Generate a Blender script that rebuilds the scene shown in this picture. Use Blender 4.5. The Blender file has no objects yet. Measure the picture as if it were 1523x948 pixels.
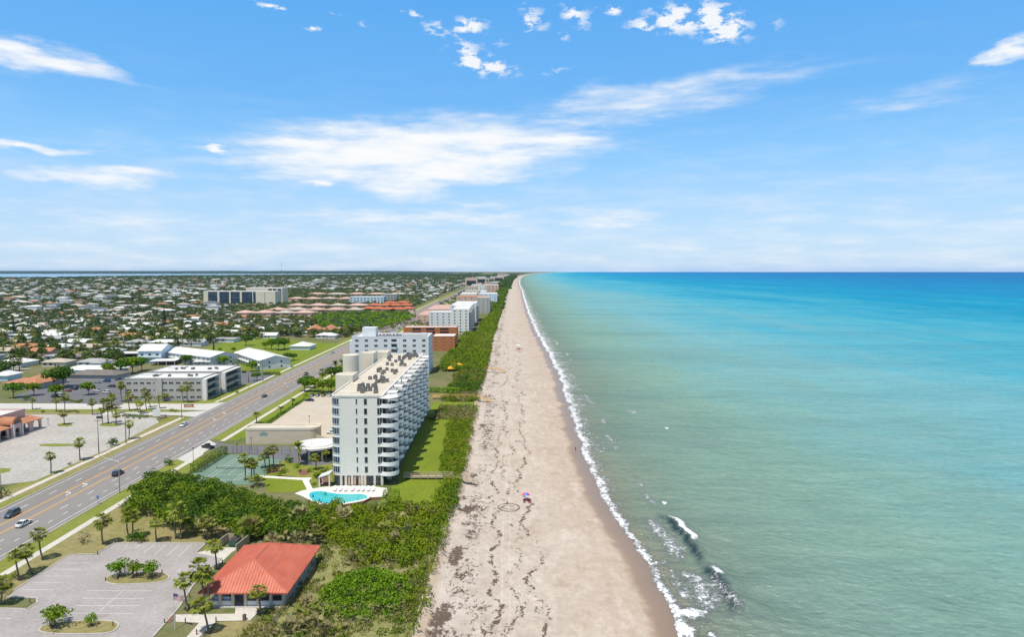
import bpy, math, random
import numpy as np
from mathutils import Vector, Matrix
R = math.radians
random.seed(7)
RNG = np.random.default_rng(7)
sc = bpy.context.scene
COL = sc.collection

# ------------------------------------------------------------------ camera geometry (metres, camera 65 m up, looking along +Y)
CAM_H = 65.0
FPX = 1016.0
HORIZON = 402.0
TH = math.atan((474 - HORIZON) / FPX)
CT, ST = math.cos(TH), math.sin(TH)

def g(px, py, z=0.0):
    """point of the plane at height z that lies on the line of sight (px, py) of the photograph"""
    u, v = (px - 761.5) / FPX, (py - 474.0) / FPX
    k = (CAM_H - z) / (ST + v * CT)
    return (u * k, (CT - v * ST) * k)

def gz(px, py, Y):
    """x and height of what is seen at (px, py) when it stands at distance Y"""
    u, v = (px - 761.5) / FPX, (py - 474.0) / FPX
    k = Y / (CT - v * ST)
    return (u * k, CAM_H - k * (ST + v * CT))

def skydir(px, py):
    u, v = (px - 761.5) / FPX, (py - 474.0) / FPX
    x, y, z = u, CT - v * ST, -(ST + v * CT)
    n = math.sqrt(x * x + y * y + z * z)
    return math.atan2(x, y), math.asin(z / n)

# ------------------------------------------------------------------ mesh builder
class MB:
    def __init__(s):
        s.v = []; s.f = []; s.m = []
    def add(s, vs, fs, m=0):
        o = len(s.v)
        s.v += [tuple(p) for p in vs]
        for f in fs:
            s.f.append(tuple(i + o for i in f)); s.m.append(m)
        return s
    def box(s, x0, x1, y0, y1, z0, z1, m=0):
        return s.add([(x0, y0, z0), (x1, y0, z0), (x1, y1, z0), (x0, y1, z0), (x0, y0, z1), (x1, y0, z1), (x1, y1, z1), (x0, y1, z1)],
                     [(0, 3, 2, 1), (4, 5, 6, 7), (0, 1, 5, 4), (1, 2, 6, 5), (2, 3, 7, 6), (3, 0, 4, 7)], m)
    def obox(s, c, h, rz=0.0, m=0, rx=0.0, ry=0.0):
        mt = Matrix.Translation(c) @ Matrix.Rotation(rz, 4, 'Z') @ Matrix.Rotation(ry, 4, 'Y') @ Matrix.Rotation(rx, 4, 'X')
        vs = [mt @ Vector((a * h[0], b * h[1], d * h[2])) for d in (-1, 1) for a, b in ((-1, -1), (1, -1), (1, 1), (-1, 1))]
        return s.add(vs, [(0, 3, 2, 1), (4, 5, 6, 7), (0, 1, 5, 4), (1, 2, 6, 5), (2, 3, 7, 6), (3, 0, 4, 7)], m)
    def prism(s, poly, z0, z1, m=0, mt=None, bottom=True):
        a = sum(poly[i][0] * poly[(i + 1) % len(poly)][1] - poly[(i + 1) % len(poly)][0] * poly[i][1] for i in range(len(poly)))
        if a < 0: poly = poly[::-1]
        n = len(poly)
        vs = [(p[0], p[1], z0) for p in poly] + [(p[0], p[1], z1) for p in poly]
        s.add(vs, [(i, (i + 1) % n, n + (i + 1) % n, n + i) for i in range(n)], m)
        s.add(vs[n:], [tuple(range(n))], m if mt is None else mt)
        if bottom: s.add(vs[:n], [tuple(reversed(range(n)))], m)
        return s
    def sheet(s, poly, z, m=0):
        a = sum(poly[i][0] * poly[(i + 1) % len(poly)][1] - poly[(i + 1) % len(poly)][0] * poly[i][1] for i in range(len(poly)))
        if a < 0: poly = poly[::-1]
        return s.add([(p[0], p[1], z) for p in poly], [tuple(range(len(poly)))], m)
    def tube(s, p0, p1, r0, r1=None, n=8, m=0, cap=True):
        r1 = r0 if r1 is None else r1
        p0, p1 = Vector(p0), Vector(p1)
        d = (p1 - p0).normalized()
        a = d.cross(Vector((0, 0, 1)) if abs(d.z) < .95 else Vector((1, 0, 0))).normalized(); b = d.cross(a)
        vs = []
        for p, r in ((p0, r0), (p1, r1)):
            for i in range(n):
                t = 2 * math.pi * i / n
                vs.append(p + a * (r * math.cos(t)) + b * (r * math.sin(t)))
        fs = [(i, n + i, n + (i + 1) % n, (i + 1) % n) for i in range(n)]
        if cap: fs += [tuple(range(n)), tuple(reversed(range(n, 2 * n)))]
        return s.add(vs, fs, m)
    def path(s, pts, rs, n=8, m=0):
        for i in range(len(pts) - 1):
            s.tube(pts[i], pts[i + 1], rs[i], rs[i + 1], n, m, cap=(i in (0, len(pts) - 2)))
        return s
    def strip(s, line, w, z, m=0):
        """ribbon along a polyline, w wide"""
        L, Rr = [], []
        for i, p in enumerate(line):
            a = line[max(i - 1, 0)]; b = line[min(i + 1, len(line) - 1)]
            dx, dy = b[0] - a[0], b[1] - a[1]; n = math.hypot(dx, dy) or 1
            L.append((p[0] - dy / n * w / 2, p[1] + dx / n * w / 2)); Rr.append((p[0] + dy / n * w / 2, p[1] - dx / n * w / 2))
        for i in range(len(line) - 1):
            s.add([(Rr[i][0], Rr[i][1], z), (Rr[i + 1][0], Rr[i + 1][1], z), (L[i + 1][0], L[i + 1][1], z), (L[i][0], L[i][1], z)], [(0, 1, 2, 3)], m)
        return s
    def kerb(s, line, w, z0, z1, m=0):
        for i in range(len(line) - 1):
            a, b = line[i], line[i + 1]
            dx, dy = b[0] - a[0], b[1] - a[1]; n = math.hypot(dx, dy) or 1
            ox, oy = -dy / n * w / 2, dx / n * w / 2
            s.prism([(a[0] - ox, a[1] - oy), (b[0] - ox, b[1] - oy), (b[0] + ox, b[1] + oy), (a[0] + ox, a[1] + oy)], z0, z1, m)
        return s
    def build(s, name, mats, parent=None, loc=None, rz=0.0, smooth=False):
        me = bpy.data.meshes.new(name)
        me.from_pydata(s.v, [], s.f)
        mats = mats if isinstance(mats, (list, tuple)) else [mats]
        for m in mats: me.materials.append(m)
        if any(s.m): me.polygons.foreach_set('material_index', s.m)
        if smooth: me.polygons.foreach_set('use_smooth', [True] * len(s.f))
        me.update()
        return link(name, me, parent, loc, rz)

def link(name, me, parent=None, loc=None, rz=0.0):
    o = bpy.data.objects.new(name, me); COL.objects.link(o)
    if parent is not None: o.parent = parent
    if loc is not None: o.location = loc
    if rz: o.rotation_euler = (0, 0, rz)
    return o

def quads(name, V, mats, parent=None, midx=None, loc=None, smooth=False):
    """V: (n, 4, 3) array of separate quads -> one mesh object"""
    n = len(V)
    me = bpy.data.meshes.new(name)
    me.vertices.add(n * 4); me.loops.add(n * 4); me.polygons.add(n)
    me.vertices.foreach_set('co', np.ascontiguousarray(V, dtype=np.float32).ravel())
    me.loops.foreach_set('vertex_index', np.arange(n * 4, dtype=np.int32))
    me.polygons.foreach_set('loop_start', np.arange(0, n * 4, 4, dtype=np.int32))
    mats = mats if isinstance(mats, (list, tuple)) else [mats]
    for m in mats: me.materials.append(m)
    if midx is not None: me.polygons.foreach_set('material_index', np.asarray(midx, dtype=np.int32))
    me.update(calc_edges=True)
    return link(name, me, parent, loc)

def grid_mesh(name, X, Y, Z, mats, attrs={}, smooth=True):
    nr, nc = X.shape
    me = bpy.data.meshes.new(name)
    idx = np.arange(nr * nc).reshape(nr, nc)
    F = np.stack([idx[:-1, :-1], idx[:-1, 1:], idx[1:, 1:], idx[1:, :-1]], -1).reshape(-1, 4)
    me.vertices.add(nr * nc); me.loops.add(F.size); me.polygons.add(len(F))
    me.vertices.foreach_set('co', np.stack([X, Y, Z], -1).astype(np.float32).ravel())
    me.loops.foreach_set('vertex_index', F.astype(np.int32).ravel())
    me.polygons.foreach_set('loop_start', np.arange(0, F.size, 4, dtype=np.int32))
    if smooth: me.polygons.foreach_set('use_smooth', np.ones(len(F), dtype=bool))
    for m in (mats if isinstance(mats, (list, tuple)) else [mats]): me.materials.append(m)
    me.update(calc_edges=True)
    for k, a in attrs.items():
        at = me.attributes.new(k, 'FLOAT', 'POINT'); at.data.foreach_set('value', a.astype(np.float32).ravel())
    return link(name, me)

def thing(name, label, cat, loc=(0, 0, 0), rz=0.0, group=None, scale=1.0):
    o = bpy.data.objects.new(name, None); COL.objects.link(o)
    o.location = loc; o.rotation_euler = (0, 0, rz); o.scale = (scale,) * 3 if not isinstance(scale, tuple) else scale
    o.empty_display_size = .3
    return tag(o, label, cat, group)

def tag(o, label, cat, group=None):
    o['label'] = label; o['category'] = cat
    if group: o['group'] = group
    return o

def kind(o, k, label=None):
    o['kind'] = k
    if label: o['label'] = label
    return o

KIDS = {}
def kids(o):
    return [c for c in o.children]

def dup(root, loc, rz=0.0, label=None, cat=None, group=None, scale=None, name=None):
    if root.name not in KIDS: KIDS[root.name] = [(c, kids(c)) for c in kids(root)]
    r = root.copy(); COL.objects.link(r); r.location = loc; r.rotation_euler = (0, 0, rz)
    if name: r.name = name
    if label: r['label'] = label
    if cat: r['category'] = cat
    if group: r['group'] = group
    if scale is not None: r.scale = (scale,) * 3 if not isinstance(scale, tuple) else scale
    for c, gs in KIDS[root.name]:
        d = c.copy(); COL.objects.link(d); d.parent = r
        for q in gs:
            e = q.copy(); COL.objects.link(e); e.parent = d
    return r

class Proto:
    """the first use places the prototype itself, later uses place copies"""
    def __init__(s, root): s.root = root; s.used = False
    def put(s, loc, rz=0.0, label=None, group=None, scale=None, cat=None):
        if not s.used:
            s.used = True; r = s.root
            KIDS[r.name] = [(c, kids(c)) for c in kids(r)]
            r.location = loc; r.rotation_euler = (0, 0, rz)
            if label: r['label'] = label
            if group: r['group'] = group
            if cat: r['category'] = cat
            if scale is not None: r.scale = (scale,) * 3 if not isinstance(scale, tuple) else scale
            return r
        return dup(s.root, loc, rz, label, cat, group, scale if scale is not None else 1.0)

# ------------------------------------------------------------------ numpy value noise
def vnoise(x, y, seed=0):
    xi, yi = np.floor(x).astype(np.int64), np.floor(y).astype(np.int64)
    fx, fy = x - xi, y - yi
    fx, fy = fx * fx * (3 - 2 * fx), fy * fy * (3 - 2 * fy)
    def h(a, b):
        n = (a * 374761393 + b * 668265263 + seed * 1442695041) & 0x7fffffff
        n = ((n ^ (n >> 13)) * 1274126177) & 0x7fffffff
        return ((n ^ (n >> 16)) & 0xffff) / 65535.0
    return (h(xi, yi) * (1 - fx) + h(xi + 1, yi) * fx) * (1 - fy) + (h(xi, yi + 1) * (1 - fx) + h(xi + 1, yi + 1) * fx) * fy
def fbm(x, y, seed=0, o=4):
    t, a, s = 0, .5, 0
    for i in range(o):
        t = t + a * vnoise(x * 2 ** i, y * 2 ** i, seed + i); s += a; a *= .5
    return t / s
def sstep(a, b, x):
    t = np.clip((x - a) / (b - a), 0, 1); return t * t * (3 - 2 * t)

# ------------------------------------------------------------------ materials
class NT:
    def __init__(s, tree): s.t = tree; s.n = tree.nodes; s.l = tree.links
    def node(s, typ, **kw):
        n = s.n.new(typ)
        for k, v in kw.items():
            if k.startswith('i_'):
                key = k[2:]; key = int(key) if key.isdigit() else key
                s.set(n.inputs[key], v)
            else: setattr(n, k, v)
        return n
    def set(s, inp, v):
        if isinstance(v, bpy.types.NodeSocket): s.l.new(v, inp)
        else: inp.default_value = v
    def math(s, op, a, b=None, c=None, clamp=False):
        n = s.n.new('ShaderNodeMath'); n.operation = op; n.use_clamp = clamp
        s.set(n.inputs[0], a)
        if b is not None: s.set(n.inputs[1], b)
        if c is not None: s.set(n.inputs[2], c)
        return n.outputs[0]
    def vmath(s, op, a, b=None, out=0):
        n = s.n.new('ShaderNodeVectorMath'); n.operation = op
        s.set(n.inputs[0], a)
        if b is not None: s.set(n.inputs[1], b)
        return n.outputs[out]
    def noise(s, vec, scale, detail=3.0, rough=.55, out=0, dist=0.0):
        n = s.n.new('ShaderNodeTexNoise'); s.set(n.inputs['Scale'], scale); s.set(n.inputs['Detail'], detail); s.set(n.inputs['Roughness'], rough)
        n.inputs['Distortion'].default_value = dist
        if vec is not None: s.l.new(vec, n.inputs['Vector'])
        return n.outputs[out]
    def map(s, v, a, b, c=0.0, d=1.0, smooth=False):
        n = s.n.new('ShaderNodeMapRange'); s.set(n.inputs[0], v)
        if smooth: n.interpolation_type = 'SMOOTHSTEP'
        for i, q in enumerate((a, b, c, d)): s.set(n.inputs[i + 1], q)
        return n.outputs[0]
    def mix(s, f, a, b, mode='MIX'):
        n = s.n.new('ShaderNodeMix'); n.data_type = 'RGBA'; n.blend_type = mode
        s.set(n.inputs[0], f); s.set(n.inputs[6], a if not isinstance(a, tuple) else rgba(a)); s.set(n.inputs[7], b if not isinstance(b, tuple) else rgba(b))
        return n.outputs[2]
    def ramp(s, f, stops, interp='LINEAR'):
        n = s.n.new('ShaderNodeValToRGB'); cr = n.color_ramp; cr.interpolation = interp
        while len(cr.elements) < len(stops): cr.elements.new(.5)
        for e, (p, c) in zip(cr.elements, stops): e.position = p; e.color = rgba(c)
        s.set(n.inputs[0], f); return n.outputs[0]
    def pos(s): return s.n.new('ShaderNodeNewGeometry').outputs['Position']
    def attr(s, k):
        n = s.n.new('ShaderNodeAttribute'); n.attribute_name = k; return n.outputs['Fac']
    def mapping(s, v, scale=(1, 1, 1), loc=(0, 0, 0), rot=(0, 0, 0), typ='POINT'):
        n = s.n.new('ShaderNodeMapping'); n.vector_type = typ; s.l.new(v, n.inputs[0])
        n.inputs['Scale'].default_value = scale; n.inputs['Location'].default_value = loc; n.inputs['Rotation'].default_value = rot
        return n.outputs[0]
    def bump(s, h, strength, dist=.1):
        n = s.n.new('ShaderNodeBump'); n.inputs['Strength'].default_value = strength; n.inputs['Distance'].default_value = dist
        s.l.new(h, n.inputs['Height']); return n.outputs[0]

def rgba(c): return (c[0], c[1], c[2], 1.0)

def newmat(name):
    m = bpy.data.materials.new(name); m.use_nodes = True
    nt = NT(m.node_tree); return m, nt, m.node_tree.nodes['Principled BSDF']

def M(name, col, rough=.8, var=.12, scale=.6, spec=.3, bump=0.0, metal=0.0, col2=None, detail=4.0, stretch=None, fine=0.0, object_random=0.0):
    m, t, b = newmat(name)
    p = t.pos()
    if stretch: p = t.mapping(p, stretch)
    n = t.noise(p, scale, detail)
    f = t.map(n, .3, .7)
    lo = tuple(c * (1 - var) for c in col); hi = tuple(min(1, c * (1 + var)) for c in col) if col2 is None else col2
    c = t.mix(f, lo, hi)
    if fine:
        n2 = t.noise(p, scale * 9, 2)
        c = t.mix(fine, c, t.mix(t.map(n2, .35, .65), (.35, .35, .35), (1, 1, 1)), 'MULTIPLY')
    if object_random:
        oi = t.node('ShaderNodeObjectInfo').outputs['Random']
        hs = t.node('ShaderNodeHueSaturation', i_Color=c); t.set(hs.inputs['Value'], t.map(oi, 0, 1, 1 - object_random, 1 + object_random)); c = hs.outputs[0]
    t.l.new(c, b.inputs['Base Color'])
    b.inputs['Roughness'].default_value = rough; b.inputs['Specular IOR Level'].default_value = spec; b.inputs['Metallic'].default_value = metal
    if bump: t.l.new(t.bump(t.noise(p, scale * 6, 4), bump), b.inputs['Normal'])
    return m

def leafmat(name, c1, c2, c3=None, trans=.17, rough=.55, patch=.12):
    """foliage: every leaf its own tone, crowns vary from tree to tree"""
    m, t, b = newmat(name)
    isl = t.node('ShaderNodeNewGeometry').outputs['Random Per Island']
    oi = t.node('ShaderNodeObjectInfo').outputs['Random']
    c = t.mix(isl, c1, c2)
    pn = t.map(t.noise(t.pos(), patch, 2), .35, .65)
    c = t.mix(t.math('MULTIPLY', pn, .55), c, c3 or tuple(x * 1.25 for x in c2))
    hs = t.node('ShaderNodeHueSaturation', i_Color=c)
    t.set(hs.inputs['Value'], t.map(oi, 0, 1, .8, 1.2)); t.set(hs.inputs['Hue'], t.map(oi, 0, 1, .49, .51))
    t.l.new(hs.outputs[0], b.inputs['Base Color'])
    b.inputs['Roughness'].default_value = rough; b.inputs['Specular IOR Level'].default_value = .12
    tr = t.node('ShaderNodeBsdfTranslucent', i_Color=t.mix(.5, hs.outputs[0], (.12, .2, .02)))
    mx = t.node('ShaderNodeMixShader'); mx.inputs[0].default_value = trans
    t.l.new(b.outputs[0], mx.inputs[1]); t.l.new(tr.outputs[0], mx.inputs[2])
    t.l.new(mx.outputs[0], t.n['Material Output'].inputs['Surface'])
    return m

def glassmat(name, col=(.02, .03, .035), rough=.08):
    m, t, b = newmat(name)
    n = t.map(t.noise(t.pos(), .35, 1), .35, .65)
    t.l.new(t.mix(n, col, tuple(c * 2.2 for c in col)), b.inputs['Base Color'])
    b.inputs['Roughness'].default_value = rough; b.inputs['Specular IOR Level'].default_value = .6
    return m

MT = {}
MT['stucco_white'] = M('stucco_white', (.72, .70, .65), .85, .05, .25, bump=.05)
MT['stucco_front'] = M('stucco_front', (.76, .715, .63), .9, .06, .5, stretch=(1, 1, 7), bump=.1)
MT['balcony_white'] = M('balcony_white', (.86, .83, .78), .8, .05, .4)
MT['cream'] = M('cream', (.66, .60, .48), .85, .05, .2)
MT['roof_cream'] = M('roof_cream', (.60, .54, .44), .9, .14, .22, fine=.25)
MT['beige'] = M('beige', (.56, .48, .36), .85, .06, .2, stretch=(1, 1, 4))
MT['bluewhite'] = M('bluewhite', (.66, .67, .68), .8, .05, .2)
MT['paleblue'] = M('paleblue', (.55, .66, .74), .8, .05, .2)
MT['grey_wall'] = M('grey_wall', (.42, .40, .37), .85, .06, .2)
MT['white_roof'] = M('white_roof', (.66, .66, .64), .8, .08, .15, fine=.15)
MT['grey_roof'] = M('grey_roof', (.38, .38, .38), .85, .1, .3, fine=.3)
MT['brown_roof'] = M('brown_roof', (.20, .18, .16), .9, .15, .3, fine=.4)
MT['tan_roof'] = M('tan_roof', (.50, .43, .36), .9, .12, .3, fine=.3)
MT['terracotta'] = M('terracotta', (.48, .22, .12), .85, .15, .4, fine=.4)
MT['pink_roof'] = M('pink_roof', (.60, .40, .33), .9, .12, .05, fine=.35)
MT['red_brown'] = M('red_brown', (.45, .13, .06), .8, .08, .3)
MT['orange_brick'] = M('orange_brick', (.50, .17, .055), .85, .1, .4, fine=.2)
MT['peach'] = M('peach', (.60, .42, .33), .85, .06, .3)
MT['plaza_pink'] = M('plaza_pink', (.58, .42, .38), .85, .05, .4)
MT['glass'] = glassmat('window_glass')
MT['glass_blue'] = glassmat('window_glass_blue', (.018, .035, .06), .06)
MT['glass_teal'] = glassmat('balcony_shade_glass', (.03, .07, .075), .2)
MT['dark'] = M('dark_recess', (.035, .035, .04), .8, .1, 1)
MT['frame'] = M('window_frame', (.62, .63, .62), .5, .03, 1)
MT['dark_metal'] = M('dark_metal', (.06, .055, .055), .5, .1, 3)
MT['grey_metal'] = M('grey_metal', (.34, .35, .36), .4, .05, 2, metal=.3)
MT['unit_grey'] = M('air_conditioner_grey', (.17, .165, .16), .6, .25, 1.5)
MT['wood_pole'] = M('weathered_pole_wood', (.20, .17, .145), .9, .2, 2, stretch=(1, 1, .1))
MT['deck_wood'] = M('weathered_deck_wood', (.42, .34, .25), .9, .2, 1.5, stretch=(.3, 3, 1))
MT['yellow_wood'] = M('new_yellow_wood', (.62, .38, .12), .85, .15, 1.2)
MT['brown_wood'] = M('brown_wood', (.26, .15, .085), .9, .15, 1.2)
MT['fence_wood'] = M('fence_wood', (.46, .38, .26), .9, .15, 1.5, stretch=(3, 3, .3))
MT['trunk'] = M('palm_trunk', (.19, .15, .115), .95, .25, 2.5, stretch=(1, 1, 3))
MT['bark'] = M('bark', (.15, .12, .09), .95, .2, 3)
MT['concrete'] = M('concrete', (.50, .47, .43), .9, .10, .25, fine=.2)
MT['white_paint'] = M('white_marking_paint', (.72, .72, .70), .7, .12, .8)
MT['worn_paint'] = M('worn_marking_paint', (.60, .585, .57), .8, .12, .9)
MT['yellow_paint'] = M('yellow_marking_paint', (.66, .36, .035), .7, .12, .6)
MT['rubber'] = M('rubber', (.02, .02, .02), .8, .1, 5)
MT['chrome'] = M('rim_metal', (.45, .45, .46), .3, .05, 5, metal=.8)
MT['white_plastic'] = M('white_plastic', (.78, .78, .77), .5, .03, 3)
MT['canvas_yellow'] = M('yellow_canvas', (.78, .38, .03), .8, .08, 1)
MT['blue_sign'] = M('blue_sign_paint', (.03, .16, .42), .5, .05, 3)
MT['lens_red'] = M('red_lens', (.35, .01, .01), .2, .05, 3)
MT['lens_clear'] = M('clear_lens', (.7, .72, .75), .15, .05, 3)
L_DARK = MT['leaf_dark'] = leafmat('leaf_dark', (0.032, 0.087, 0.006), (0.080, 0.170, 0.012), (0.120, 0.228, 0.014))
L_MID = MT['leaf_mid'] = leafmat('leaf_mid', (0.066, 0.139, 0.005), (0.157, 0.264, 0.011), (0.230, 0.327, 0.014))
L_BRIGHT = MT['leaf_bright'] = leafmat('leaf_bright', (0.104, 0.196, 0.005), (0.201, 0.306, 0.008), (0.305, 0.362, 0.013))
L_OLIVE = MT['leaf_olive'] = leafmat('leaf_olive', (0.103, 0.140, 0.023), (0.207, 0.236, 0.041), (0.282, 0.289, 0.056))
L_GREY = MT['leaf_grey'] = leafmat('leaf_grey', (0.182, 0.174, 0.079), (0.345, 0.305, 0.147), (0.431, 0.363, 0.182))
L_PINE = MT['leaf_pine'] = leafmat('leaf_pine', (0.016, 0.034, 0.015), (0.034, 0.060, 0.024), trans=.1)
L_PALM = MT['leaf_palm'] = leafmat('leaf_palm', (0.105, 0.157, 0.019), (0.244, 0.275, 0.032), (0.350, 0.340, 0.048))
L_DRY = MT['leaf_dry'] = leafmat('leaf_dry', (0.182, 0.126, 0.054), (0.336, 0.245, 0.108), trans=.15)
L_GRASS = MT['leaf_grass'] = leafmat('leaf_grass', (.16, .19, .045), (.30, .29, .10), (.36, .33, .15))
L_FAR = MT['leaf_far'] = leafmat('leaf_far', (.034, .070, .030), (.078, .118, .045), (.11, .145, .06), trans=.15, patch=.02)

# ------------------------------------------------------------------ camera, sun, sky
cam = bpy.data.cameras.new('camera'); camo = bpy.data.objects.new('camera', cam); COL.objects.link(camo)
cam.sensor_width = 36.0; cam.lens = 36.0 * FPX / 1523.0; cam.clip_start = 1.0; cam.clip_end = 200000.0
camo.location = (0, 0, CAM_H); camo.rotation_euler = (math.pi / 2 - TH, 0, 0)
sc.camera = camo

SUN = Vector((-.185, -.31, .93)).normalized()
sl = bpy.data.lights.new('sun', 'SUN'); sl.energy = 4.7; sl.angle = R(.53); sl.color = (1.0, .94, .84)
so = bpy.data.objects.new('sun', sl); COL.objects.link(so); so.rotation_euler = SUN.to_track_quat('Z', 'Y').to_euler(); so.location = (0, 0, 300)

w = bpy.data.worlds.new('World'); sc.world = w; w.use_nodes = True
wt = NT(w.node_tree); bg = w.node_tree.nodes['Background']; bg.inputs['Strength'].default_value = .14
sky = wt.node('ShaderNodeTexSky'); sky.sky_type = 'NISHITA'; sky.sun_disc = False
sky.sun_elevation = math.asin(SUN.z); sky.sun_rotation = math.atan2(SUN.x, SUN.y); sky.altitude = 20; sky.air_density = 1.0; sky.dust_density = .6; sky.ozone_density = 1.6
hs = wt.node('ShaderNodeHueSaturation', i_Color=sky.outputs[0]); hs.inputs['Saturation'].default_value = 1.26; hs.inputs['Value'].default_value = 1.0
tc = wt.node('ShaderNodeTexCoord').outputs['Generated']
sp = wt.node('ShaderNodeSeparateXYZ', i_Vector=wt.vmath('NORMALIZE', tc))
az = wt.math('ARCTAN2', sp.outputs[0], sp.outputs[1]); el = wt.math('ARCSINE', sp.outputs[2])
P = wt.node('ShaderNodeCombineXYZ', i_X=az, i_Y=el).outputs[0]
# clouds live on the sky in azimuth and elevation; noise frays them into streaks
Pn = wt.mapping(P, (1, 3.2, 1))
d1 = wt.vmath('SUBTRACT', wt.noise(Pn, 7.0, 5, .6, out=1), (.5, .5, .5))
d2 = wt.vmath('MULTIPLY', d1, (.20, .06, 0))
Pd = wt.vmath('ADD', P, d2)
fine = wt.vmath('SUBTRACT', wt.noise(wt.mapping(P, (1, 1.6, 1)), 26.0, 4, .6, out=1), (.5, .5, .5))
Pf = wt.vmath('ADD', P, wt.vmath('MULTIPLY', fine, (.035, .02, 0)))
def blobs(lst, vec):
    acc = None
    for (px, py, w_, h_, rot, s) in lst:
        a, e = skydir(px, py)
        m = wt.mapping(vec, (w_ / FPX / 2, h_ / FPX / 2, 1), (a, e, 0), (0, 0, R(rot)), 'TEXTURE')
        v = wt.map(wt.vmath('LENGTH', m, out=1), 0.0, 1.0, s, 0.0, True)
        acc = v if acc is None else wt.math('MAXIMUM', acc, v)
    return acc
big = blobs([(620, 226, 900, 170, 2, 1.0), (470, 222, 420, 90, 4, .95), (600, 205, 420, 70, 3, .95), (800, 212, 420, 62, 5, .95), (600, 262, 340, 130, -6, .85), (465, 266, 120, 24, -12, .85),
             (140, 262, 300, 52, 0, .85), (70, 213, 220, 24, -5, .9), (308, 223, 66, 20, 0, .95), (15, 78, 300, 62, -10, .95), (120, 98, 300, 40, -14, .6),
             (1525, 74, 90, 42, 0, .9), (1450, 330, 280, 50, -3, .50), (960, 152, 860, 100, 8, .56), (640, 325, 1300, 90, 0, .58), (1240, 320, 500, 44, 0, .42), (140, 330, 900, 150, 0, .46), (1360, 148, 340, 70, 12, .34), (900, 325, 700, 100, 0, .55), (250, 240, 500, 100, 0, .36)], Pd)
small = blobs([(697, 42, 90, 50, 0, 1.0), (715, 92, 170, 50, -14, 1.05), (690, 75, 120, 60, -30, .8), (650, 45, 80, 40, -20, .7), (615, 20, 60, 18, -10, .7), (790, 30, 80, 60, -30, .75), (835, 55, 60, 24, 0, .6),
               (855, 22, 90, 44, -20, .9), (908, 12, 70, 22, 0, .95), (955, 38, 80, 40, -10, .85), (1010, 30, 150, 66, -12, 1.1), (1070, 34, 150, 80, -25, 1.15), (1090, 70, 60, 20, 0, .6),
               (405, 12, 66, 16, -8, .95), (461, 41, 36, 12, 0, .9), (545, 34, 60, 20, -10, .5), (740, 62, 90, 30, 10, .5), (820, 105, 120, 24, 0, .45), (1155, 30, 50, 40, 0, .4), (900, 92, 80, 18, 0, .35), (505, 20, 40, 12, 0, .4)], Pf)
st = wt.noise(wt.mapping(P, (1, 5.5, 1), rot=(0, 0, R(-3))), 9.0, 7, .62)
stm = wt.map(st, .30, .72)
pf = wt.map(wt.noise(wt.mapping(P, (1, 1.9, 1)), 42.0, 5, .6), .38, .66)
bigm = wt.map(wt.math('ADD', big, wt.math('MULTIPLY', wt.math('SUBTRACT', stm, .5), .62)), .02, 1.06, 0, 1, True)
bigm = wt.math('MULTIPLY', bigm, wt.map(big, .0, .34))
smm = wt.math('MULTIPLY', wt.map(small, .12, .8, 0, 1), wt.map(wt.math('ADD', pf, wt.math('MULTIPLY', small, .55)), .55, 1.05, 0.0, .92, True))
veil = wt.math('MULTIPLY', wt.map(el, .0, .19, .46, 0.0, True), wt.map(stm, 0, 1, .35, 1.15))
veil2 = wt.math('MULTIPLY', wt.map(st, .45, .8), wt.map(el, .32, .05, 0, .30, True))
cm = wt.math('MAXIMUM', wt.math('MAXIMUM', bigm, smm), 0.0)
cm = wt.math('MAXIMUM', cm, wt.math('ADD', veil, veil2), clamp=True)
ccol = wt.mix(wt.map(cm, .2, .9), (5.6, 6.1, 6.8), (6.9, 7.0, 7.1))
tint = wt.mix(1.0, hs.outputs[0], (.98, 1.36, 1.52), 'MULTIPLY')
band = wt.ramp(el, [(0.0, (.36, .49, .68)), (.035, (.335, .485, .68)), (.155, (.205, .425, .69)), (.235, (.125, .345, .66)), (.36, (.088, .305, .645))])
band = wt.vmath('MULTIPLY', band, (10, 10, 10))
tint = wt.mix(wt.map(el, .60, .36, 0, .85, True), tint, band)
tint = wt.mix(wt.map(el, .40, .70, 0, .8, True), tint, (2.05, 2.1, 2.15))  # unseen upper sky, greyed to keep the ambient light neutral and dim
skyc = wt.mix(cm, tint, ccol)
wt.l.new(skyc, bg.inputs['Color'])

sc.render.engine = 'CYCLES'
sc.view_settings.view_transform = 'Standard'; sc.view_settings.look = 'None'; sc.view_settings.gamma = 1.0; sc.view_settings.use_curve_mapping = False
sc.view_settings.exposure = 0.0
sc.cycles.use_denoising = True
sc.cycles.max_bounces = 6; sc.cycles.diffuse_bounces = 3; sc.cycles.glossy_bounces = 2; sc.cycles.transmission_bounces = 3; sc.cycles.volume_bounces = 1; sc.cycles.transparent_max_bounces = 8
sc.cycles.caustics_reflective = False; sc.cycles.caustics_refractive = False
# ------------------------------------------------------------------ coast lines
def coast(pxs, z, grow):
    pts = sorted([g(x, y, z)[::-1] for x, y in pxs])
    ys = np.array([p[0] for p in pts]); xs = np.array([p[1] for p in pts])
    def fn(Y):
        Y = np.asarray(Y, dtype=float)
        return np.interp(Y, ys, xs) + grow * np.maximum(0, Y - 2500) ** 2
    return fn
SEA_Z = -2.8
shore0 = coast([(1030, 990), (1008, 945), (990, 897), (962, 840), (930, 795), (903, 757), (884, 712), (866, 672), (853, 625), (843, 590), (828, 552), (810, 515), (797, 493), (787, 470), (782, 455), (778, 441), (776, 432)], SEA_Z, 3.5e-6)
veg0 = coast([(600, 1000), (622, 948), (636, 885), (648, 835), (656, 795), (672, 762), (684, 728), (694, 690), (702, 640), (708, 605), (716, 570), (724, 540), (731, 505), (737, 485), (744, 463), (750, 443), (754, 432)], -.5, 3.5e-6)
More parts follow.
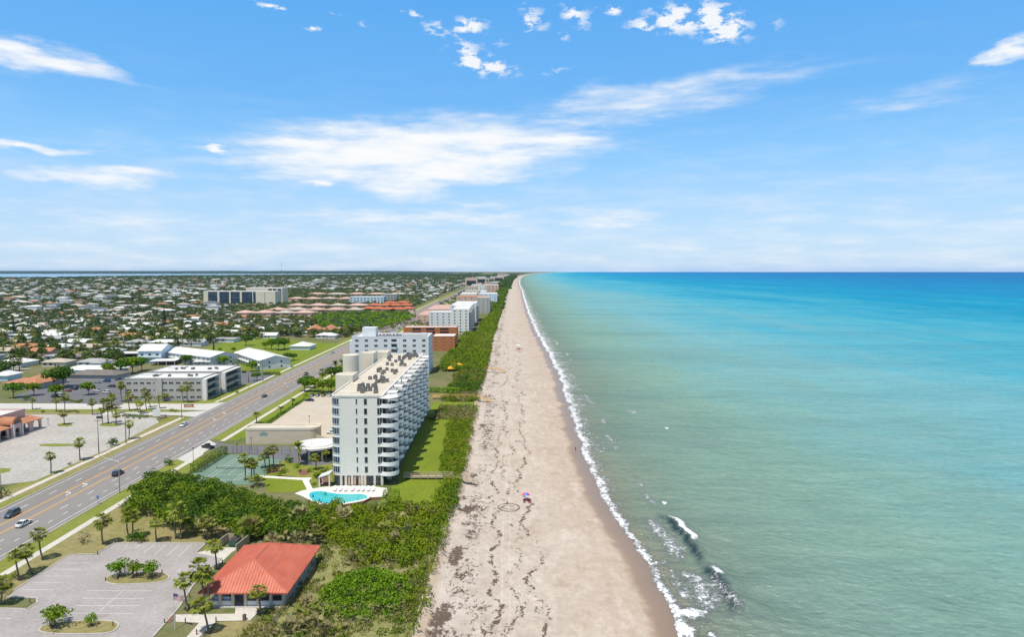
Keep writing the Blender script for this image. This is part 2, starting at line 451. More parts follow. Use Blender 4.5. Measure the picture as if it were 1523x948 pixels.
def shore(Y): return shore0(Y) + (fbm(np.asarray(Y, float) / 9.0, 0 * np.asarray(Y, float) + 3, 5, 3) - .5) * 3.2 * np.clip(np.asarray(Y, float) / 250, .55, 1.6)
def veg(Y): return veg0(Y) + (fbm(np.asarray(Y, float) / 6.0, 0 * np.asarray(Y, float) + 9, 8, 3) - .5) * 2.6
def vegx(Y): return float(veg(np.array([Y]))[0])
def shorex(Y): return float(shore(np.array([Y]))[0])
ROAD_S = -.0133
def rx(x0, Y): return x0 + ROAD_S * Y

def rows(y0, y1, dmin, k):
    out = [y0]
    while out[-1] < y1: out.append(out[-1] + max(dmin, out[-1] * k))
    return np.array(out)

# ------------------------------------------------------------------ ground
m, t, b = newmat('ground_soil_grass')
p = t.pos()
n1 = t.noise(p, .035, 5); n2 = t.noise(p, .35, 4); n3 = t.noise(p, 2.2, 3)
c = t.mix(t.map(n1, .38, .62), (.10, .14, .035), (.19, .18, .085))
c = t.mix(t.math('MULTIPLY', t.map(n2, .4, .7), .6), c, (.26, .22, .13))
c = t.mix(t.map(n3, .3, .7), t.mix(.35, c, (.05, .06, .02)), c)
t.l.new(c, b.inputs['Base Color']); b.inputs['Roughness'].default_value = .95; b.inputs['Specular IOR Level'].default_value = .1
MT['ground'] = m
Y = rows(30, 26000, 4, .02)
tt = np.array([0, .5, .8, .93, .985, .997, 1.0])
V = veg(Y) - .7
X = -42000 + (V[:, None] + 42000) * tt[None, :]
kind(grid_mesh('ground', X, np.repeat(Y[:, None], len(tt), 1), np.zeros_like(X) - .03, MT['ground']), 'structure', 'grassy sandy ground of the barrier island')

def sheetmat(name, col, col2, s1=.12, s2=1.6, rough=.92, fine=.3, stretch=None, spec=.2):
    m, t, b = newmat(name); p = t.pos()
    if stretch: p = t.mapping(p, stretch)
    c = t.mix(t.map(t.noise(p, s1, 5, .6), .33, .67), col, col2)
    f = t.map(t.noise(p, s2, 4, .65), .3, .7)
    c = t.mix(fine, c, t.mix(f, tuple(x * .55 for x in col), tuple(min(1, x * 1.2) for x in col2)))
    if name == 'lot_asphalt': c = t.mix(t.map(t.noise(p, .16, 6, .72), .54, .70, 0, .5), c, (.25, .205, .175)); c = t.mix(t.map(t.noise(t.mapping(p, (1, .4, 1)), .3, 5, .7), .58, .72, 0, .5), c, (.50, .47, .44))
    t.l.new(c, b.inputs['Base Color']); b.inputs['Roughness'].default_value = rough; b.inputs['Specular IOR Level'].default_value = spec
    t.l.new(t.bump(f, .12), b.inputs['Normal'])
    return m
MT['lawn'] = sheetmat('mown_lawn', (.125, .18, .013), (.19, .235, .018), .10, 1.2, fine=.35, stretch=(1, .35, 1))
MT['grass_verge'] = sheetmat('verge_grass', (.165, .20, .03), (.235, .245, .05), .09, .9, fine=.4)
MT['dry_grass'] = sheetmat('dry_grass', (.20, .195, .055), (.30, .25, .12), .12, .7, fine=.45)
MT['dune_ground'] = sheetmat('dune_ground', (.15, .17, .04), (.30, .28, .13), .25, 1.4, fine=.5)
MT['asphalt'] = sheetmat('road_asphalt', (.215, .197, .188), (.258, .237, .226), .05, 3.0, fine=.25, stretch=(1, .06, 1))
MT['lot_asphalt'] = sheetmat('lot_asphalt', (.30, .275, .265), (.40, .37, .355), .10, 1.6, fine=.3)
MT['dark_asphalt'] = sheetmat('dark_asphalt', (.12, .125, .135), (.17, .17, .18), .1, 2, fine=.25)
MT['plaza_concrete'] = sheetmat('plaza_concrete', (.36, .34, .31), (.47, .44, .40), .06, .7, fine=.45)
MT['street_concrete'] = sheetmat('street_concrete', (.48, .46, .43), (.55, .53, .49), .06, .8, fine=.25)
MT['deck_concrete'] = sheetmat('deck_concrete', (.46, .39, .31), (.54, .47, .38), .12, 1.2, fine=.25)
MT['pool_deck'] = sheetmat('pool_deck_concrete', (.62, .58, .54), (.70, .66, .62), .3, 2, fine=.2)
MT['walk'] = sheetmat('walk_concrete', (.50, .47, .42), (.60, .56, .50), .3, 1.5, fine=.3)
MT['court_green'] = sheetmat('court_green', (.13, .21, .165), (.17, .25, .20), .3, 2, fine=.2)
MT['mulch'] = sheetmat('mulch', (.17, .085, .06), (.24, .13, .09), .5, 2, fine=.4)

def sheet(name, poly, z, mat, label=None):
    return kind(MB().sheet(poly, z).build(name, MT[mat]), 'structure', label)
def gp(lst, z=0.0): return [g(x, y, z) for x, y in lst]

ROADY = [40, 150, 300, 450, 600, 800, 1000, 1400, 2000, 3200, 5000]
def band(x0, x1, ys, z, mb=None):
    mb = mb or MB()
    for a, c_ in zip(ys[:-1], ys[1:]):
        mb.add([(rx(x0, a), a, z), (rx(x1, a), a, z), (rx(x1, c_), c_, z), (rx(x0, c_), c_, z)], [(0, 1, 2, 3)])
    return mb
kind(band(-136.6, -112.6, ROADY, .012).build('main_road', MT['asphalt']), 'structure', 'five lane coastal road')
vg = MB(); band(-148, -136.9, [40, 150, 290, 298], .004, vg); band(-148, -136.9, [333, 600, 1000, 2000], .004, vg); band(-112.3, -101.5, [40, 150, 232], .004, vg); band(-112.3, -101.5, [258, 400, 600, 1000, 2000], .004, vg)
kind(vg.build('road_verge', MT['grass_verge']), 'structure', 'grass verge along the road')
sw = MB(); band(-142.6, -140.7, [40, 150, 290, 298], .02, sw); band(-142.6, -140.7, [333, 600, 900, 1500], .02, sw); band(-107.8, -105.9, [40, 150, 238], .02, sw); band(-107.8, -105.9, [256, 400, 600, 900, 1500], .02, sw)
kind(sw.build('sidewalk', MT['walk']), 'structure', 'concrete sidewalks beside the road')
kb = MB()
for x, ys in ((-136.75, [40, 290, 298]), (-136.75, [333, 600, 1400]), (-112.45, [40, 150, 236]), (-112.45, [258, 400, 600, 1400])):
    kb.kerb([(rx(x, y), y) for y in ys], .3, -.05, .14)
kind(kb.build('road_kerb', MT['concrete']), 'structure', 'concrete kerbs of the road')
mk = MB(); my = MB()
for x in (-135.3, -114.2):
    band(x - .08, x + .08, [40, 150, 300, 600, 1000, 2000], .024, mk)
for x in (-128.35, -124.2):
    for dx in ((-.32, -.12), (.12, .32)) if True else ():
        band(x + dx[0], x + dx[1], [40, 150, 300, 600, 1000, 2000], .024, my)
for x in (-131.8, -120.7):
    y = 60.0
    while y < 900: band(x - .1, x + .1, [y, y + 3.4], .024, mk); y += 12.2
y = 62.0
while y < 330: band(-117.35, -117.17, [y, y + 1.9], .024, mk); y += 6.1
def arrow(x, y, s):          # turn arrow painted in the middle lane
    mk.strip([(rx(x, y), y), (rx(x, y), y + 2.2 * s), (rx(x, y) - .5 * s, y + 2.9 * s), (rx(x, y) - 1.1 * s, y + 2.9 * s)], .3, .024)
    cx, cy = rx(x, y) - 1.1 * s, y + 2.9 * s
    mk.add([(cx - .9 * s, cy, .024), (cx, cy - .65, .024), (cx, cy + .65, .024)], [(0, 1, 2)] if s < 0 else [(0, 1, 2)])
for y in (193, 201, 296, 305, 392): arrow(-126.3, y, 1 if y % 2 else -1)
kind(mk.build('lane_markings', MT['white_paint']), 'structure', 'white lane lines and arrows')
kind(my.build('centre_line_markings', MT['yellow_paint']), 'structure', 'yellow centre lane lines')

# side street and shopping plaza lot (west)
side = MB()
side.sheet([(rx(-136.6, 313), 313), (rx(-136.6, 333), 333), (-150, 329), (-250, 330), (-420, 331), (-420, 317), (-250, 316), (-165, 315.6)], .008)
side.sheet([(rx(-136.6, 299), 299), (rx(-136.6, 312.8), 312.8), (-150, 309.5), (-195, 309.5), (-195, 303.5), (-150, 302.5)], .010)
kind(side.build('side_street', MT['street_concrete']), 'structure', 'pale divided side street')
sheet('street_median', [(-152, 310), (-195, 310), (-420, 311), (-420, 316.4), (-250, 315.6), (-165, 315.2), (-152, 314)], .012, 'grass_verge', 'planted median of the side street')
sheet('plaza_parking_lot', gp([(-60, 760), (0, 722), (52, 716), (110, 690), (160, 669), (236, 629), (232, 622), (150, 617), (60, 617), (-100, 622)]), .016, 'plaza_concrete', 'weathered empty concrete parking lot')
sheet('plaza_verge', gp([(-60, 772), (0, 733), (60, 716), (110, 690), (160, 669), (240, 629), (262, 626), (268, 631), (170, 676), (60, 727), (0, 750)]), .010, 'dry_grass')
sheet('lot_planting_bed', [(-420, 303), (-190, 303), (-190, 309.8), (-420, 309.8)], .012, 'dry_grass')
for i, pl in enumerate([[(0, 697), (16, 698), (14, 702), (0, 705)], [(58, 661.5), (80, 660.5), (108, 661), (108, 664), (80, 665), (60, 664)], [(85, 632), (92, 630), (104, 630.5), (109, 633), (100, 635), (86, 634.5)], [(147, 632), (155, 630.5), (172, 630.5), (181, 633), (172, 635), (150, 634.5)]]):
    mb = MB(); P2 = gp(pl); mb.prism(P2, -.02, .10)
    kind(mb.build('lot_island', MT['grass_verge']), 'structure')
sheet('apartment_lawn', gp([(160, 606), (300, 606), (345, 598), (402, 572), (418, 566), (395, 561), (340, 580), (318, 590), (295, 598), (190, 600), (160, 601)]), .006, 'grass_verge')
sheet('apartment_car_park', gp([(40, 598), (182, 603), (190, 590), (185, 562), (120, 562), (60, 575), (20, 590)]), .010, 'dark_asphalt', 'dark asphalt car park of the apartments')
sheet('motel_car_park', gp([(342, 560), (350, 572), (385, 570), (412, 560), (400, 553), (375, 553), (350, 553)]), .010, 'dark_asphalt')
sheet('open_field', gp([(330, 548), (410, 556), (490, 520), (510, 512), (440, 507), (395, 498), (350, 506), (300, 520)]), .009, 'lawn', 'green open field behind the motels')

# beach car park
lotp = [(-130, 108), (-130, 122)] + [g(0, 905), g(40, 906), g(54, 897), g(54, 891), g(10, 890)] + [(-101.0, 134.5), (-101, 151.6), (-95.6, 152.0), (-94.8, 154.6), (-94.7, 158.5), (-72.8, 158.5), g(292, 822), g(331, 830), g(319, 846), g(287, 872), g(266, 905), g(228, 948), (-58, 108)]
sheet('beach_car_park', lotp, .010, 'lot_asphalt', 'worn asphalt car park of the beach park')
sheet('park_lawn', [(rx(-105.8, 110), 110), (rx(-105.8, 215), 215), (-97, 202), (-72, 168), (-70, 158.8), (-94.9, 158.8), (-95.8, 152.3), (-101.3, 151.9), (-101.3, 133), (-103, 110)], .006, 'dry_grass', 'dry sandy grass round the car park')
ps = MB()
def pl(x0, y0, x1, y1, w_=.13):
    a, c_ = g(x0, y0), g(x1, y1); ps.strip([a, c_], w_, .022)
for a in ((325, 587, 445, 587), (260, 618, 400, 618), (205, 651, 358, 651), (158, 684, 312, 684), (100, 718, 262, 718), (425, 722, 745, 724), (405, 760, 705, 762), (370, 796, 690, 797), (350, 833, 650, 835),
          (690, 495, 662, 517), (758, 494, 706, 536), (815, 495, 758, 542), (880, 495, 815, 554), (940, 495, 872, 556), (628, 494, 606, 512), (612, 715, 490, 822), (0, 858, 55, 860)):
    pl(a[0] / 3.2925, 660 + a[1] / 3.2925, a[2] / 3.2925, 660 + a[3] / 3.2925)
kind(ps.build('parking_bay_markings', MT['worn_paint']), 'structure', 'worn white parking bay lines')
def rnd(poly, k=2):
    for _ in range(k):
        q = []
        for i, a in enumerate(poly):
            c_ = poly[(i + 1) % len(poly)]
            q += [(a[0] * .75 + c_[0] * .25, a[1] * .75 + c_[1] * .25), (a[0] * .25 + c_[0] * .75, a[1] * .25 + c_[1] * .75)]
        poly = q
    return poly
def z1(x, y): return (x / 3.2925, 660 + y / 3.2925)
def z2(x, y): return (300 + x / 3.2925, 660 + y / 3.2925)
ISL_A = rnd(gp([z1(505, 668), z1(560, 640), z1(800, 632), z1(838, 660), z1(790, 685), z1(640, 692), z1(540, 694)]))
ISL_B = rnd(gp([z1(165, 935), z1(230, 880), z1(440, 868), z1(590, 875), z1(565, 925), z1(480, 938)]))
for nm, po in (('tree_island', ISL_A), ('tree_island', ISL_B)):
    kind(MB().prism(po, -.02, .08).build(nm, MT['dry_grass']), 'structure', 'planted island in the beach car park')
    kk = MB(); kk.kerb(po + [po[0]], .28, -.02, .15); kind(kk.build('island_kerb', MT['concrete']), 'structure')
kl = MB()
kl.kerb([(-101.15, 134.5), (-101.15, 151.8), (-95.7, 152.2), (-94.95, 154.7), (-94.85, 158.65), (-72.8, 158.65), g(292, 822)], .25, -.02, .14)
kl.kerb([g(0, 906), g(40, 907), g(55, 898), g(55, 890.5), g(10, 889)], .25, -.02, .14)
kl.kerb([g(319, 846), g(287, 872), g(266, 905), g(228, 948)], .25, -.02, .14)
kind(kl.build('car_park_kerb', MT['concrete']), 'structure')
# paths and pads at the pavilion
sheet('enclosure_pad', gp([(292, 823), (331, 831), (322, 843), (318, 848), (345, 822), (357, 815), (325, 815)]), .012, 'walk')
sheet('pavilion_path', gp([z1(860, 840), z1(1150, 835), z1(1155, 795), z1(1250, 795), z1(1262, 830), z1(1225, 868), z1(1060, 872), z1(1000, 930), z1(960, 960), z1(905, 960), z1(975, 880), z1(860, 875)]), .014, 'walk', 'concrete path to the pavilion')
sheet('ramp_marking', gp([z1(815, 862), z1(852, 838), z1(860, 850), z1(830, 885)]), .026, 'mulch')
sheet('pavilion_lawn', gp([z1(1030, 948), z1(1062, 876), z1(1200, 872), z1(1310, 880), z1(1330, 960), z1(1030, 970)]), .010, 'dry_grass')
sheet('dune_ground', gp([(475, 812), (560, 800), (652, 790), (640, 850), (622, 905), (610, 960), (380, 965), (392, 915), (440, 880)]), .008, 'dune_ground', 'sandy dune with dry grass')

# condominium grounds
sheet('condo_lawn', gp([(590, 727), (676, 727), (690, 690), (703, 610), (705, 598), (645, 598), (600, 690)]), .008, 'lawn', 'mown lawn between the condominium and the dune')
sheet('condo_south_lawn', gp([(582, 722), (675, 722), (660, 745), (640, 762), (588, 768)]), .010, 'lawn')
sheet('pool_lawn', gp([z2(300, 150), z2(480, 165), z2(530, 225), z2(420, 240), z2(330, 240), z2(300, 190)]), .010, 'lawn')
sheet('garden_bed', gp([z2(380, 90), z2(480, 60), z2(640, 90), z2(640, 215), z2(545, 215), z2(530, 170), z2(390, 158)]), .012, 'grass_verge')
for q in ([(470, 130), (520, 125), (530, 155), (480, 160)], [(560, 165), (620, 160), (635, 205), (575, 210)], [(300, 120), (380, 95), (390, 140), (320, 150)]): sheet('planting_bed', rnd(gp([z2(*a) for a in q])), .016, 'mulch')
sheet('garden_lawn', gp([z2(300, 140), z2(330, 60), z2(450, 60), z2(500, 120), z2(520, 165), z2(390, 165)]), .010, 'lawn')
sheet('garden_path', gp([z2(285, 157), z2(480, 168), z2(540, 168), z2(525, 183), z2(545, 226), z2(518, 232), z2(492, 180), z2(285, 167)]), .018, 'pool_deck')
POOL = rnd(gp([z2(520, 258), z2(530, 238), z2(590, 232), z2(650, 246), z2(720, 250), z2(795, 247), z2(820, 262), z2(800, 276), z2(720, 290), z2(650, 302), z2(570, 290), z2(535, 277)]))
DECK = rnd(gp([z2(440, 240), z2(640, 205), z2(905, 212), z2(912, 245), z2(890, 264), z2(830, 268), z2(790, 284), z2(650, 306), z2(560, 297), z2(500, 262)]), 1)
sheet('pool_deck', DECK, .022, 'pool_deck', 'pale deck around the pool')
m, t, b = newmat('pool_water')
p = t.pos(); vo = t.node('ShaderNodeTexVoronoi', feature='SMOOTH_F1'); t.l.new(p, vo.inputs['Vector']); vo.inputs['Scale'].default_value = .9
t.l.new(t.mix(t.map(vo.outputs['Distance'], .2, .8), (.03, .40, .42), (.05, .50, .50)), b.inputs['Base Color']); b.inputs['Roughness'].default_value = .08
t.l.new(t.bump(t.noise(p, 1.5, 3), .15), b.inputs['Normal']); MT['pool_water'] = m
sheet('pool_water', POOL, .030, 'pool_water', 'turquoise water of the swimming pool')
kk = MB(); kk.kerb(POOL + [POOL[0]], .35, .0, .09); kind(kk.build('pool_kerb', MT['white_plastic']), 'structure', 'white coping of the pool')
sheet('condo_car_park', gp([(399, 634), (470, 662), (500, 664), (600, 586), (470, 588), (452, 596)]) , .014, 'deck_concrete', 'pale concrete car park of the condominium')
cp = MB()
for i in range(13):
    yy = 288 + i * 4.2; cp.strip([(-80, yy), (-75, yy)], .12, .026)
    if i < 11: cp.strip([(-97, yy + 3), (-92, yy + 3)], .12, .026)
kind(cp.build('bay_markings', MT['white_paint']), 'structure')
sheet('entry_drive', gp([(311, 655), (340, 662), (362, 663), (470, 665), (494, 668), (494, 690), (470, 694), (440, 690), (395, 680), (330, 672), (300, 668), (285, 671), (262, 683)]), .016, 'dark_asphalt', 'grey entrance drive of the condominium')
sheet('entry_apron', gp([(262, 683), (285, 671), (311, 655), (322, 661), (300, 676), (283, 690)]), .018, 'street_concrete')
sheet('court_surround', [(-102, 203), (-78.5, 203), (-78.5, 237), (-102, 237)], .012, 'court_green', 'green tennis court')
tc_ = MB()
cx, cy = -90.3, 219.5
for x in (-5.48, -4.11, 4.11, 5.48): tc_.strip([(cx + x, cy - 11.9), (cx + x, cy + 11.9)], .09, .018)
for y in (-11.9, 11.9): tc_.strip([(cx - 5.5, cy + y), (cx + 5.5, cy + y)], .09, .018)
for y in (-6.4, 6.4): tc_.strip([(cx - 4.11, cy + y), (cx + 4.11, cy + y)], .09, .018)
tc_.strip([(cx, cy - 6.4), (cx, cy + 6.4)], .09, .018)
kind(tc_.build('court_markings', MT['white_paint']), 'structure', 'white lines of the tennis court')
sheet('strip_lawn', [(rx(-105.7, 258), 258), (rx(-105.7, 420), 420), (-100, 420), (-97.5, 354), (-103.5, 288), (-101.5, 262)], .008, 'lawn')

# ------------------------------------------------------------------ beach
Y = rows(60, 26000, .62, .0042); NC = 96
vx, sx = veg(Y), shore(Y)
tt = np.linspace(0, 1, NC) ** .95
X = (vx - 1.8)[:, None] + ((sx + 9) - (vx - 1.8))[:, None] * tt[None, :]
YY = np.repeat(Y[:, None], NC, 1)
u = X - vx[:, None]; wd = sx[:, None] - X
wid = (sx - vx)[:, None]
Z = np.where(u < 3, -.02 - 1.35 * sstep(-1.2, 2.0, u), -1.37 + (SEA_Z + 1.37) * np.clip((u - 3) / (wid - 3), 0, 1))
Z = np.where(wd < 0, SEA_Z + wd * .07, Z)
amp = np.clip(wd / 10, 0, 1) * np.clip(u / 4, 0, 1)
Z = Z + amp * (fbm(X / 4, YY / 6, 21, 4) - .5) * .42 + amp * (fbm(X / 1.1, YY / 1.1, 23, 2) - .5) * .12
# dried seaweed: fringe streaks, meandering tide lines, heaps
D = .60 * np.exp(-((u - 6.5) / 5.6) ** 2) * (.30 + 1.1 * fbm(X / 5, YY / 7, 31, 3))
D = np.maximum(D, .26 * sstep(.40, .62, fbm(X / 9, YY / 14, 33, 4)) * sstep(2, 9, u) * np.clip(1.3 - u / wid * 1.2, 0, 1))
for (base, wv, s, a) in ((.27, 1.0, 41, .64), (.33, 1.5, 42, .52), (.46, .95, 43, .66), (.40, .8, 44, .40), (.60, .7, 45, .30)):
    mx = base * wid + (fbm(YY / 13, 0 * YY + 2, s, 4) - .5) * 10.0
    D = np.maximum(D, a * np.exp(-((u - mx) / wv) ** 2) * (.55 + .9 * fbm(YY / 9, X / 9, s + 50, 3)) * np.clip(1.25 - YY / 1500, .35, 1))
for (px, py, a_, b_, rot, s_) in ((678, 828, 2.1, 7.0, -8, 1.1), (655, 920, 2.2, 6.5, -12, 1.1), (645, 945, 2.4, 4, 0, 1.05), (698, 758, 3.4, 4.2, -30, 1.1), (690, 742, 2.6, 2.6, 0, .8), (703, 708, 1.8, 3.2, 0, 1.05), (718, 634, 2.2, 6, 0, .95), (727, 612, 2.2, 8, 0, .85), (722, 590, 2, 8, 0, .8),
                              (723, 700, 1.2, 2.2, 0, .7), (772, 655, 1.8, 3.5, -20, .8), (773, 628, 1.5, 4, -15, .75), (777, 610, 1.8, 5, 0, .7), (737, 854, .8, .9, 0, .95), (715, 905, 4, 3, 0, .72), (723, 935, 3, 4, 0, .78), (800, 905, 1.2, 2, 0, .72)):
    qx, qy = g(px, py, -1.5); c_, s2 = math.cos(R(rot)), math.sin(R(rot))
    dx, dy = X - qx, YY - qy
    e = ((dx * c_ + dy * s2) / a_) ** 2 + ((-dx * s2 + dy * c_) / b_) ** 2
    D = np.maximum(D, s_ * .84 * np.exp(-e * .7))
D = D * np.clip(u / 1.2, 0, 1) * np.clip(wd / 8, 0, 1)
m, t, b = newmat('beach_sand')
p = t.pos(); wda = t.attr('to_sea'); ua = t.attr('from_dune'); da = t.attr('weed')
dry = t.mix(t.map(t.noise(p, .07, 5, .6), .35, .65), (.465, .40, .338), (.555, .492, .428))
dry = t.mix(t.map(t.noise(p, .9, 5, .65), .34, .7, 0, .5), dry, (.36, .285, .235))
dry = t.mix(t.math('MULTIPLY', t.map(ua, 16, 3, 0, 1), .4), dry, (.50, .455, .425))
damp = t.map(t.math('ADD', wda, t.math('MULTIPLY', t.math('SUBTRACT', t.noise(p, .12, 4), .5), 14.0)), 24, 10, 0, .55)
dry = t.mix(damp, dry, (.44, .35, .275))
dry = t.mix(t.math('MULTIPLY', t.map(t.noise(t.mapping(p, (1, .5, 1), rot=(0, 0, R(-25))), .16, 6, .7), .54, .72, 0, .65), t.map(ua, 10, 26, .25, 1)), dry, (.37, .265, .195))
dry = t.mix(t.map(t.noise(t.mapping(p, (1, .35, 1), rot=(0, 0, R(18))), .22, 6, .68), .56, .74, 0, .6), dry, (.62, .565, .51))
dry = t.mix(t.map(t.noise(p, 5.5, 3, .7), .55, .75, 0, .35), dry, (.33, .26, .21))
dry = t.mix(1.0, dry, t.mix(t.map(t.noise(t.mapping(p, (1, .7, 1)), .42, 7, .72), .38, .62), (.89, .875, .855), (1.07, 1.065, 1.05)), 'MULTIPLY')
# tyre tracks running along the beach
spx = t.node('ShaderNodeSeparateXYZ', i_Vector=p)
wob = t.math('MULTIPLY', t.math('SUBTRACT', t.noise(t.mapping(p, (.0, .02, 0)), 1.0, 2), .5), 5.0)
tr = None
for x0 in (-2.3, -.5):
    q = t.map(t.math('ABSOLUTE', t.math('SUBTRACT', t.math('ADD', spx.outputs[0], wob), x0)),   .08, .36, 1, 0)
    tr = q if tr is None else t.math('MAXIMUM', tr, q)
tr = t.math('MULTIPLY', tr, t.map(t.noise(p, .5, 3), .35, .65, .0, .38))
dry = t.mix(tr, dry, (.66, .59, .52))
wet = t.map(t.math('ADD', wda, t.math('MULTIPLY', t.math('SUBTRACT', t.noise(p, .35, 4), .5), 3.2)), 6.2, 3.6, 0, 1, True)
c = t.mix(wet, dry, t.mix(t.map(wda, 4.5, 0), (.30, .205, .135), (.235, .165, .115)))
nz = t.noise(t.mapping(p, (1, .62, 1)), 1.05, 7, .68, dist=.8)
weed = t.map(t.math('ADD', da, t.math('MULTIPLY', t.math('SUBTRACT', nz, .5), 2.3)), .535, .70, 0, 1)
wc = t.mix(t.noise(p, 3.0, 3), (.075, .05, .038), (.17, .125, .10))
c = t.mix(weed, c, wc)
scarp = t.math('MULTIPLY', t.map(t.math('ADD', ua, t.math('MULTIPLY', t.noise(p, .4, 3), 1.6)), 2.6, 1.6, 0, 1), .75)
c = t.mix(scarp, c, t.mix(t.noise(p, .8, 4), (.42, .28, .17), (.58, .47, .35)))
t.l.new(c, b.inputs['Base Color'])
t.set(b.inputs['Roughness'], t.map(wet, 0, 1, .95, .32)); t.set(b.inputs['Specular IOR Level'], t.map(wet, 0, 1, .1, .4))
t.l.new(t.bump(t.math('ADD', t.noise(p, 2.2, 4), t.math('MULTIPLY', weed, .8)), .35, .25), b.inputs['Normal'])
MT['sand'] = m
kind(grid_mesh('beach', X, YY, Z, m, {'to_sea': wd, 'from_dune': u, 'weed': D}), 'structure', 'pale sand beach with dark lines of dried seaweed')
def beach_z(x, y):
    vx_, sx_ = vegx(y), shorex(y); u_ = x - vx_; w_ = sx_ - vx_
    return -1.37 + (SEA_Z + 1.37) * min(1, max(0, (u_ - 3) / (w_ - 3)))

# ring with a face of lines drawn in seaweed on the sand
qx, qy = g(756.5, 755.5, -1.8); zz = beach_z(qx, qy) + .12
sd = thing('sand_drawing', 'large ring of dark seaweed with curved strokes laid out on the open sand', 'sand drawing', (qx, qy, zz))
WM = M('seaweed_line', (.15, .115, .09), .95, .25, 3)
def arc(nm, cx, cy, rx_, ry_, a0, a1, w_):
    n = 40; MB().strip([(cx + rx_ * math.cos(R(a0 + (a1 - a0) * i / n)), cy + ry_ * math.sin(R(a0 + (a1 - a0) * i / n))) for i in range(n + 1)], w_, 0).build(nm, WM, sd)
arc('ring', 0, 0, 3.0, 3.2, 0, 360, .28); arc('stroke', -.9, .1, .9, 1.1, 70, 290, .2); arc('stroke', .8, .6, .6, .5, 0, 170, .18); arc('stroke', .6, -1.0, 1.0, .5, 190, 350, .18)

# ------------------------------------------------------------------ sea
Y = rows(55, 25000, .5, .0046)
off = np.concatenate([np.arange(-2.5, 62, .4), 62 * 1.055 ** np.arange(1, 124)])
sx = shore(Y)
X = sx[:, None] + off[None, :]; YY = np.repeat(Y[:, None], len(off), 1); O = np.repeat(off[None, :], len(Y), 0)
Z = np.full_like(X, SEA_Z)
near = np.clip(1 - O / 400, 0, 1) * np.clip(O / 12, 0, 1)
Z += near * .16 * np.sin((X * .92 + YY * .38) / 2.9 + 3 * fbm(X / 25, YY / 25, 61, 3)) * fbm(X / 18, YY / 18, 62, 2)
foam = np.zeros_like(X); face = np.zeros_like(X)
sw_ = np.clip(fbm(YY / 5, X / 40, 71, 4), 0, 1)
wsw = (1.3 + 4.2 * sw_) * np.clip(YY / 260, .36, 1.7)
foam = np.maximum(foam, (.62 + .5 * fbm(YY / 2.2, X / 3, 75, 3)) * np.exp(-((O - 1.0) / (wsw * .95)) ** 2))
foam = np.maximum(foam, (.30 + .5 * fbm(YY / 3, X / 3, 76, 3)) * np.clip(YY / 230, 0, 1) * np.exp(-((O - wsw * 1.1) / (wsw * 1.25)) ** 2))
foam = np.maximum(foam, .62 * np.exp(-((O - 3.5 - 4 * sw_) / 2.4) ** 2) * sstep(.42, .66, fbm(YY / 14, X / 30, 72, 3)))
foam = np.maximum(foam, .66 * np.exp(-((O - 9 - 7 * fbm(YY / 40, X / 60, 73, 2)) / 1.8) ** 2) * sstep(.52, .66, fbm(YY / 17, X / 30, 74, 3)))
def breaker(pts, h, wfront, lace, fs=1.0):
    """a breaking crest along a polyline of photo points; the steep face looks to the shore (-X)"""
    global Z, foam, face
    P_ = [g(x, y, SEA_Z) for x, y in pts]
    ys = np.array([p_[1] for p_ in P_]); xs = np.array([p_[0] for p_ in P_]); o_ = np.argsort(ys); ys, xs = ys[o_], xs[o_]
    cxl = np.interp(YY, ys, xs) + (fbm(YY / 3, 0 * YY, 81, 3) - .5) * 1.6
    L = ys[-1] - ys[0]
    end = sstep(ys[0] - .12 * L, ys[0] + .2 * L, YY) * (1 - sstep(ys[-1] - .2 * L, ys[-1] + .12 * L, YY))
    d = X - cxl
    prof = np.where(d < 0, np.exp(-(d / wfront) ** 2), np.exp(-(d / (wfront * 2.6)) ** 2))
    Z += h * end * prof
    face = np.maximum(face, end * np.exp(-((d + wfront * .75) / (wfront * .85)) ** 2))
    T = np.clip((ys[-1] - YY) / L, 0, 1)
    white = (1 - sstep(fs - .12, fs + .06, T)) + .32
    foam = np.maximum(foam, end * white * (.75 + .5 * fbm(YY / 1.6, X / 1.6, 84, 3)) * np.exp(-((d - .7) / np.where(d < .7, .9, 1.5)) ** 2))
    foam = np.maximum(foam, end * lace * np.exp(-((d + 5.6) / 2.9) ** 2))

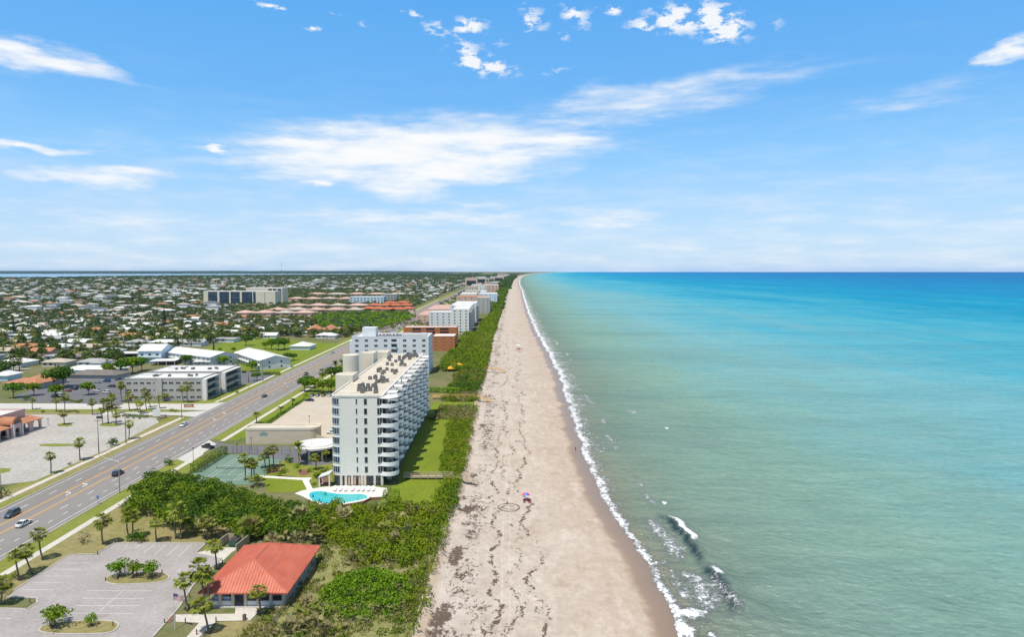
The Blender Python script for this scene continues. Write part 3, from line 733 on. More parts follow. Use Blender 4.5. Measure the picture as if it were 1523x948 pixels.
breaker([(989, 768), (1010, 786), (1033, 812), (1050, 842)], 1.15, 1.3, .74, .62)
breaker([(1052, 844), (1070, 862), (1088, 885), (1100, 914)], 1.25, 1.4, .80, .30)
for (px, py, a_, b_, s_) in ((988, 748, .9, 1.6, 1.1), (992, 637, .9, 2.2, 1.15), (1018, 640, 5.5, .8, .60), (944, 614, 2.6, 1.1, .85), (912, 603, 5, 1.4, .56), (925, 598, 5, 1.0, .52), (985, 608, 6, .7, .42), (889, 651, 1.5, 1.5, .62), (895, 672, 1.8, 2.5, .62), (872, 640, 1.6, 2, .5),
                         (975, 838, 2.2, 2.4, .66), (990, 800, 2.5, 2.5, .55), (1016, 885, 1.0, 2.8, .9), (1025, 912, 3.2, 2.4, 1.05), (1018, 938, 2.2, 3.4, 1.15), (1008, 950, 2.5, 2.5, 1.0), (1045, 910, 1.6, 1.4, .85), (1060, 945, 1.2, 1.4, .8), (1030, 868, 3, 3, .5), (1055, 872, 2.6, 2.2, .62), (1010, 815, 3, 2, .6), (880, 690, 1.0, 2, .6), (925, 602, 7, .9, .62), (940, 612, 4, .7, .8), (1005, 638.5, 8, .5, .62), (900, 668, 2.5, 1.2, .62), (1000, 850, 4, 2, .5), (1040, 890, 3, 3, .62), (975, 800, 3, 2, .5), (1065, 890, 2.5, 3, .66)):
    qx_, qy_ = g(px, py, SEA_Z)
    foam = np.maximum(foam, s_ * 1.12 * np.exp(-((X - qx_) / (a_ * 1.15)) ** 2 - ((YY - qy_) / (b_ * 1.15)) ** 2))
m, t, b = newmat('sea_water')
p = t.pos(); oa = t.attr('offshore'); fa = t.attr('foam')
lg = t.math('LOGARITHM', t.math('MAXIMUM', oa, 1.0), 10.0)
pn = t.noise(t.mapping(p, (1, .22, 1)), .004, 4, .6)
pn2 = t.noise(t.mapping(p, (1, .4, 1)), .03, 4, .6)
ll = t.math('ADD', lg, t.math('ADD', t.math('MULTIPLY', t.math('SUBTRACT', pn, .5), .9), t.math('MULTIPLY', t.math('SUBTRACT', pn2, .5), .4)))
f = t.map(ll, 0, 4.2)
c = t.ramp(f, [(0.0, (.30, .24, .15)), (.15, (.215, .235, .165)), (.30, (.195, .27, .205)), (.43, (.215, .365, .30)), (.53, (.18, .42, .46)), (.62, (.07, .385, .51)), (.70, (.0, .285, .475)), (.78, (.0, .21, .45)), (.87, (.0, .145, .40)), (1.0, (.0, .09, .31))])
# slicks and small chop, their ripple light and dark painted into the colour
chop = t.noise(t.mapping(p, (1, 1.9, 1), rot=(0, 0, R(20))), .35, 5, .65)
c = t.mix(t.map(chop, .36, .70, .0, .38), c, t.mix(.6, c, (.015, .07, .075)))
mid = t.noise(t.mapping(p, (.6, 2.4, 1), rot=(0, 0, R(-14))), .09, 6, .68)
c = t.mix(t.map(mid, .40, .66, .0, .36), c, t.mix(.5, c, (.02, .09, .10)))
farn = t.noise(t.mapping(p, (.35, 1.6, 1), rot=(0, 0, R(6))), .008, 7, .66)
c = t.mix(t.map(farn, .42, .64, .0, .34), c, t.mix(.5, c, (.01, .10, .15)))
c = t.mix(t.map(t.noise(t.mapping(p, (.5, 2.2, 1), rot=(0, 0, R(12))), .05, 5, .65), .48, .72, 0, .3), c, t.mix(.4, c, (.33, .38, .36)))
c = t.mix(t.math('MULTIPLY', t.attr('face_shade'), 1.0), c, (.018, .045, .055))  # dark shade of the steep breaker faces, painted into the water colour
lace = t.noise(t.mapping(p, (1, .8, 1)), 1.1, 8, .78, dist=.6)
vor = t.node('ShaderNodeTexVoronoi', feature='DISTANCE_TO_EDGE'); t.l.new(t.vmath('ADD', p, t.vmath('MULTIPLY', t.noise(p, .6, 3, out=1), (1.6, 1.6, 0))), vor.inputs['Vector']); vor.inputs['Scale'].default_value = .55
net = t.map(vor.outputs['Distance'], .0, .2, .16, -.06)
fm = t.map(t.math('ADD', t.math('ADD', fa, net), t.math('MULTIPLY', t.math('SUBTRACT', lace, .5), 2.3)), .50, .9, 0, 1)
fm = t.math('MULTIPLY', fm, t.map(fa, .08, .3))
c = t.mix(t.math('MULTIPLY', fm, .96), c, (.80, .82, .83))
t.n.remove(b)
b = t.node('ShaderNodeBsdfDiffuse', i_Color=c); gl = t.node('ShaderNodeBsdfGlossy'); gl.inputs['Roughness'].default_value = .22
mxs = t.node('ShaderNodeMixShader'); t.set(mxs.inputs[0], t.map(fm, 0, 1, .055, .0)); t.l.new(b.outputs[0], mxs.inputs[1]); t.l.new(gl.outputs[0], mxs.inputs[2])
t.l.new(mxs.outputs[0], t.n['Material Output'].inputs['Surface'])
hgt = t.math('ADD', t.math('MULTIPLY', t.noise(t.mapping(p, (1, 1.6, 1), rot=(0, 0, R(24))), .22, 6, .62), 1.0), t.math('MULTIPLY', fm, .25))
h2 = t.noise(t.mapping(p, (1, 1.5, 1), rot=(0, 0, R(30))), .06, 4, .6)
hgt = t.math('ADD', hgt, t.math('MULTIPLY', h2, 2.2))
nb = t.bump(hgt, 1.0, 1.4); t.l.new(nb, b.inputs['Normal']); t.l.new(nb, gl.inputs['Normal'])
MT['sea'] = m
kind(grid_mesh('sea', X, YY, Z, m, {'offshore': np.maximum(O, 0), 'foam': foam, 'face_shade': face}), 'structure', 'shallow turquoise sea with small breakers')
# lagoon behind the island and the mainland beyond it
m, t, b = newmat('lagoon_water'); t.l.new(t.mix(t.noise(t.pos(), .002, 3), (.16, .29, .42), (.24, .38, .50)), b.inputs['Base Color']); b.inputs['Roughness'].default_value = .25; MT['lagoon'] = m
lg_ = MB().sheet(gp([(-300, 414.5), (60, 414), (170, 412), (260, 411), (420, 410), (560, 409), (560, 407.6), (-600, 407.6)]), .3)
kind(lg_.build('lagoon', MT['lagoon']), 'structure', 'blue lagoon far inland')
Y = np.array([13500, 14500, 17000, 21000, 24800.]); Xs = np.linspace(-26000, -1500, 260)
XX, YY = np.meshgrid(Xs, Y); Z = (18 + 26 * fbm(XX / 700, YY / 900, 91, 4)) * np.array([0, 1, 1.1, 1.2, 1.2])[:, None] * sstep(-1500, -4500, XX)
kind(grid_mesh('mainland_hills', XX, YY, Z, M('mainland_green', (.03, .05, .03), .95, .2, .002)), 'structure', 'low wooded mainland shore on the horizon')
# ------------------------------------------------------------------ foliage geometry
def unit(a): return a / np.maximum(np.linalg.norm(a, axis=-1, keepdims=True), 1e-6)
def leafquads(P, N, L, rng, w=.34, D=None):
    """kite-shaped leaves at P, facing N; D: long axis"""
    n = len(P); N = unit(N)
    A = rng.normal(size=(n, 3)) if D is None else D
    T = unit(A - (A * N).sum(1, keepdims=True) * N); B = np.cross(N, T)
    L = np.broadcast_to(np.asarray(L, float), (n,))[:, None]
    return np.stack([P - T * L * .5, P + B * L * w + T * L * .05 - N * L * .06, P + T * L * .5, P - B * L * w + T * L * .05 - N * L * .06], 1)
def cloud(blobs, dens, size, rng, zmin=-.35, inner=.25, up=.22, shell=(.80, 1.10)):
    out = []
    B = np.array([b[:6] for b in blobs], float)
    for k, (cx, cy, cz, a, b_, c_) in enumerate(B):
        n = max(6, int(dens * 2 * math.pi * ((a * b_ + a * c_ + b_ * c_) / 3)))
        d = unit(rng.normal(size=(n * 2, 3))); d = d[d[:, 2] > zmin][:n]
        r = rng.uniform(shell[0], shell[1], len(d)); ins = rng.random(len(d)) < inner; r[ins] *= rng.uniform(.5, .9, ins.sum())
        Pp = np.array([cx, cy, cz]) + d * np.array([a, b_, c_]) * r[:, None]
        nr = d + rng.normal(size=d.shape) * .55 + np.array([0, 0, up])
        out.append(leafquads(Pp, nr, size * rng.uniform(.65, 1.3, len(d)), rng))
    V = np.concatenate(out)
    return V
def above(V, z): return V[V[:, :, 2].mean(1) > z]

def tree_proto(name, label, h, r, seed, mat, leaf=.55, dens=7, nb=11, spread=1.0, cat='tree', low=.38, trunk_r=.16, multi=1):
    rng = np.random.default_rng(seed); rd = random.Random(seed)
    root = thing(name, label, cat)
    blobs = []; tr = MB()
    for k in range(nb):
        t = rd.random() * 6.283; q = math.sqrt(rd.random()) * .72 * r * spread
        z = h * (low + .16 + .36 * rd.random() * (1 - .5 * q / r)); br = r * rd.uniform(.28, .5)
        blobs.append((q * math.cos(t), q * math.sin(t), z, br, br, br * rd.uniform(.6, .85)))
    blobs.append((0, 0, h * .8, r * .5, r * .5, h * .18))
    for s in range(multi):
        ox, oy = (rd.uniform(-.35, .35), rd.uniform(-.35, .35)) if multi > 1 else (0, 0)
        tr.path([(ox, oy, -.1), (ox * 1.5 + .1, oy * 1.5, h * .25), (ox * 2.0, oy * 2.0 + .1, h * .52)], [trunk_r * 1.25, trunk_r, trunk_r * .75], 7)
    for b_ in blobs[:7]:
        tr.path([(0, .05, h * .3), (b_[0] * .5, b_[1] * .5, h * .3 + (b_[2] - h * .3) * .6), b_[:3]], [trunk_r * .7, trunk_r * .45, trunk_r * .2], 5)
    tr.build('trunk', MT['bark'], root, smooth=True)
    quads('crown', cloud(blobs, dens, leaf, rng), mat, root)
    return root

def fan_frond(out, mi, c, az_, el_, Ls, Lf, rng, m=0, n=8, droop=.5, wid=.11):
    d = np.array([math.cos(az_) * math.cos(el_), math.sin(az_) * math.cos(el_), math.sin(el_)])
    s = np.array([-math.sin(az_), math.cos(az_), 0.]); nn = np.cross(d, s)
    hub = c + d * Ls + np.array([0, 0, -droop * .25 * Ls])
    out.append(np.array([c - s * .03, c + s * .03, hub + s * .03, hub - s * .03])); mi.append(m)
    d2 = unit(d + np.array([0, 0, -droop * .45]))
    for i in range(n):
        a = (i / (n - 1) - .5) * 2.5 + rng.uniform(-.08, .08)
        e = d2 * math.cos(a) + s * math.sin(a); L = Lf * (1 - .18 * abs(a)) * rng.uniform(.85, 1.1)
        tip = hub + e * L + np.array([0, 0, -droop * L * .55 * (.5 + abs(a))])
        midp = hub + e * L * .55 + np.array([0, 0, -.10 * droop * L])
        sd = unit(np.cross(e, nn)); w_ = L * wid
        out.append(np.array([hub, midp + sd * w_, tip, midp - sd * w_])); mi.append(m)
def feather_frond(out, mi, c, az_, el_, L, rng, m=0, n=11, droop=1.0):
    d = np.array([math.cos(az_) * math.cos(el_), math.sin(az_) * math.cos(el_), math.sin(el_)]); s = np.array([-math.sin(az_), math.cos(az_), 0.])
    def pt(t): return c + d * L * t + np.array([0, 0, -droop * L * .42 * t * t])
    for i in range(n):
        t = .12 + .88 * i / (n - 1); p = pt(t); tg = unit(pt(t + .03) - p); w_ = L * .24 * math.sin(math.pi * min(1, .15 + t * .8))
        for sg in (-1, 1):
            e = unit(s * sg + tg * .6 + np.array([0, 0, -.35])); tip = p + e * w_
            out.append(np.array([p, p + tg * L * .055 + e * w_ * .5, tip, p - tg * L * .055 + e * w_ * .5])); mi.append(m)
    for i in range(4):
        a, b_ = pt(i / 4), pt((i + 1) / 4); out.append(np.array([a - s * .04, a + s * .04, b_ + s * .03, b_ - s * .03])); mi.append(m)

def palm_proto(name, label, h, seed, feather=False, nf=38, skirt=9, cr=1.0, tr=.17, far=False, cat='palm tree'):
    rng = np.random.default_rng(seed); root = thing(name, label, cat)
    bx, by = rng.uniform(-.25, .25, 2)
    mb = MB(); N_ = 5
    pts = [(bx * math.sin(math.pi * i / N_), by * math.sin(math.pi * i / N_), h * i / N_ - (.1 if i == 0 else 0)) for i in range(N_ + 1)]
    mb.path(pts, [tr * (1.35 if i == 0 else 1.0 - .05 * i) for i in range(N_ + 1)], 7)
    mb.tube((0, 0, h - .9), (0, 0, h + .1), tr * 1.2, tr * 1.7, 7)
    mb.build('trunk', MT['trunk'], root, smooth=True)
    out, mi = [], []; c = np.array([0, 0, h])
    for i in range(nf):
        e = R(rng.uniform(-38, 82)) if not feather else R(rng.uniform(-18, 80)); a = i * 2.39996 + rng.uniform(-.2, .2)
        if feather: feather_frond(out, mi, c, a, e, rng.uniform(2.2, 2.9) * cr, rng, 0, 8 if far else 12, rng.uniform(.7, 1.2))
        else: fan_frond(out, mi, c, a, e, rng.uniform(.85, 1.25) * cr, rng.uniform(.8, 1.05) * cr, rng, 0, 6 if far else 9, rng.uniform(.35, .9), .15 if far else .105)
    for i in range(skirt):
        e = R(rng.uniform(-72, -35)); a = rng.uniform(0, 6.28)
        if feather: feather_frond(out, mi, c - [0, 0, .2], a, e, 1.7 * cr, rng, 1, 7, .5)
        else: fan_frond(out, mi, c - [0, 0, .25], a, e, .7 * cr, .75 * cr, rng, 1, 5, .7, .14)
    quads('crown', np.array(out), [L_PALM, L_DRY], root, mi)
    return root

CABBAGE = [Proto(palm_proto('cabbage_palm', 'cabbage palm', 6.0, s, cr=c_, skirt=k)) for s, c_, k in ((11, 1.0, 9), (12, 1.12, 14), (13, .92, 6), (14, 1.05, 18))]
DATE = [Proto(palm_proto('feather_palm', 'feather palm', 6.0, s, True, 24, 5, 1.0, .2)) for s in (21, 22)]

def place_palm(base, crown, label, protos=CABBAGE, group=None, i=[0], sc=1.0):
    x, y = g(*base)
    xc, h = gz(crown[0], crown[1], y); h = max(1.8, h)
    i[0] += 1
    P_ = protos[i[0] % len(protos)]
    s = h / 6.0; wdt = (.88 + .26 * s) * sc
    o = P_.put((x, y, 0), 0, label, group, (wdt, wdt, s))
    tilt = math.atan2(xc - x, h)
    o.rotation_euler = (Matrix.Rotation(max(-.3, min(.3, tilt)), 4, 'Y') @ Matrix.Rotation(i[0] * 1.7, 4, 'Z')).to_euler()
    return o
def z3(x, y): return (420 + x / 3.387, 480 + y / 3.387)
def z4(x, y): return (160 + x / 4.2306, 560 + y / 4.2306)
def z5(x, y): return (x / 5.927, 560 + y / 5.927)
def z6(x, y): return (150 + x / 5.077, 480 + y / 5.077)
def z3b(x, y): return (450 + x / 4.351, 390 + y / 4.351)
def zb(x, y): return (600 + x / 4.74, 560 + y / 4.74)
GP = 'palms around the beach car park'
for f_, bx, by, cx, cy, lb, *pr in (
    (z1, 505, 495, 505, 375, 'upright cabbage palm alone on the dry grass north of the car park corner'),
    (z1, 632, 462, 622, 362, 'left of two twin cabbage palms behind the dark bush on the dry grass'),
    (z1, 652, 462, 652, 352, 'right of two twin cabbage palms behind the dark bush on the dry grass'),
    (z1, 768, 482, 765, 388, 'short cabbage palm between the dark bush and the thicket edge'),
    (z1, 862, 467, 860, 322, 'tall cabbage palm in front of the thicket above the car park end'),
    (z1, 885, 470, 888, 352, 'cabbage palm leaning close beside the tall one at the thicket edge'),
    (z1, 1018, 476, 1010, 378, 'cabbage palm standing in the thicket behind the refuse enclosure'),
    (z1, 210, 572, 190, 442, 'cabbage palm leaning slightly left, last before the sidewalk bare shrub'),
    (z1, 160, 640, 118, 520, 'strongly leaning cabbage palm by the corner of the car park'),
    (z1, 97, 672, 72, 545, 'cabbage palm nearest the sidewalk beside the strongly leaning one'),
    (z1, 1060, 618, 1048, 498, 'slim cabbage palm between the refuse enclosure and the red roof'),
    (z1, 920, 822, 898, 668, 'cabbage palm at the west tip of the pavilion planting'),
    (z1, 1012, 815, 972, 612, 'tallest cabbage palm touching the red roof corner'),
    (z1, 1024, 815, 1008, 640, 'cabbage palm right beside the tallest one at the red roof corner'),
    (z1, 1022, 932, 985, 785, 'leaning cabbage palm beside the path at the front of the pavilion'),
    (z1, 1280, 842, 1262, 722, 'single cabbage palm in front of the pavilion porch'),
    (z1, 2, 790, 8, 680, 'grey green palm at the left edge of the car park'),
    (z2, 212, 182, 205, 72, 'left of three tall palms on the near side of the tennis court'),
    (z2, 245, 188, 236, 92, 'middle of three tall palms on the near side of the tennis court'),
    (z2, 258, 188, 252, 100, 'right of three tall palms on the near side of the tennis court'),
    (z2, 312, 120, 298, 64, 'leftmost palm of the dark cluster between tennis court and garden'),
    (z2, 330, 116, 322, 40, 'tall middle palm of the dark cluster between tennis court and garden'),
    (z2, 352, 118, 345, 28, 'broad palm at the back of the dark cluster beside the tennis court'),
    (z4, 1212, 560, 1200, 442, 'palm at the left side of the round white canopy', DATE),
    (z4, 1308, 588, 1306, 510, 'short palm in the garden in front of the round white canopy'),
    (z4, 1372, 540, 1370, 480, 'palm between the round white canopy and the tower'),
    (z4, 935, 298, 935, 238, 'stout bushy date palm on the green strip by the beige wall', DATE),
    (z4, 1165, 180, 1168, 148, 'small round palm at the edge of the condominium car park', DATE),
    (z4, 1092, 232, 1092, 198, 'low bushy palm between sidewalk and the condominium car park', DATE),
    (z5, 447, 857, 440, 702, 'palm by the sidewalk, nearest along the empty plaza lot'),
    (z5, 705, 742, 695, 582, 'palm by the sidewalk, second along the empty plaza lot'),
    (z5, 1135, 557, 1135, 420, 'palm beside the right wooden utility pole on the plaza lot edge'),
    (z5, 566, 427, 556, 328, 'palm on the small grass island nearest the pink arcade'),
    (z5, 907, 424, 890, 302, 'left palm on the far grass island of the plaza lot'),
    (z5, 1027, 428, 1025, 342, 'right palm on the far grass island of the plaza lot'),
    (z5, 495, 312, 490, 212, 'palm on the planted bed behind the pink arcade roof'),
    (z5, 572, 318, 570, 180, 'thin tall palm on the bed behind the plaza lot'),
    (z5, 286, 292, 286, 206, 'palm behind the right end of the pink arcade building'),
    (z5, 820, 340, 810, 226, 'palm on the bed north of the plaza lot beside the dark bin'),
    (z5, 912, 302, 910, 214, 'palm in the side street median near the apartment car park'),
    (z5, 955, 415, 955, 240, 'slender palm behind the far grass island of the plaza lot'),
    (z5, 990, 335, 985, 190, 'palm in the side street median in front of the parked cars'),
    (z5, 1020, 330, 1022, 266, 'short palm of the side street median beside a taller one'),
    (z5, 1072, 228, 1066, 80, 'tall palm at the left corner of the three storey apartments'),
    (z6, 218, 665, 212, 548, 'palm by the left end of the long apartment front'),
    (z6, 285, 680, 270, 580, 'palm with a full crown in the median near the apartments'),
    (z6, 303, 690, 296, 610, 'low palm in the median right beside a full crowned palm'),
    (z6, 345, 660, 335, 525, 'tall palm before the middle of the long apartment front'),
    (z6, 378, 640, 360, 560, 'thin palm before the middle windows of the apartments'),
    (z6, 448, 650, 438, 570, 'palm before the stair bay of the apartments'),
    (z6, 487, 595, 480, 545, 'small palm against the right half of the apartment front'),
    (z6, 625, 602, 612, 500, 'left of two palms by the brick monument sign'),
    (z6, 657, 605, 652, 480, 'right of two palms by the brick monument sign'),
    (z6, 158, 595, 150, 470, 'palm left of the apartments at the car park entrance'),
    (z6, 852, 540, 848, 450, 'palm in the notch between the two apartment blocks'),
    (z6, 20, 655, 18, 590, 'palm on the far left of the side street median'),
    (z6, 88, 655, 80, 560, 'palm in the side street median left of the apartments'),
    (z3, 300, 268, 300, 200, 'palm left of the tall stair towers by the road', DATE),
    (z3, 275, 268, 268, 205, 'full crowned palm beside the road behind the condominium', DATE),
    (z3, 320, 268, 318, 190, 'palm touching the tall cream stair tower', DATE),
    (z3, 205, 320, 200, 250, 'palm above the car park trees by the road'),
    (z3, 180, 360, 178, 320, 'low palm over parked cars at the end of the condominium car park'),
    (z3, 232, 360, 228, 310, 'palm over the parked cars close to the low tower block'),
):
    place_palm(f_(bx, by), f_(cx, cy), lb, pr[0] if pr else CABBAGE)

# ------------------------------------------------------------------ bushes and small trees placed by hand
TREE_A = Proto(tree_proto('sea_grape_tree', 'sea grape', 3.6, 2.4, 31, L_MID, .42, 8, 12, multi=3, low=.25, trunk_r=.09, cat='small tree'))
TREE_B = Proto(tree_proto('sea_grape_tree', 'sea grape', 3.2, 2.2, 32, L_MID, .42, 8, 10, multi=3, low=.25, trunk_r=.09, cat='small tree'))
def place_tree(proto, px, label, h=None, base=3.6, group=None, rz=None, sx=1.0):
    x, y = g(*px); s = (h / base) if h else 1.0
    return proto.put((x, y, 0), rz if rz is not None else random.uniform(0, 6), label, group, (s * sx, s * sx, s))
place_tree(TREE_A, z1(590, 655), 'left sea grape tree on the long kerbed island in the car park', 4.0)
place_tree(TREE_B, z1(655, 655), 'middle sea grape tree on the long kerbed island in the car park', 3.6, 3.2)
place_tree(TREE_A, z1(738, 655), 'right sea grape tree on the long kerbed island, slightly apart', 3.7)
place_tree(TREE_A, z1(262, 905), 'larger leafy tree on the front kerbed island', 4.2, sx=1.08)
place_tree(TREE_B, z1(448, 898), 'small thin tree on the front kerbed island', 2.5, 3.2, sx=.95)
BUSH = Proto(tree_proto('garden_bush', 'bush', 2.0, 1.6, 33, L_DARK, .36, 9, 10, low=.1, trunk_r=.06, multi=2, cat='bush'))
BUSH_G = Proto(tree_proto('garden_bush', 'bush', 2.0, 1.5, 34, L_GREY, .34, 4, 9, low=.2, trunk_r=.06, multi=3, cat='bush'))
BUSH_B = Proto(tree_proto('garden_bush', 'bush', 1.6, 1.5, 35, L_BRIGHT, .34, 9, 9, low=.08, trunk_r=.05, cat='bush'))
for pr, f_, x, y, h, lb in ((BUSH, z1, 680, 478, 2.9, 'dark round bush at the foot of the twin cabbage palms'), (BUSH, z1, 655, 474, 2.2, 'smaller dark bush left of the dark round bush'),
    (BUSH_G, z1, 405, 488, 2.7, 'bare greyish shrub beside the sidewalk'), (BUSH_G, z1, 612, 335, 2.6, 'pale grey shrub where the sidewalk meets the thicket'), (BUSH_G, z1, 645, 290, 2.8, 'pale grey shrub at the road end of the thicket'),
    (BUSH_G, z1, 30, 700, 2.6, 'grey shrub by the left corner of the car park'), (BUSH_G, z1, 10, 735, 2.4, 'grey shrub at the left edge below another grey shrub'), (BUSH_B, z1, 70, 660, 1.3, 'low shrub beneath the cabbage palm by the sidewalk'),
    (BUSH, z5, 1000, 615, 3.3, 'dark bush on the edge of the plaza lot near the sidewalk'), (BUSH, z5, 620, 780, 1.0, 'low dark shrub by the sidewalk between two plaza palms'), (BUSH, z5, 745, 745, .9, 'low shrub at the foot of the second plaza palm'),
    (BUSH, z5, 490, 862, .7, 'tiny shrub at the foot of the nearest plaza palm'), (BUSH, z5, 380, 322, 1.4, 'shrub in the bed beyond the pink arcade'), (BUSH, z5, 680, 325, 1.2, 'shrub in the middle of the bed beyond the plaza lot'), (BUSH_G, z5, 600, 320, 1.2, 'pinkish grey shrub in the bed beyond the plaza lot'),
    (BUSH, z5, 238, 212, 3.0, 'rounded dark bush on the lawn across the side street'), (BUSH, z5, 1130, 372, 1.2, 'left shrub of the row by the plaza lot corner'), (BUSH, z5, 1180, 375, 1.1, 'middle shrub of the row by the plaza lot corner'), (BUSH, z5, 1230, 376, 1.2, 'right shrub of the row by the plaza lot corner'),
    (BUSH, z1, 5, 262, 3.4, 'dark bush at the left edge beside the sidewalk'), (BUSH_B, z2, 390, 150, 1.5, 'bright shrub at the corner of the tennis court'),
    (BUSH, z2, 425, 92, 2.6, 'clipped dark ball bush in front of the drive'), (BUSH_B, z2, 462, 120, 1.6, 'bright round shrub in the garden bed left of the canopy'), (BUSH, z2, 405, 142, 1.8, 'dark shrub under the palm cluster'), (BUSH, z2, 345, 140, 2.6, 'dense dark shrub below the palm cluster beside the court'), (BUSH, z2, 318, 146, 2.0, 'dark shrub at the court end of the palm cluster'),
    (BUSH_B, z2, 530, 140, 1.5, 'wide bright shrub in front of the round canopy'), (BUSH, z2, 560, 170, 1.9, 'shrub in the garden beside the pool path'), (BUSH_B, z2, 585, 165, 2.2, 'tall bright shrub by the small entrance canopy'), (BUSH, z2, 612, 150, 2.4, 'dark shrub next to the small entrance canopy'), (BUSH_B, z2, 552, 205, 1.1, 'low shrub at the bend of the white pool path'),
    (BUSH, z2, 480, 140, 1.0, 'low red brown bed shrub near the garden path'), (BUSH, z4, 380, 560, 2.6, 'bush at the road end of the thicket by the sidewalk'), (BUSH, z4, 290, 625, 2.4, 'bush on the road side of the thicket'),
    (BUSH, z4, 400, 222, 1.6, 'shrub beside the white board sign'), (BUSH_B, z4, 430, 226, 1.4, 'lighter shrub right of the white board sign'), (BUSH_B, z4, 1250, 128, 1.8, 'shrub at the road corner of the condominium car park'), (BUSH, z6, 1030, 535, 1.5, 'low clipped shrub on the apartment lawn'),):
    place_tree(pr, f_(x, y), lb, h, {'33': 2.0}.get('', 1.6 if pr is BUSH_B else 2.0))
TREE_C = Proto(tree_proto('broadleaf_tree', 'tree', 7.0, 4.2, 36, L_DARK, .8, 5, 14, cat='tree'))
TREE_D = Proto(tree_proto('broadleaf_tree', 'tree', 7.0, 4.0, 37, L_MID, .8, 5, 13, cat='tree'))
for pr, f_, x, y, h, lb in ((TREE_C, z3, 250, 300, 9.0, 'tall bushy tree beside the stair towers by the road'), (TREE_D, z3, 300, 285, 8.5, 'leafy tree left of the round stair tower'), (TREE_C, z3, 130, 330, 7.0, 'bushy tree on the green strip by the road'), (TREE_C, z4, 1240, 95, 7.5, 'dark round tree at the far road corner of the condominium car park'), (TREE_D, z3, 165, 350, 7.5, 'leafy tree shading cars at the end of the condominium car park'), (TREE_D, z3, 245, 355, 7.5, 'leafy tree against the low cream tower block'), (TREE_D, z3, 205, 352, 7.2, 'leafy tree in the middle of the row over the parked cars'),
    (TREE_C, z6, 150, 400, 10, 'large spreading tree left behind the apartments'), (TREE_D, z6, 240, 385, 11, 'largest spreading green tree behind the apartments'), (TREE_C, z6, 310, 365, 9, 'spreading tree right of the largest green one behind the apartments'), (TREE_D, z6, 60, 405, 8, 'round tree at the far corner of the apartment car park'),
    (TREE_C, z6, 1180, 440, 5, 'dark tree by the motel car park beside the road'), (TREE_D, z6, 1140, 370, 7, 'tree at the near corner of the right motel'), (TREE_D, z6, 930, 325, 7, 'tree between the two white motels'), (TREE_C, z6, 640, 320, 7, 'tree in front of the long white motel'),
    (TREE_C, z6, 1095, 175, 9, 'umbrella shaped tree on the green field'), (TREE_D, z6, 1290, 205, 9, 'left tree of the clump on the green field'), (TREE_C, z6, 1340, 210, 10, 'middle tree of the clump on the green field'), (TREE_D, z6, 1385, 200, 9, 'right tree of the clump on the green field'), (TREE_D, z6, 1240, 200, 6, 'small tree left of the clump on the green field'),
    (TREE_C, z6, 1410, 290, 6, 'tree between the right motel and the road'), (TREE_D, z6, 1455, 285, 5, 'tree nearest the road right of the motels'), (TREE_D, z6, 1000, 225, 4, 'small round tree in front of the green field'), (TREE_D, z6, 900, 225, 3.5, 'bush at the near edge of the green field'),
    (TREE_D, z5, 780, 165, 7, 'tree on the island of the apartment car park'), (TREE_C, z5, 560, 95, 12, 'big dark tree behind the apartment car park'), (TREE_C, z5, 480, 105, 11, 'big dark tree left of another behind the apartment car park'), (TREE_D, z5, 300, 170, 7, 'tree in front of the orange tiled house'), (TREE_C, z5, 120, 190, 8, 'tree left of the orange tiled house'),
    (TREE_D, z5, 490, 190, 7, 'tree at the left end of the apartment car park'),):
    place_tree(pr, f_(x, y), lb, h, 7.0)

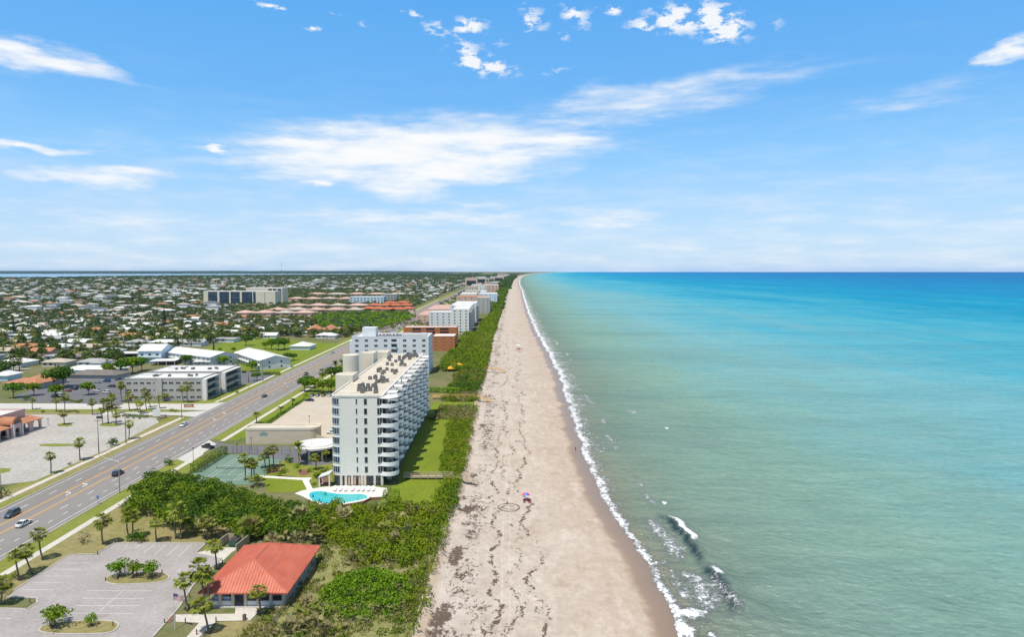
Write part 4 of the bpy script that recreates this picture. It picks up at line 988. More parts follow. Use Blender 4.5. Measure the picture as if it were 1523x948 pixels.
# palmettos
def palmetto_proto(seed, n=26, s=1.0):
    rng = np.random.default_rng(seed); out, mi = [], []
    for i in range(n):
        a = rng.uniform(0, 6.28); q = rng.uniform(0, 1.0) * s; c = np.array([math.cos(a * 1.7) * q, math.sin(a * 1.7) * q, .1])
        fan_frond(out, mi, c, rng.uniform(0, 6.28), R(rng.uniform(18, 80)), rng.uniform(.7, 1.35) * s, rng.uniform(.65, .95) * s, rng, 1 if rng.random() < .12 else 0, 8, rng.uniform(.2, .6), .12)
    o = quads('saw_palmetto', np.array(out), [L_GREY if seed % 2 else L_OLIVE, L_DRY], None, mi)
    tag(o, 'saw palmetto', 'shrub'); return o
PALMETTO = [Proto(palmetto_proto(s)) for s in (41, 42, 43)]
for k, (f_, x, y, z, s, lb) in enumerate(((z2, 760, 575, 0, 1.5, 'grey saw palmetto above the big round bush, left one'), (z2, 820, 580, 0, 1.4, 'grey saw palmetto above the big round bush, right one'), (z2, 800, 540, 0.3, 1.4, 'grey saw palmetto behind two others above the big round bush'), (z2, 880, 555, .4, 1.3, 'grey saw palmetto right above the big round bush'),
    (z2, 520, 850, 0, 1.5, 'saw palmetto left of the big round bush near the fence'), (z2, 545, 905, 0, 1.6, 'saw palmetto at the lower left of the big round bush'), (z2, 620, 930, 0, 1.5, 'saw palmetto right below the big round bush'), (z2, 470, 880, 0, 1.4, 'saw palmetto by the fence at the frame bottom'), (z2, 420, 930, 0, 1.5, 'saw palmetto nearest the fence at the frame bottom'),
    (z2, 520, 800, 0, 1.2, 'small olive palmetto left of the big round bush'), (z2, 240, 400, 4.0, 1.9, 'pale palmetto crown over the thicket behind the red roof, left one'), (z2, 350, 480, 2.6, 1.8, 'pale palmetto just behind the red roof ridge'), (z2, 470, 470, 2.6, 1.8, 'pale palmetto just behind the right part of the red roof'), (z2, 550, 420, 2.8, 1.9, 'pale palmetto in the thicket right behind the red roof'),
    (z2, 490, 350, 4.0, 1.8, 'palmetto standing out of the middle of the thicket'), (z2, 30, 400, 3.6, 1.9, 'palmetto standing out of the thicket above the enclosure'), (z2, 860, 325, 1.6, 1.7, 'palmetto beside the square hedge by the pool'), (z2, 1060, 345, .8, 1.8, 'grey palmetto on the dune edge below the boardwalk'), (z2, 1110, 345, .6, 1.5, 'grey palmetto at the beach edge below the boardwalk'),
    (z2, 900, 425, 1.6, 1.8, 'left palmetto in the shrubs between pool hedge and beach'), (z2, 940, 480, 1.4, 1.8, 'front palmetto in the shrubs between pool hedge and beach'), (z2, 1000, 430, 1.2, 1.8, 'middle palmetto in the shrubs between pool hedge and beach'), (z2, 1055, 425, 1.0, 1.6, 'right palmetto in the shrubs near the beach'), (z2, 980, 380, 1.6, 1.6, 'back palmetto in the shrubs between pool hedge and beach'),
    (z2, 700, 350, 2.4, 1.7, 'palmetto in the shrubs in front of the pool wall'), (z2, 270, 180, 2.0, 1.6, 'palmetto in the thicket near the foot of the tennis palms'))):
    X_, Y_ = g(*f_(x, y), z); PALMETTO[k % 3].put((X_, Y_, max(0, z - .8)), k * 1.3, lb, None, s)

# ------------------------------------------------------------------ thickets (nobody could count these shrubs)
def inpoly(x, y, poly):
    c = False; j = len(poly) - 1
    for i in range(len(poly)):
        if (poly[i][1] > y) != (poly[j][1] > y) and x < (poly[j][0] - poly[i][0]) * (y - poly[i][1]) / (poly[j][1] - poly[i][1]) + poly[i][0]: c = not c
        j = i
    return c
def fill(poly, step, rd):
    x0, x1 = min(p[0] for p in poly), max(p[0] for p in poly); y0, y1 = min(p[1] for p in poly), max(p[1] for p in poly); out = []
    y = y0
    while y <= y1:
        x = x0
        while x <= x1:
            a, b_ = x + rd.uniform(-.5, .5) * step, y + rd.uniform(-.5, .5) * step
            if inpoly(a, b_, poly): out.append((a, b_))
            x += step
        y += step
    return out
def thicket(name, areas, seed, label):
    """areas: (polygon, spacing, radius range, height range, leaf size, density, material)"""
    rng = np.random.default_rng(seed); rd = random.Random(seed); VV, MI, mats = [], [], []
    for poly, step, rr, hh, leaf, dens, mat in areas:
        bl = []
        for x, y in fill(poly, step, rd):
            r = rd.uniform(*rr); hN = float(vnoise(np.array([x / 7.0]), np.array([y / 7.0]), 5)[0]); h = hh[0] + (hh[1] - hh[0]) * (.55 * rd.random() + .45 * hN)
            bl.append((x, y, max(h - r * .75, .2), r, r, r * .8))
        if not bl: continue
        V = above(cloud(bl, dens, leaf, rng, zmin=-.25), .05)
        mm = mat if isinstance(mat, tuple) else (mat,)
        ids = []
        for q in mm:
            if q not in mats: mats.append(q)
            ids.append(mats.index(q))
        cen = V.mean(1); sel = vnoise(cen[:, 0] / 3.4, cen[:, 1] / 3.4, seed) * len(mm) * .999
        MI.append(np.array(ids)[np.clip(sel.astype(int), 0, len(mm) - 1)]); VV.append(V)
    return kind(quads(name, np.concatenate(VV), mats, None, np.concatenate(MI)), 'stuff', label)
TA = gp([(190, 772), (196, 745), (215, 728), (262, 722), (330, 737), (400, 757), (462, 776), (478, 802), (440, 811), (360, 809), (345, 800), (300, 796), (268, 800), (250, 790), (222, 772)])
TB = gp([(458, 758), (500, 757), (545, 761), (590, 757), (625, 758), (654, 745), (668, 733), (664, 752), (650, 790), (640, 815), (626, 838), (600, 842), (540, 838), (500, 815), (476, 806)])
TC = gp([(476, 812), (560, 842), (640, 838), (632, 872), (612, 905), (606, 965), (560, 965), (480, 965), (395, 965), (398, 925), (430, 895), (448, 870), (462, 842)])
TB2 = gp([(655, 735), (684, 718), (683, 738), (668, 768), (655, 765)])
thicket('sea_grape_thicket', [(TA, 2.1, (1.2, 2.3), (2.8, 5.8), .6, 8, (L_DARK, L_MID, L_DARK, L_MID)), (TB, 2.3, (1.1, 2.7), (1.2, 3.9), .48, 8.5, (L_MID, L_BRIGHT, L_BRIGHT, L_OLIVE)), (TC, 3.1, (.5, 1.2), (.5, 1.5), .42, 8, (L_OLIVE, L_MID, L_BRIGHT, L_GREY)), (TB2, 2.0, (1.2, 1.9), (1.4, 2.6), .5, 7.5, (L_MID, L_DARK))], 51, 'dense dark sea grape thicket behind the beach pavilion')
bush_c = g(546, 893)
rng = np.random.default_rng(61); rd = random.Random(61); bl = []
for k in range(170):
    t_ = rd.random() * 6.283; q = math.sqrt(rd.random()); x = bush_c[0] + 8.6 * q * math.cos(t_); y = bush_c[1] + 9.2 * q * math.sin(t_); h = 4.9 * math.sqrt(max(0, 1 - q * q * .86)) * rd.uniform(.86, 1.08); r = rd.uniform(.8, 1.35)
    bl.append((x, y, max(.3, h - r * .7), r, r, r * .75))
tag(quads("sea_grape_bush", above(cloud(bl, 9, .46, rng, up=.05), .03), [L_MID]), "huge domed sea grape bush on the dune below the thicket", "bush")

def dune_poly(y0, y1, w0, w1, n=8):
    ys = [y0 + (y1 - y0) * i / n for i in range(n + 1)]
    return [(vegx(y) + .3, y) for y in ys] + [(vegx(y) - (w1 if y > (y0 + y1) / 2 else w0), y) for y in reversed(ys)]
thicket('dune_shrubs', [
    (dune_poly(118, 150, 5.0, 6.0), 1.7, (.8, 1.3), (.7, 1.6), .42, 7, (L_MID, L_OLIVE, L_BRIGHT)),
    (dune_poly(150, 212, 4.5, 5.5), 1.6, (.9, 1.5), (1.0, 2.2), .46, 7, (L_BRIGHT, L_MID, L_OLIVE)),
    (dune_poly(214, 292, 8.5, 9.8), 1.6, (.9, 1.4), (.8, 2.0), .5, 6, (L_BRIGHT, L_MID, L_BRIGHT, L_OLIVE)),
    (dune_poly(292, 322, 19, 17), 2.0, (1.1, 1.7), (1.0, 2.0), .55, 5, (L_OLIVE, L_GREY, L_MID)),
    (dune_poly(334, 352, 18, 15), 2.2, (1.3, 2.0), (1.4, 2.6), .6, 5, (L_OLIVE, L_MID, L_GREY)),
    (dune_poly(360, 388, 18, 15), 2.2, (1.3, 2.0), (1.8, 3.2), .65, 5, (L_DARK, L_MID)),
    (dune_poly(392, 432, 17, 14), 2.4, (1.5, 2.3), (2.0, 3.6), .7, 4.5, (L_MID, L_OLIVE, L_DARK)),
    (dune_poly(436, 520, 30, 31), 2.8, (1.8, 2.8), (2.0, 4.6), .8, 4, (L_BRIGHT, L_MID, L_BRIGHT, L_DARK)),
    (dune_poly(520, 690, 29, 27), 3.2, (2.0, 3.2), (2.0, 4.6), 1.0, 3, (L_BRIGHT, L_MID, L_BRIGHT, L_OLIVE)),
    (dune_poly(700, 1100, 16, 12), 4.0, (2.4, 3.8), (2.0, 4.6), 1.3, 2.2, (L_BRIGHT, L_MID, L_BRIGHT)),
    (dune_poly(1100, 2400, 20, 26, 14), 8, (4, 7), (3, 7), 2.4, 1.2, (L_DARK, L_MID)),
    (dune_poly(2400, 6500, 30, 60, 20), 22, (12, 20), (5, 10), 6.5, .3, (L_FAR, L_DARK)),
], 52, 'continuous belt of low green shrubs along the dune')
# grasses on the dune
rng = np.random.default_rng(63)
GP_ = gp([(475, 815), (560, 842), (640, 838), (634, 870), (618, 915), (600, 990), (300, 990), (392, 915), (440, 880), (470, 850)])
pts = np.array([p for p in fill(GP_, .55, random.Random(5)) if (p[0] - bush_c[0]) ** 2 / 72 + (p[1] - bush_c[1]) ** 2 / 80 > 1 and float(vnoise(np.array([p[0] / 3]), np.array([p[1] / 3]), 3)[0]) > .42])
PP = np.repeat(pts, 5, 0); n = len(PP); hgt = rng.uniform(.3, .8, n)
tilt = unit(np.stack([rng.normal(size=n) * .5, rng.normal(size=n) * .5, np.ones(n)], 1))
P3 = np.concatenate([PP + rng.normal(size=(n, 2)) * .2, np.zeros((n, 1))], 1) + tilt * hgt[:, None] * .5
V = leafquads(P3, np.cross(tilt, unit(rng.normal(size=(n, 3)))), hgt, rng, .14, tilt)
kind(quads('dune_grass', V, [L_GRASS, L_OLIVE], None, (rng.random(n) < .4).astype(int)), 'stuff', 'tufts of dry and green dune grass')

# ------------------------------------------------------------------ clipped hedges
def hedge(line, w_, h, label, mat=L_MID, leaf=.32, dens=16, name='clipped_hedge'):
    rng = np.random.default_rng(len(label)); out = []
    for a, b_ in zip(line[:-1], line[1:]):
        a, b_ = np.array(a), np.array(b_); L = np.linalg.norm(b_ - a); d = (b_ - a) / L; s = np.array([-d[1], d[0]])
        n = int(dens * L * (w_ + 2 * h)); t_ = rng.uniform(-.01, 1.01, n) * L; side = rng.random(n) * (w_ + 2 * h)
        off_ = np.where(side < w_, side - w_ / 2, np.where(side < w_ + h, -w_ / 2, w_ / 2)) + rng.normal(size=n) * .07
        z = np.where(side < w_, h, rng.random(n) * h) + rng.normal(size=n) * .08
        nr = np.where((side < w_)[:, None], np.array([0, 0, 1.0]), np.where((side < w_ + h)[:, None], np.append(-s, 0.2), np.append(s, .2)))
        P_ = np.stack([a[0] + d[0] * t_ + s[0] * off_, a[1] + d[1] * t_ + s[1] * off_, np.maximum(z, .05)], 1)
        out.append(leafquads(P_, nr + rng.normal(size=(n, 3)) * .45, leaf * rng.uniform(.7, 1.3, n), rng))
        for e in (0, L):
            m_ = int(dens * w_ * h); P_ = np.stack([a[0] + d[0] * e + s[0] * rng.uniform(-.5, .5, m_) * w_, a[1] + d[1] * e + s[1] * rng.uniform(-.5, .5, m_) * w_, rng.random(m_) * h], 1)
            out.append(leafquads(P_, np.append(d * (1 if e else -1), .2) + rng.normal(size=(m_, 3)) * .4, leaf, rng))
    return tag(quads(name, np.concatenate(out), mat), label, 'hedge')
hedge([g(*z4(545, 610)), g(*z4(735, 492))], 2.4, 3.0, 'long tall clipped hedge between the sidewalk and the tennis court', L_MID)
hedge([g(*z2(922, 322)), g(*z2(930, 268))], 4.4, 2.6, 'square clipped hedge block at the sea end of the pool', L_MID)
hedge([g(*z4(1000, 302)), g(*z4(1240, 150))], 1.1, 1.0, 'low hedge along the road side of the condominium car park', L_DARK)
hedge([g(*z4(100, 252)), g(*z4(250, 262))], 1.6, 1.1, 'low hedge row along the plaza lot corner by the side street', L_DARK)
hedge([g(*z6(995, 385)), g(*z6(1095, 380))], 1.6, 1.2, 'low hedge along the motel car park', L_DARK, .5)
hedge([g(*z6(1230, 395)), g(*z6(1350, 395))], 3.0, 1.5, 'broad hedge between the right motel and the road', L_MID, .5)
hedge([g(*z5(545, 205)), g(*z5(690, 235)), g(*z5(722, 215))], 1.2, .8, 'low bright hedge curving at the apartment car park entrance', L_BRIGHT, .4)
hedge([(-48, 361), (-28, 358)], 3.0, 2.6, 'dense green hedge behind the condominium lawn, before the yellow canopies', L_MID, .6, 8)
# ------------------------------------------------------------------ building kit
_wc = {}
def opening(parent, face, u, z, w_, h, at=0.0, glass='glass', frame='frame', fw=.09, name='window', sub=True, bars=1):
    """a framed window on a wall; face S looks to -Y at y=at, face E looks to +X at x=at"""
    k = (face, round(w_, 2), round(h, 2), glass, frame, fw, bars)
    if k not in _wc:
        f, p_ = MB(), MB()
        def bx(mb, a0, a1, z0, z1, d0, d1):
            if face == 'S': mb.box(a0, a1, -d1, -d0, z0, z1)
            else: mb.box(d0, d1, a0, a1, z0, z1)
        bx(f, -w_ / 2, w_ / 2, 0, fw, -.05, .07); bx(f, -w_ / 2, w_ / 2, h - fw, h, -.05, .07)
        bx(f, -w_ / 2, -w_ / 2 + fw, fw, h - fw, -.05, .07); bx(f, w_ / 2 - fw, w_ / 2, fw, h - fw, -.05, .07)
        for i in range(bars): 
            a = -w_ / 2 + w_ * (i + 1) / (bars + 1); bx(f, a - .035, a + .035, fw, h - fw, -.05, .05)
        bx(p_, -w_ / 2 + fw * .9, w_ / 2 - fw * .9, fw * .9, h - fw * .9, -.06, .02)
        fm = bpy.data.meshes.new('window'); fm.from_pydata(f.v, [], f.f); fm.materials.append(MT[frame])
        pm = bpy.data.meshes.new('pane'); pm.from_pydata(p_.v, [], p_.f); pm.materials.append(MT[glass]); _wc[k] = (fm, pm)
    fm, pm = _wc[k]
    o = link(name, fm, parent, (u, at, z) if face == 'S' else (at, u, z))
    link('pane', pm, o)
    return o

def block(name, label, cat, x, y, w_, d, h, rz=0.0, wall='stucco_white', roof='white_roof', floors=3, nx=6, ny=4, ww=1.4, wh=1.4, sill=.9, parapet=.5, group=None, glass='glass', east=True, south=True, bal=None, base=0.0, bars=1, root=None, x0=0.0, y0=0.0):
    """flat roofed block; its south west corner stands at (x, y)"""
    if root is None: root = thing(name, label, cat, (x, y, 0), rz, group)
    mb = MB(); mb.box(x0, x0 + w_, y0, y0 + d, -.2, h); mb.build('wall', MT[wall], root)
    r = MB(); r.box(x0 + .25, x0 + w_ - .25, y0 + .25, y0 + d - .25, h, h + .08)
    rw = .3
    for a in ((x0 - .05, x0 + w_ + .05, y0 - .05, y0 + rw), (x0 - .05, x0 + w_ + .05, y0 + d - rw, y0 + d + .05), (x0 - .05, x0 + rw, y0 + rw, y0 + d - rw), (x0 + w_ - rw, x0 + w_ + .05, y0 + rw, y0 + d - rw)):
        r.box(a[0], a[1], a[2], a[3], h - .15, h + parapet, 1)
    r.build('roof', [MT[roof], MT[wall]], root)
    fh = (h - base) / floors
    for k in range(floors):
        z = base + k * fh + sill
        if south:
            for i in range(nx): opening(root, 'S', x0 + w_ * (i + .5) / nx, z, ww, wh, y0, glass, bars=bars)
        if east:
            for i in range(ny): opening(root, 'E', y0 + d * (i + .5) / ny, z, ww, wh, x0 + w_, glass, bars=bars)
        if bal and k:
            m2 = MB(); z2_ = base + k * fh
            a, b_ = bal
            m2.box(x0 + w_ + .02, x0 + w_ + 1.5, y0 + .5, y0 + d - .5, z2_ - .12, z2_ + .06); m2.box(x0 + w_ + 1.38, x0 + w_ + 1.5, y0 + .5, y0 + d - .5, z2_ + .06, z2_ + 1.0)
            m2.build('gallery', MT[b_], root)
    return root
def roof_units(root, pts, z, s=1.0):
    for x, y in pts:
        MB().box(x - .5 * s, x + .5 * s, y - .5 * s, y + .5 * s, z + .12, z + 1.0 * s).box(x - .35 * s, x + .35 * s, y - .35 * s, y + .35 * s, z + 1.0 * s, z + 1.06 * s, 1).box(x - .55 * s, x - .35 * s, y - .5 * s, y + .5 * s, z, z + .12, 1).box(x + .35 * s, x + .55 * s, y - .5 * s, y + .5 * s, z, z + .12, 1).build('air_conditioner', [MT['unit_grey'], MT['dark']], root)
def arcpts(cx, cy, r, a0, a1, n): return [(cx + r * math.cos(R(a0 + (a1 - a0) * i / n)), cy + r * math.sin(R(a0 + (a1 - a0) * i / n))) for i in range(n + 1)]
def ring(mb, cx, cy, ro, ri, a0, a1, z0, z1, n=12, m=0):
    po, pi_ = arcpts(cx, cy, ro, a0, a1, n), arcpts(cx, cy, ri, a0, a1, n)
    for i in range(n): mb.prism([po[i], po[i + 1], pi_[i + 1], pi_[i]], z0, z1, m)
    return mb

# ------------------------------------------------------------------ the tall condominium on the beach
CX, CY, CRZ = -54.5, 202.4, R(.55)
condo = thing('condominium_tower', 'long white eight storey beachfront condominium with stacked round balconies behind the pool', 'apartment building', (CX, CY, 0), CRZ)
CW, CL, CH = 15.6, 103.6, 27.2
FZ, FH = 3.35, 2.96
poly = arcpts(2.7, 2.7, 2.7, 180, 270, 8) + [(CW, 0), (CW, CL), (0, CL)]
MB().prism(poly, FZ - .3, CH - .25, 0).build('wall', MT['stucco_front'], condo)
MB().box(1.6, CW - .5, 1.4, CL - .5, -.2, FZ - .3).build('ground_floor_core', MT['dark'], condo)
rf = MB(); rf.prism([(p[0] - (.12 if p[0] < 8 else -.12), p[1] - (.12 if p[1] < 50 else -.12)) for p in poly], CH - .25, CH)
for a in ((2.5, CW + .1, -.12, .25), (CW - .25, CW + .12, .25, CL), (-.12, .25, 2.7, CL), (.25, CW - .25, CL - .25, CL + .12)): rf.box(a[0], a[1], a[2], a[3], CH, CH + .35, 1)
ring(rf, 2.7, 2.7, 2.82, 2.45, 180, 270, CH, CH + .35, 8, 1)
rf.build('roof', [MT['roof_cream'], MT['stucco_white']], condo)
for i, x in enumerate((2.9, 4.3, 6.2, 9.2, 10.1, 13.0, 15.2)):
    MB().box(x - .35, x + .35, -.05, .75, -.1, FZ - .3).build('column', MT['cream'], condo)
for x0, x1 in ((3.25, 3.95), (4.65, 5.85), (6.55, 8.85), (10.45, 12.65), (13.35, 14.85)):
    MB().box(x0, x1, .3, .36, .05, FZ - .5, 0).box(x0, x1, .24, .30, FZ - .5, FZ - .3, 1).build('lobby_window', [MT['glass'], MT['frame']], condo)
for x in (5.2, 7.0, 9.65, 8.4): MB().box(x - .3, x + .3, .18, .23, .02, FZ - .55).build('wooden_shutter', MT['peach'], condo)
fl = MB()
ring(fl, 2.7, 2.7, 2.5, 2.4, 180, 270, .0, FZ - .3, 8); fl.build('curved_lobby_window', MT['glass'], condo)
for k in range(8):
    z = FZ + k * FH
    cw = MB(); ring(cw, 2.7, 2.7, 2.74, 2.6, 176, 268, z + .62, z + 2.5, 8, 0)
    for a in (180, 198, 216, 234, 252, 266): 
        px_, py_ = 2.7 + 2.76 * math.cos(R(a)), 2.7 + 2.76 * math.sin(R(a)); cw.obox((px_, py_, z + 1.56), (.05, .05, .94), R(a), 1)
    ring(cw, 2.7, 2.7, 2.82, 2.62, 178, 270, z + 2.5, z + 2.6, 8, 1); ring(cw, 2.7, 2.7, 2.82, 2.62, 178, 270, z + .52, z + .62, 8, 1)
    cw.build('corner_window', [MT['glass_blue'], MT['frame']], condo)
    opening(condo, 'S', 7.85, z + .7, .5, 1.75, 0.0, 'glass', bars=0, fw=.05)
    opening(condo, 'S', 10.55, z + .55, 1.0, 1.95, 0.0, 'glass', bars=0, fw=.06)
    opening(condo, 'S', 14.75, z + .45, 1.5, 2.15, 0.0, 'glass', bars=1, fw=.07)
    MB().box(CW, CW + .04, 4, CL - 1, z + .1, z + 2.4).build('window_band', MT['glass_blue'], condo)
    fb = MB(); cx_, cy_ = CW + 1.55, 1.75
    fb.prism(arcpts(cx_, cy_, 2.95, -150, 100, 16), z - .22, z + .02); ring(fb, cx_, cy_, 2.95, 2.8, -128, 95, z + .02, z + 1.0, 16)
    fb.box(CW + .01, CW + .3, .2, 3.6, z + .1, z + 2.6, 1)
    for a in (-70, -20, 30):      # chairs and plants behind the parapet
        fb.obox((cx_ + 1.7 * math.cos(R(a)), cy_ + 1.7 * math.sin(R(a)), z + .62), (.28, .28, .6), R(a + k * 33), 1)
    fb.build('round_balcony', [MT['balcony_white'], MT['dark']], condo)
NST = 9
for s in range(NST):
    y = 6.0 + 10.9 * s
    for k in range(8):
        z = FZ + k * FH
        b_ = MB(); cy_ = y + 3.1
        b_.prism(arcpts(CW + 1.0, cy_, 2.35, -112, 112, 12), z - .18, z + .02); ring(b_, CW + 1.0, cy_, 2.35, 2.24, -105, 105, z + .02, z + .9, 12)
        b_.box(CW + .06, CW + .12, cy_ - 1.6, cy_ + 1.6, z + .05, z + 2.5, 1).obox((CW + 1.6, cy_ - .4, z + .5), (.3, .3, .45), .4 * k, 1)
        b_.build('balcony', [MT['balcony_white'], MT['dark']], condo)
        c_ = MB(); yy = y + 7.0
        c_.box(CW + .05, CW + 1.9, yy, yy + 3.4, z - .2, z + .02); c_.box(CW + 1.78, CW + 1.9, yy, yy + 3.4, z + .02, z + .98); c_.box(CW + .05, CW + 1.78, yy, yy + .12, z + .02, z + .98); c_.box(CW + .05, CW + 1.78, yy + 3.28, yy + 3.4, z + .02, z + .98)
        c_.build('square_balcony', MT['balcony_white'], condo)
    fin = MB()
    for q in (y - .3, y + 6.6, y + 10.45): fin.box(CW + .04, CW + 1.45, q - .12, q + .12, 0, CH - .02)
    fin.build('dividing_fin', MT['stucco_white'], condo)
    cr = MB(); cr.box(CW + .13, CW + 3.1, y + 1.2, y + 5.0, CH - .35, CH - .1); cr.build('balcony_roof', MT['balcony_white'], condo)
cr = MB(); cr.prism(arcpts(CW + 1.55, 1.75, 3.0, -140, 100, 16), CH - .55, CH - .27); cr.build('balcony_roof', MT['balcony_white'], condo)
for (y0, x0, dy, zt, x1) in ((26, -5.8, 9, 29.3, 1.0), (74, -7.2, 9, 31.0, -1.2), (92, -7.2, 9, 29.2, 1.4)):
    P_ = arcpts(x0 + dy / 2, y0 + dy / 2, dy / 2, 90, 270, 12) + [(x1, y0), (x1, y0 + dy)]
    MB().prism(P_, -.1, zt, 0).prism([(p[0] * .985, p[1]) for p in P_], zt, zt + .15, 1).build('stair_tower', [MT['cream'], MT['roof_cream']], condo)
MB().prism(arcpts(-9.4, 69.5, 3.2, 0, 360, 20)[:-1], -.1, 31.2).build('stair_tower', MT['cream'], condo)
rd = random.Random(4)
cr_, sr_ = math.cos(-CRZ), math.sin(-CRZ)
def condo_local(px, py, z):
    x, y = g(px, py, z); x -= CX; y -= CY; return (x * cr_ - y * sr_, x * sr_ + y * cr_)
units = []
for (xa, xb, ya, yb, n) in ((382, 480, 318, 358, 15), (440, 530, 280, 306, 9), (480, 575, 240, 262, 10), (528, 620, 178, 222, 16), (612, 680, 152, 190, 13)):
    tries = 0
    while n and tries < 400:
        tries += 1
        p = condo_local(*z3(rd.uniform(xa, xb), rd.uniform(ya, yb)), CH)
        if 1.2 < p[0] < CW - 1.2 and 1.5 < p[1] < CL - 1.5 and all((p[0] - q[0]) ** 2 + (p[1] - q[1]) ** 2 > 2.7 for q in units): units.append(p); n -= 1
roof_units(condo, units, CH, 1.1)
for px, py in ((600, 300), (560, 330)): 
    p = condo_local(*z3(px, py), CH); MB().tube((p[0], p[1], CH), (p[0], p[1], CH + .9), .25, .25, 8).build('roof_vent', MT['grey_metal'], condo)

# entrance: round white canopy, small canopy, beige block
pc = g(*z3(165, 690)); can = thing('entrance_canopy', 'round white porte cochere roof on columns beside the tower', 'canopy', (pc[0], pc[1] + 3, 0))
rr = MB(); rr.prism(arcpts(0, 0, 7.6, 0, 360, 36)[:-1], 4.2, 4.75); rr.prism(arcpts(0, 0, 5.8, 0, 360, 30)[:-1], 4.75, 5.05); rr.box(2, 12.5, -3.2, 3.2, 4.15, 4.7); rr.build('roof', MT['white_roof'], can)
for a in range(20, 380, 40): MB().tube((6.3 * math.cos(R(a)), 6.3 * math.sin(R(a)), -.1), (6.3 * math.cos(R(a)), 6.3 * math.sin(R(a)), 4.2), .32, .32, 10).build('column', MT['cream'], can)
MB().box(1.5, 11.5, 2.2, 3.0, 0, 4.1).build('glass_wall', MT['glass'], can)
pc = g(*z3(232, 822)); can = thing('entrance_porch', 'small sloping white porch roof at the pool side of the tower', 'canopy', (pc[0] - 1, pc[1], 0))
MB().add([(-1.6, -1.8, 3.0), (2.0, -1.8, 4.3), (2.0, 2.2, 4.3), (-1.6, 2.2, 3.0), (-1.6, -1.8, 2.75), (2.0, -1.8, 4.05), (2.0, 2.2, 4.05), (-1.6, 2.2, 2.75)], [(0, 1, 2, 3), (7, 6, 5, 4), (0, 4, 5, 1), (1, 5, 6, 2), (2, 6, 7, 3), (3, 7, 4, 0)]).build('roof', MT['white_roof'], can)
for x, y, t_ in ((-1.3, -1.5, 2.85), (-1.3, 1.9, 2.85), (1.7, -1.5, 3.9)): MB().box(x - .15, x + .15, y - .15, y + .15, -.1, t_).build('column', MT['stucco_white'], can)
a, b_ = g(363, 661), g(470, 663)
bg_ = thing('garage_block', 'long low beige block with rounded corners and teal lettering beside the entrance drive', 'building', (a[0], a[1], 0))
W_ = b_[0] - a[0]; D_ = 7.0; Hh = 5.6
P_ = arcpts(2, 2, 2, 180, 270, 6) + arcpts(W_ - 3, 3, 3, 270, 360, 8) + arcpts(W_ - 2, D_ - 2, 2, 0, 90, 6) + arcpts(2, D_ - 2, 2, 90, 180, 6)
MB().prism(P_, -.1, Hh).build('wall', MT['beige'], bg_)
cap = MB()
Pi = [(W_ / 2 + (p[0] - W_ / 2) * .97, D_ / 2 + (p[1] - D_ / 2) * .90) for p in P_]; Po = [(W_ / 2 + (p[0] - W_ / 2) * 1.008, D_ / 2 + (p[1] - D_ / 2) * 1.03) for p in P_]
for i in range(len(P_)): j = (i + 1) % len(P_); cap.prism([Po[i], Po[j], Pi[j], Pi[i]], Hh - .3, Hh + .55)
cap.prism(Pi, Hh - .1, Hh + .05, 1); cap.build('roof', [MT['cream'], MT['roof_cream']], bg_)
teal = M('teal_lettering', (.12, .33, .31), .6, .05, 3)
lg2 = MB()            # an emblem of waves over two short illegible lines
for i in range(9): lg2.box(-1.5 + i * .34, -1.5 + i * .34 + .22, -.05, 0, .0, .34); lg2.box(-1.5 + i * .34, -1.5 + i * .34 + .22, -.05, 0, .5, .84)
for i in range(6): lg2.obox((-.6 + i * .24, -.025, 1.15 + .18 * math.sin(i * 1.3)), (.13, .025, .08), 0)
lg2.build('sign_emblem', teal, bg_, (7.4, -.02, 3.3))
MB().add([(0, 0, 0), (9, 0, 0), (9, 3.2, 0), (0, 3.2, 0), (0, 0, 3.4), (9, 0, .9), (9, .3, .9), (0, .3, 3.4)], [(0, 1, 5, 4), (4, 5, 6, 7), (1, 2, 6, 5), (2, 3, 7, 6), (3, 0, 4, 7), (3, 2, 1, 0)]).build('ramp_wall', MT['beige'], bg_, (W_ - 1, 1.0, 0))

# pool wall
pw = [g(*z2(912, 250)), g(*z2(895, 272)), g(*z2(828, 276)), g(*z2(790, 296)), g(*z2(700, 312)), g(*z2(640, 318))]
wl = thing('pool_retaining_wall', 'curved brown plank wall below the pool deck', 'wall', (pw[2][0], pw[2][1], 0))
w_ = MB(); w_.kerb([(p[0] - pw[2][0], p[1] - pw[2][1] - .3) for p in pw], .25, -.2, .75); w_.build('planks', MT['brown_wood'], wl)
for p in pw[1:4]:
    MB().box(p[0] - pw[2][0] - .15, p[0] - pw[2][0] + .15, p[1] - pw[2][1] - .65, p[1] - pw[2][1] - .43, -.2, 1.0).build('post', MT['brown_wood'], wl)

# ------------------------------------------------------------------ beach pavilion with the red roof
PX0, PX1, PY0, PY1 = -60.2, -42.9, 126.8, 149.3
pav = thing('beach_pavilion', 'open beach pavilion under a bright red hipped metal roof', 'pavilion', ((PX0 + PX1) / 2, (PY0 + PY1) / 2, 0))
hw, hd, ez, rz_ = (PX1 - PX0) / 2, (PY1 - PY0) / 2, 3.25, 7.0
m, t, b = newmat('red_metal_roof')
p = t.pos(); n = t.map(t.noise(p, .25, 5, .6), .35, .65); n2 = t.map(t.noise(t.mapping(p, (1, .12, 1)), 2.0, 3), .3, .7)
c = t.mix(n, (.44, .085, .04), (.53, .125, .065)); c = t.mix(t.math('MULTIPLY', n2, .4), c, (.56, .21, .15))
t.l.new(c, b.inputs['Base Color']); b.inputs['Roughness'].default_value = .42; b.inputs['Specular IOR Level'].default_value = .5; MT['red_metal'] = m
ry0, ry1 = -hd + 6.5, hd - 7.5
r = MB()
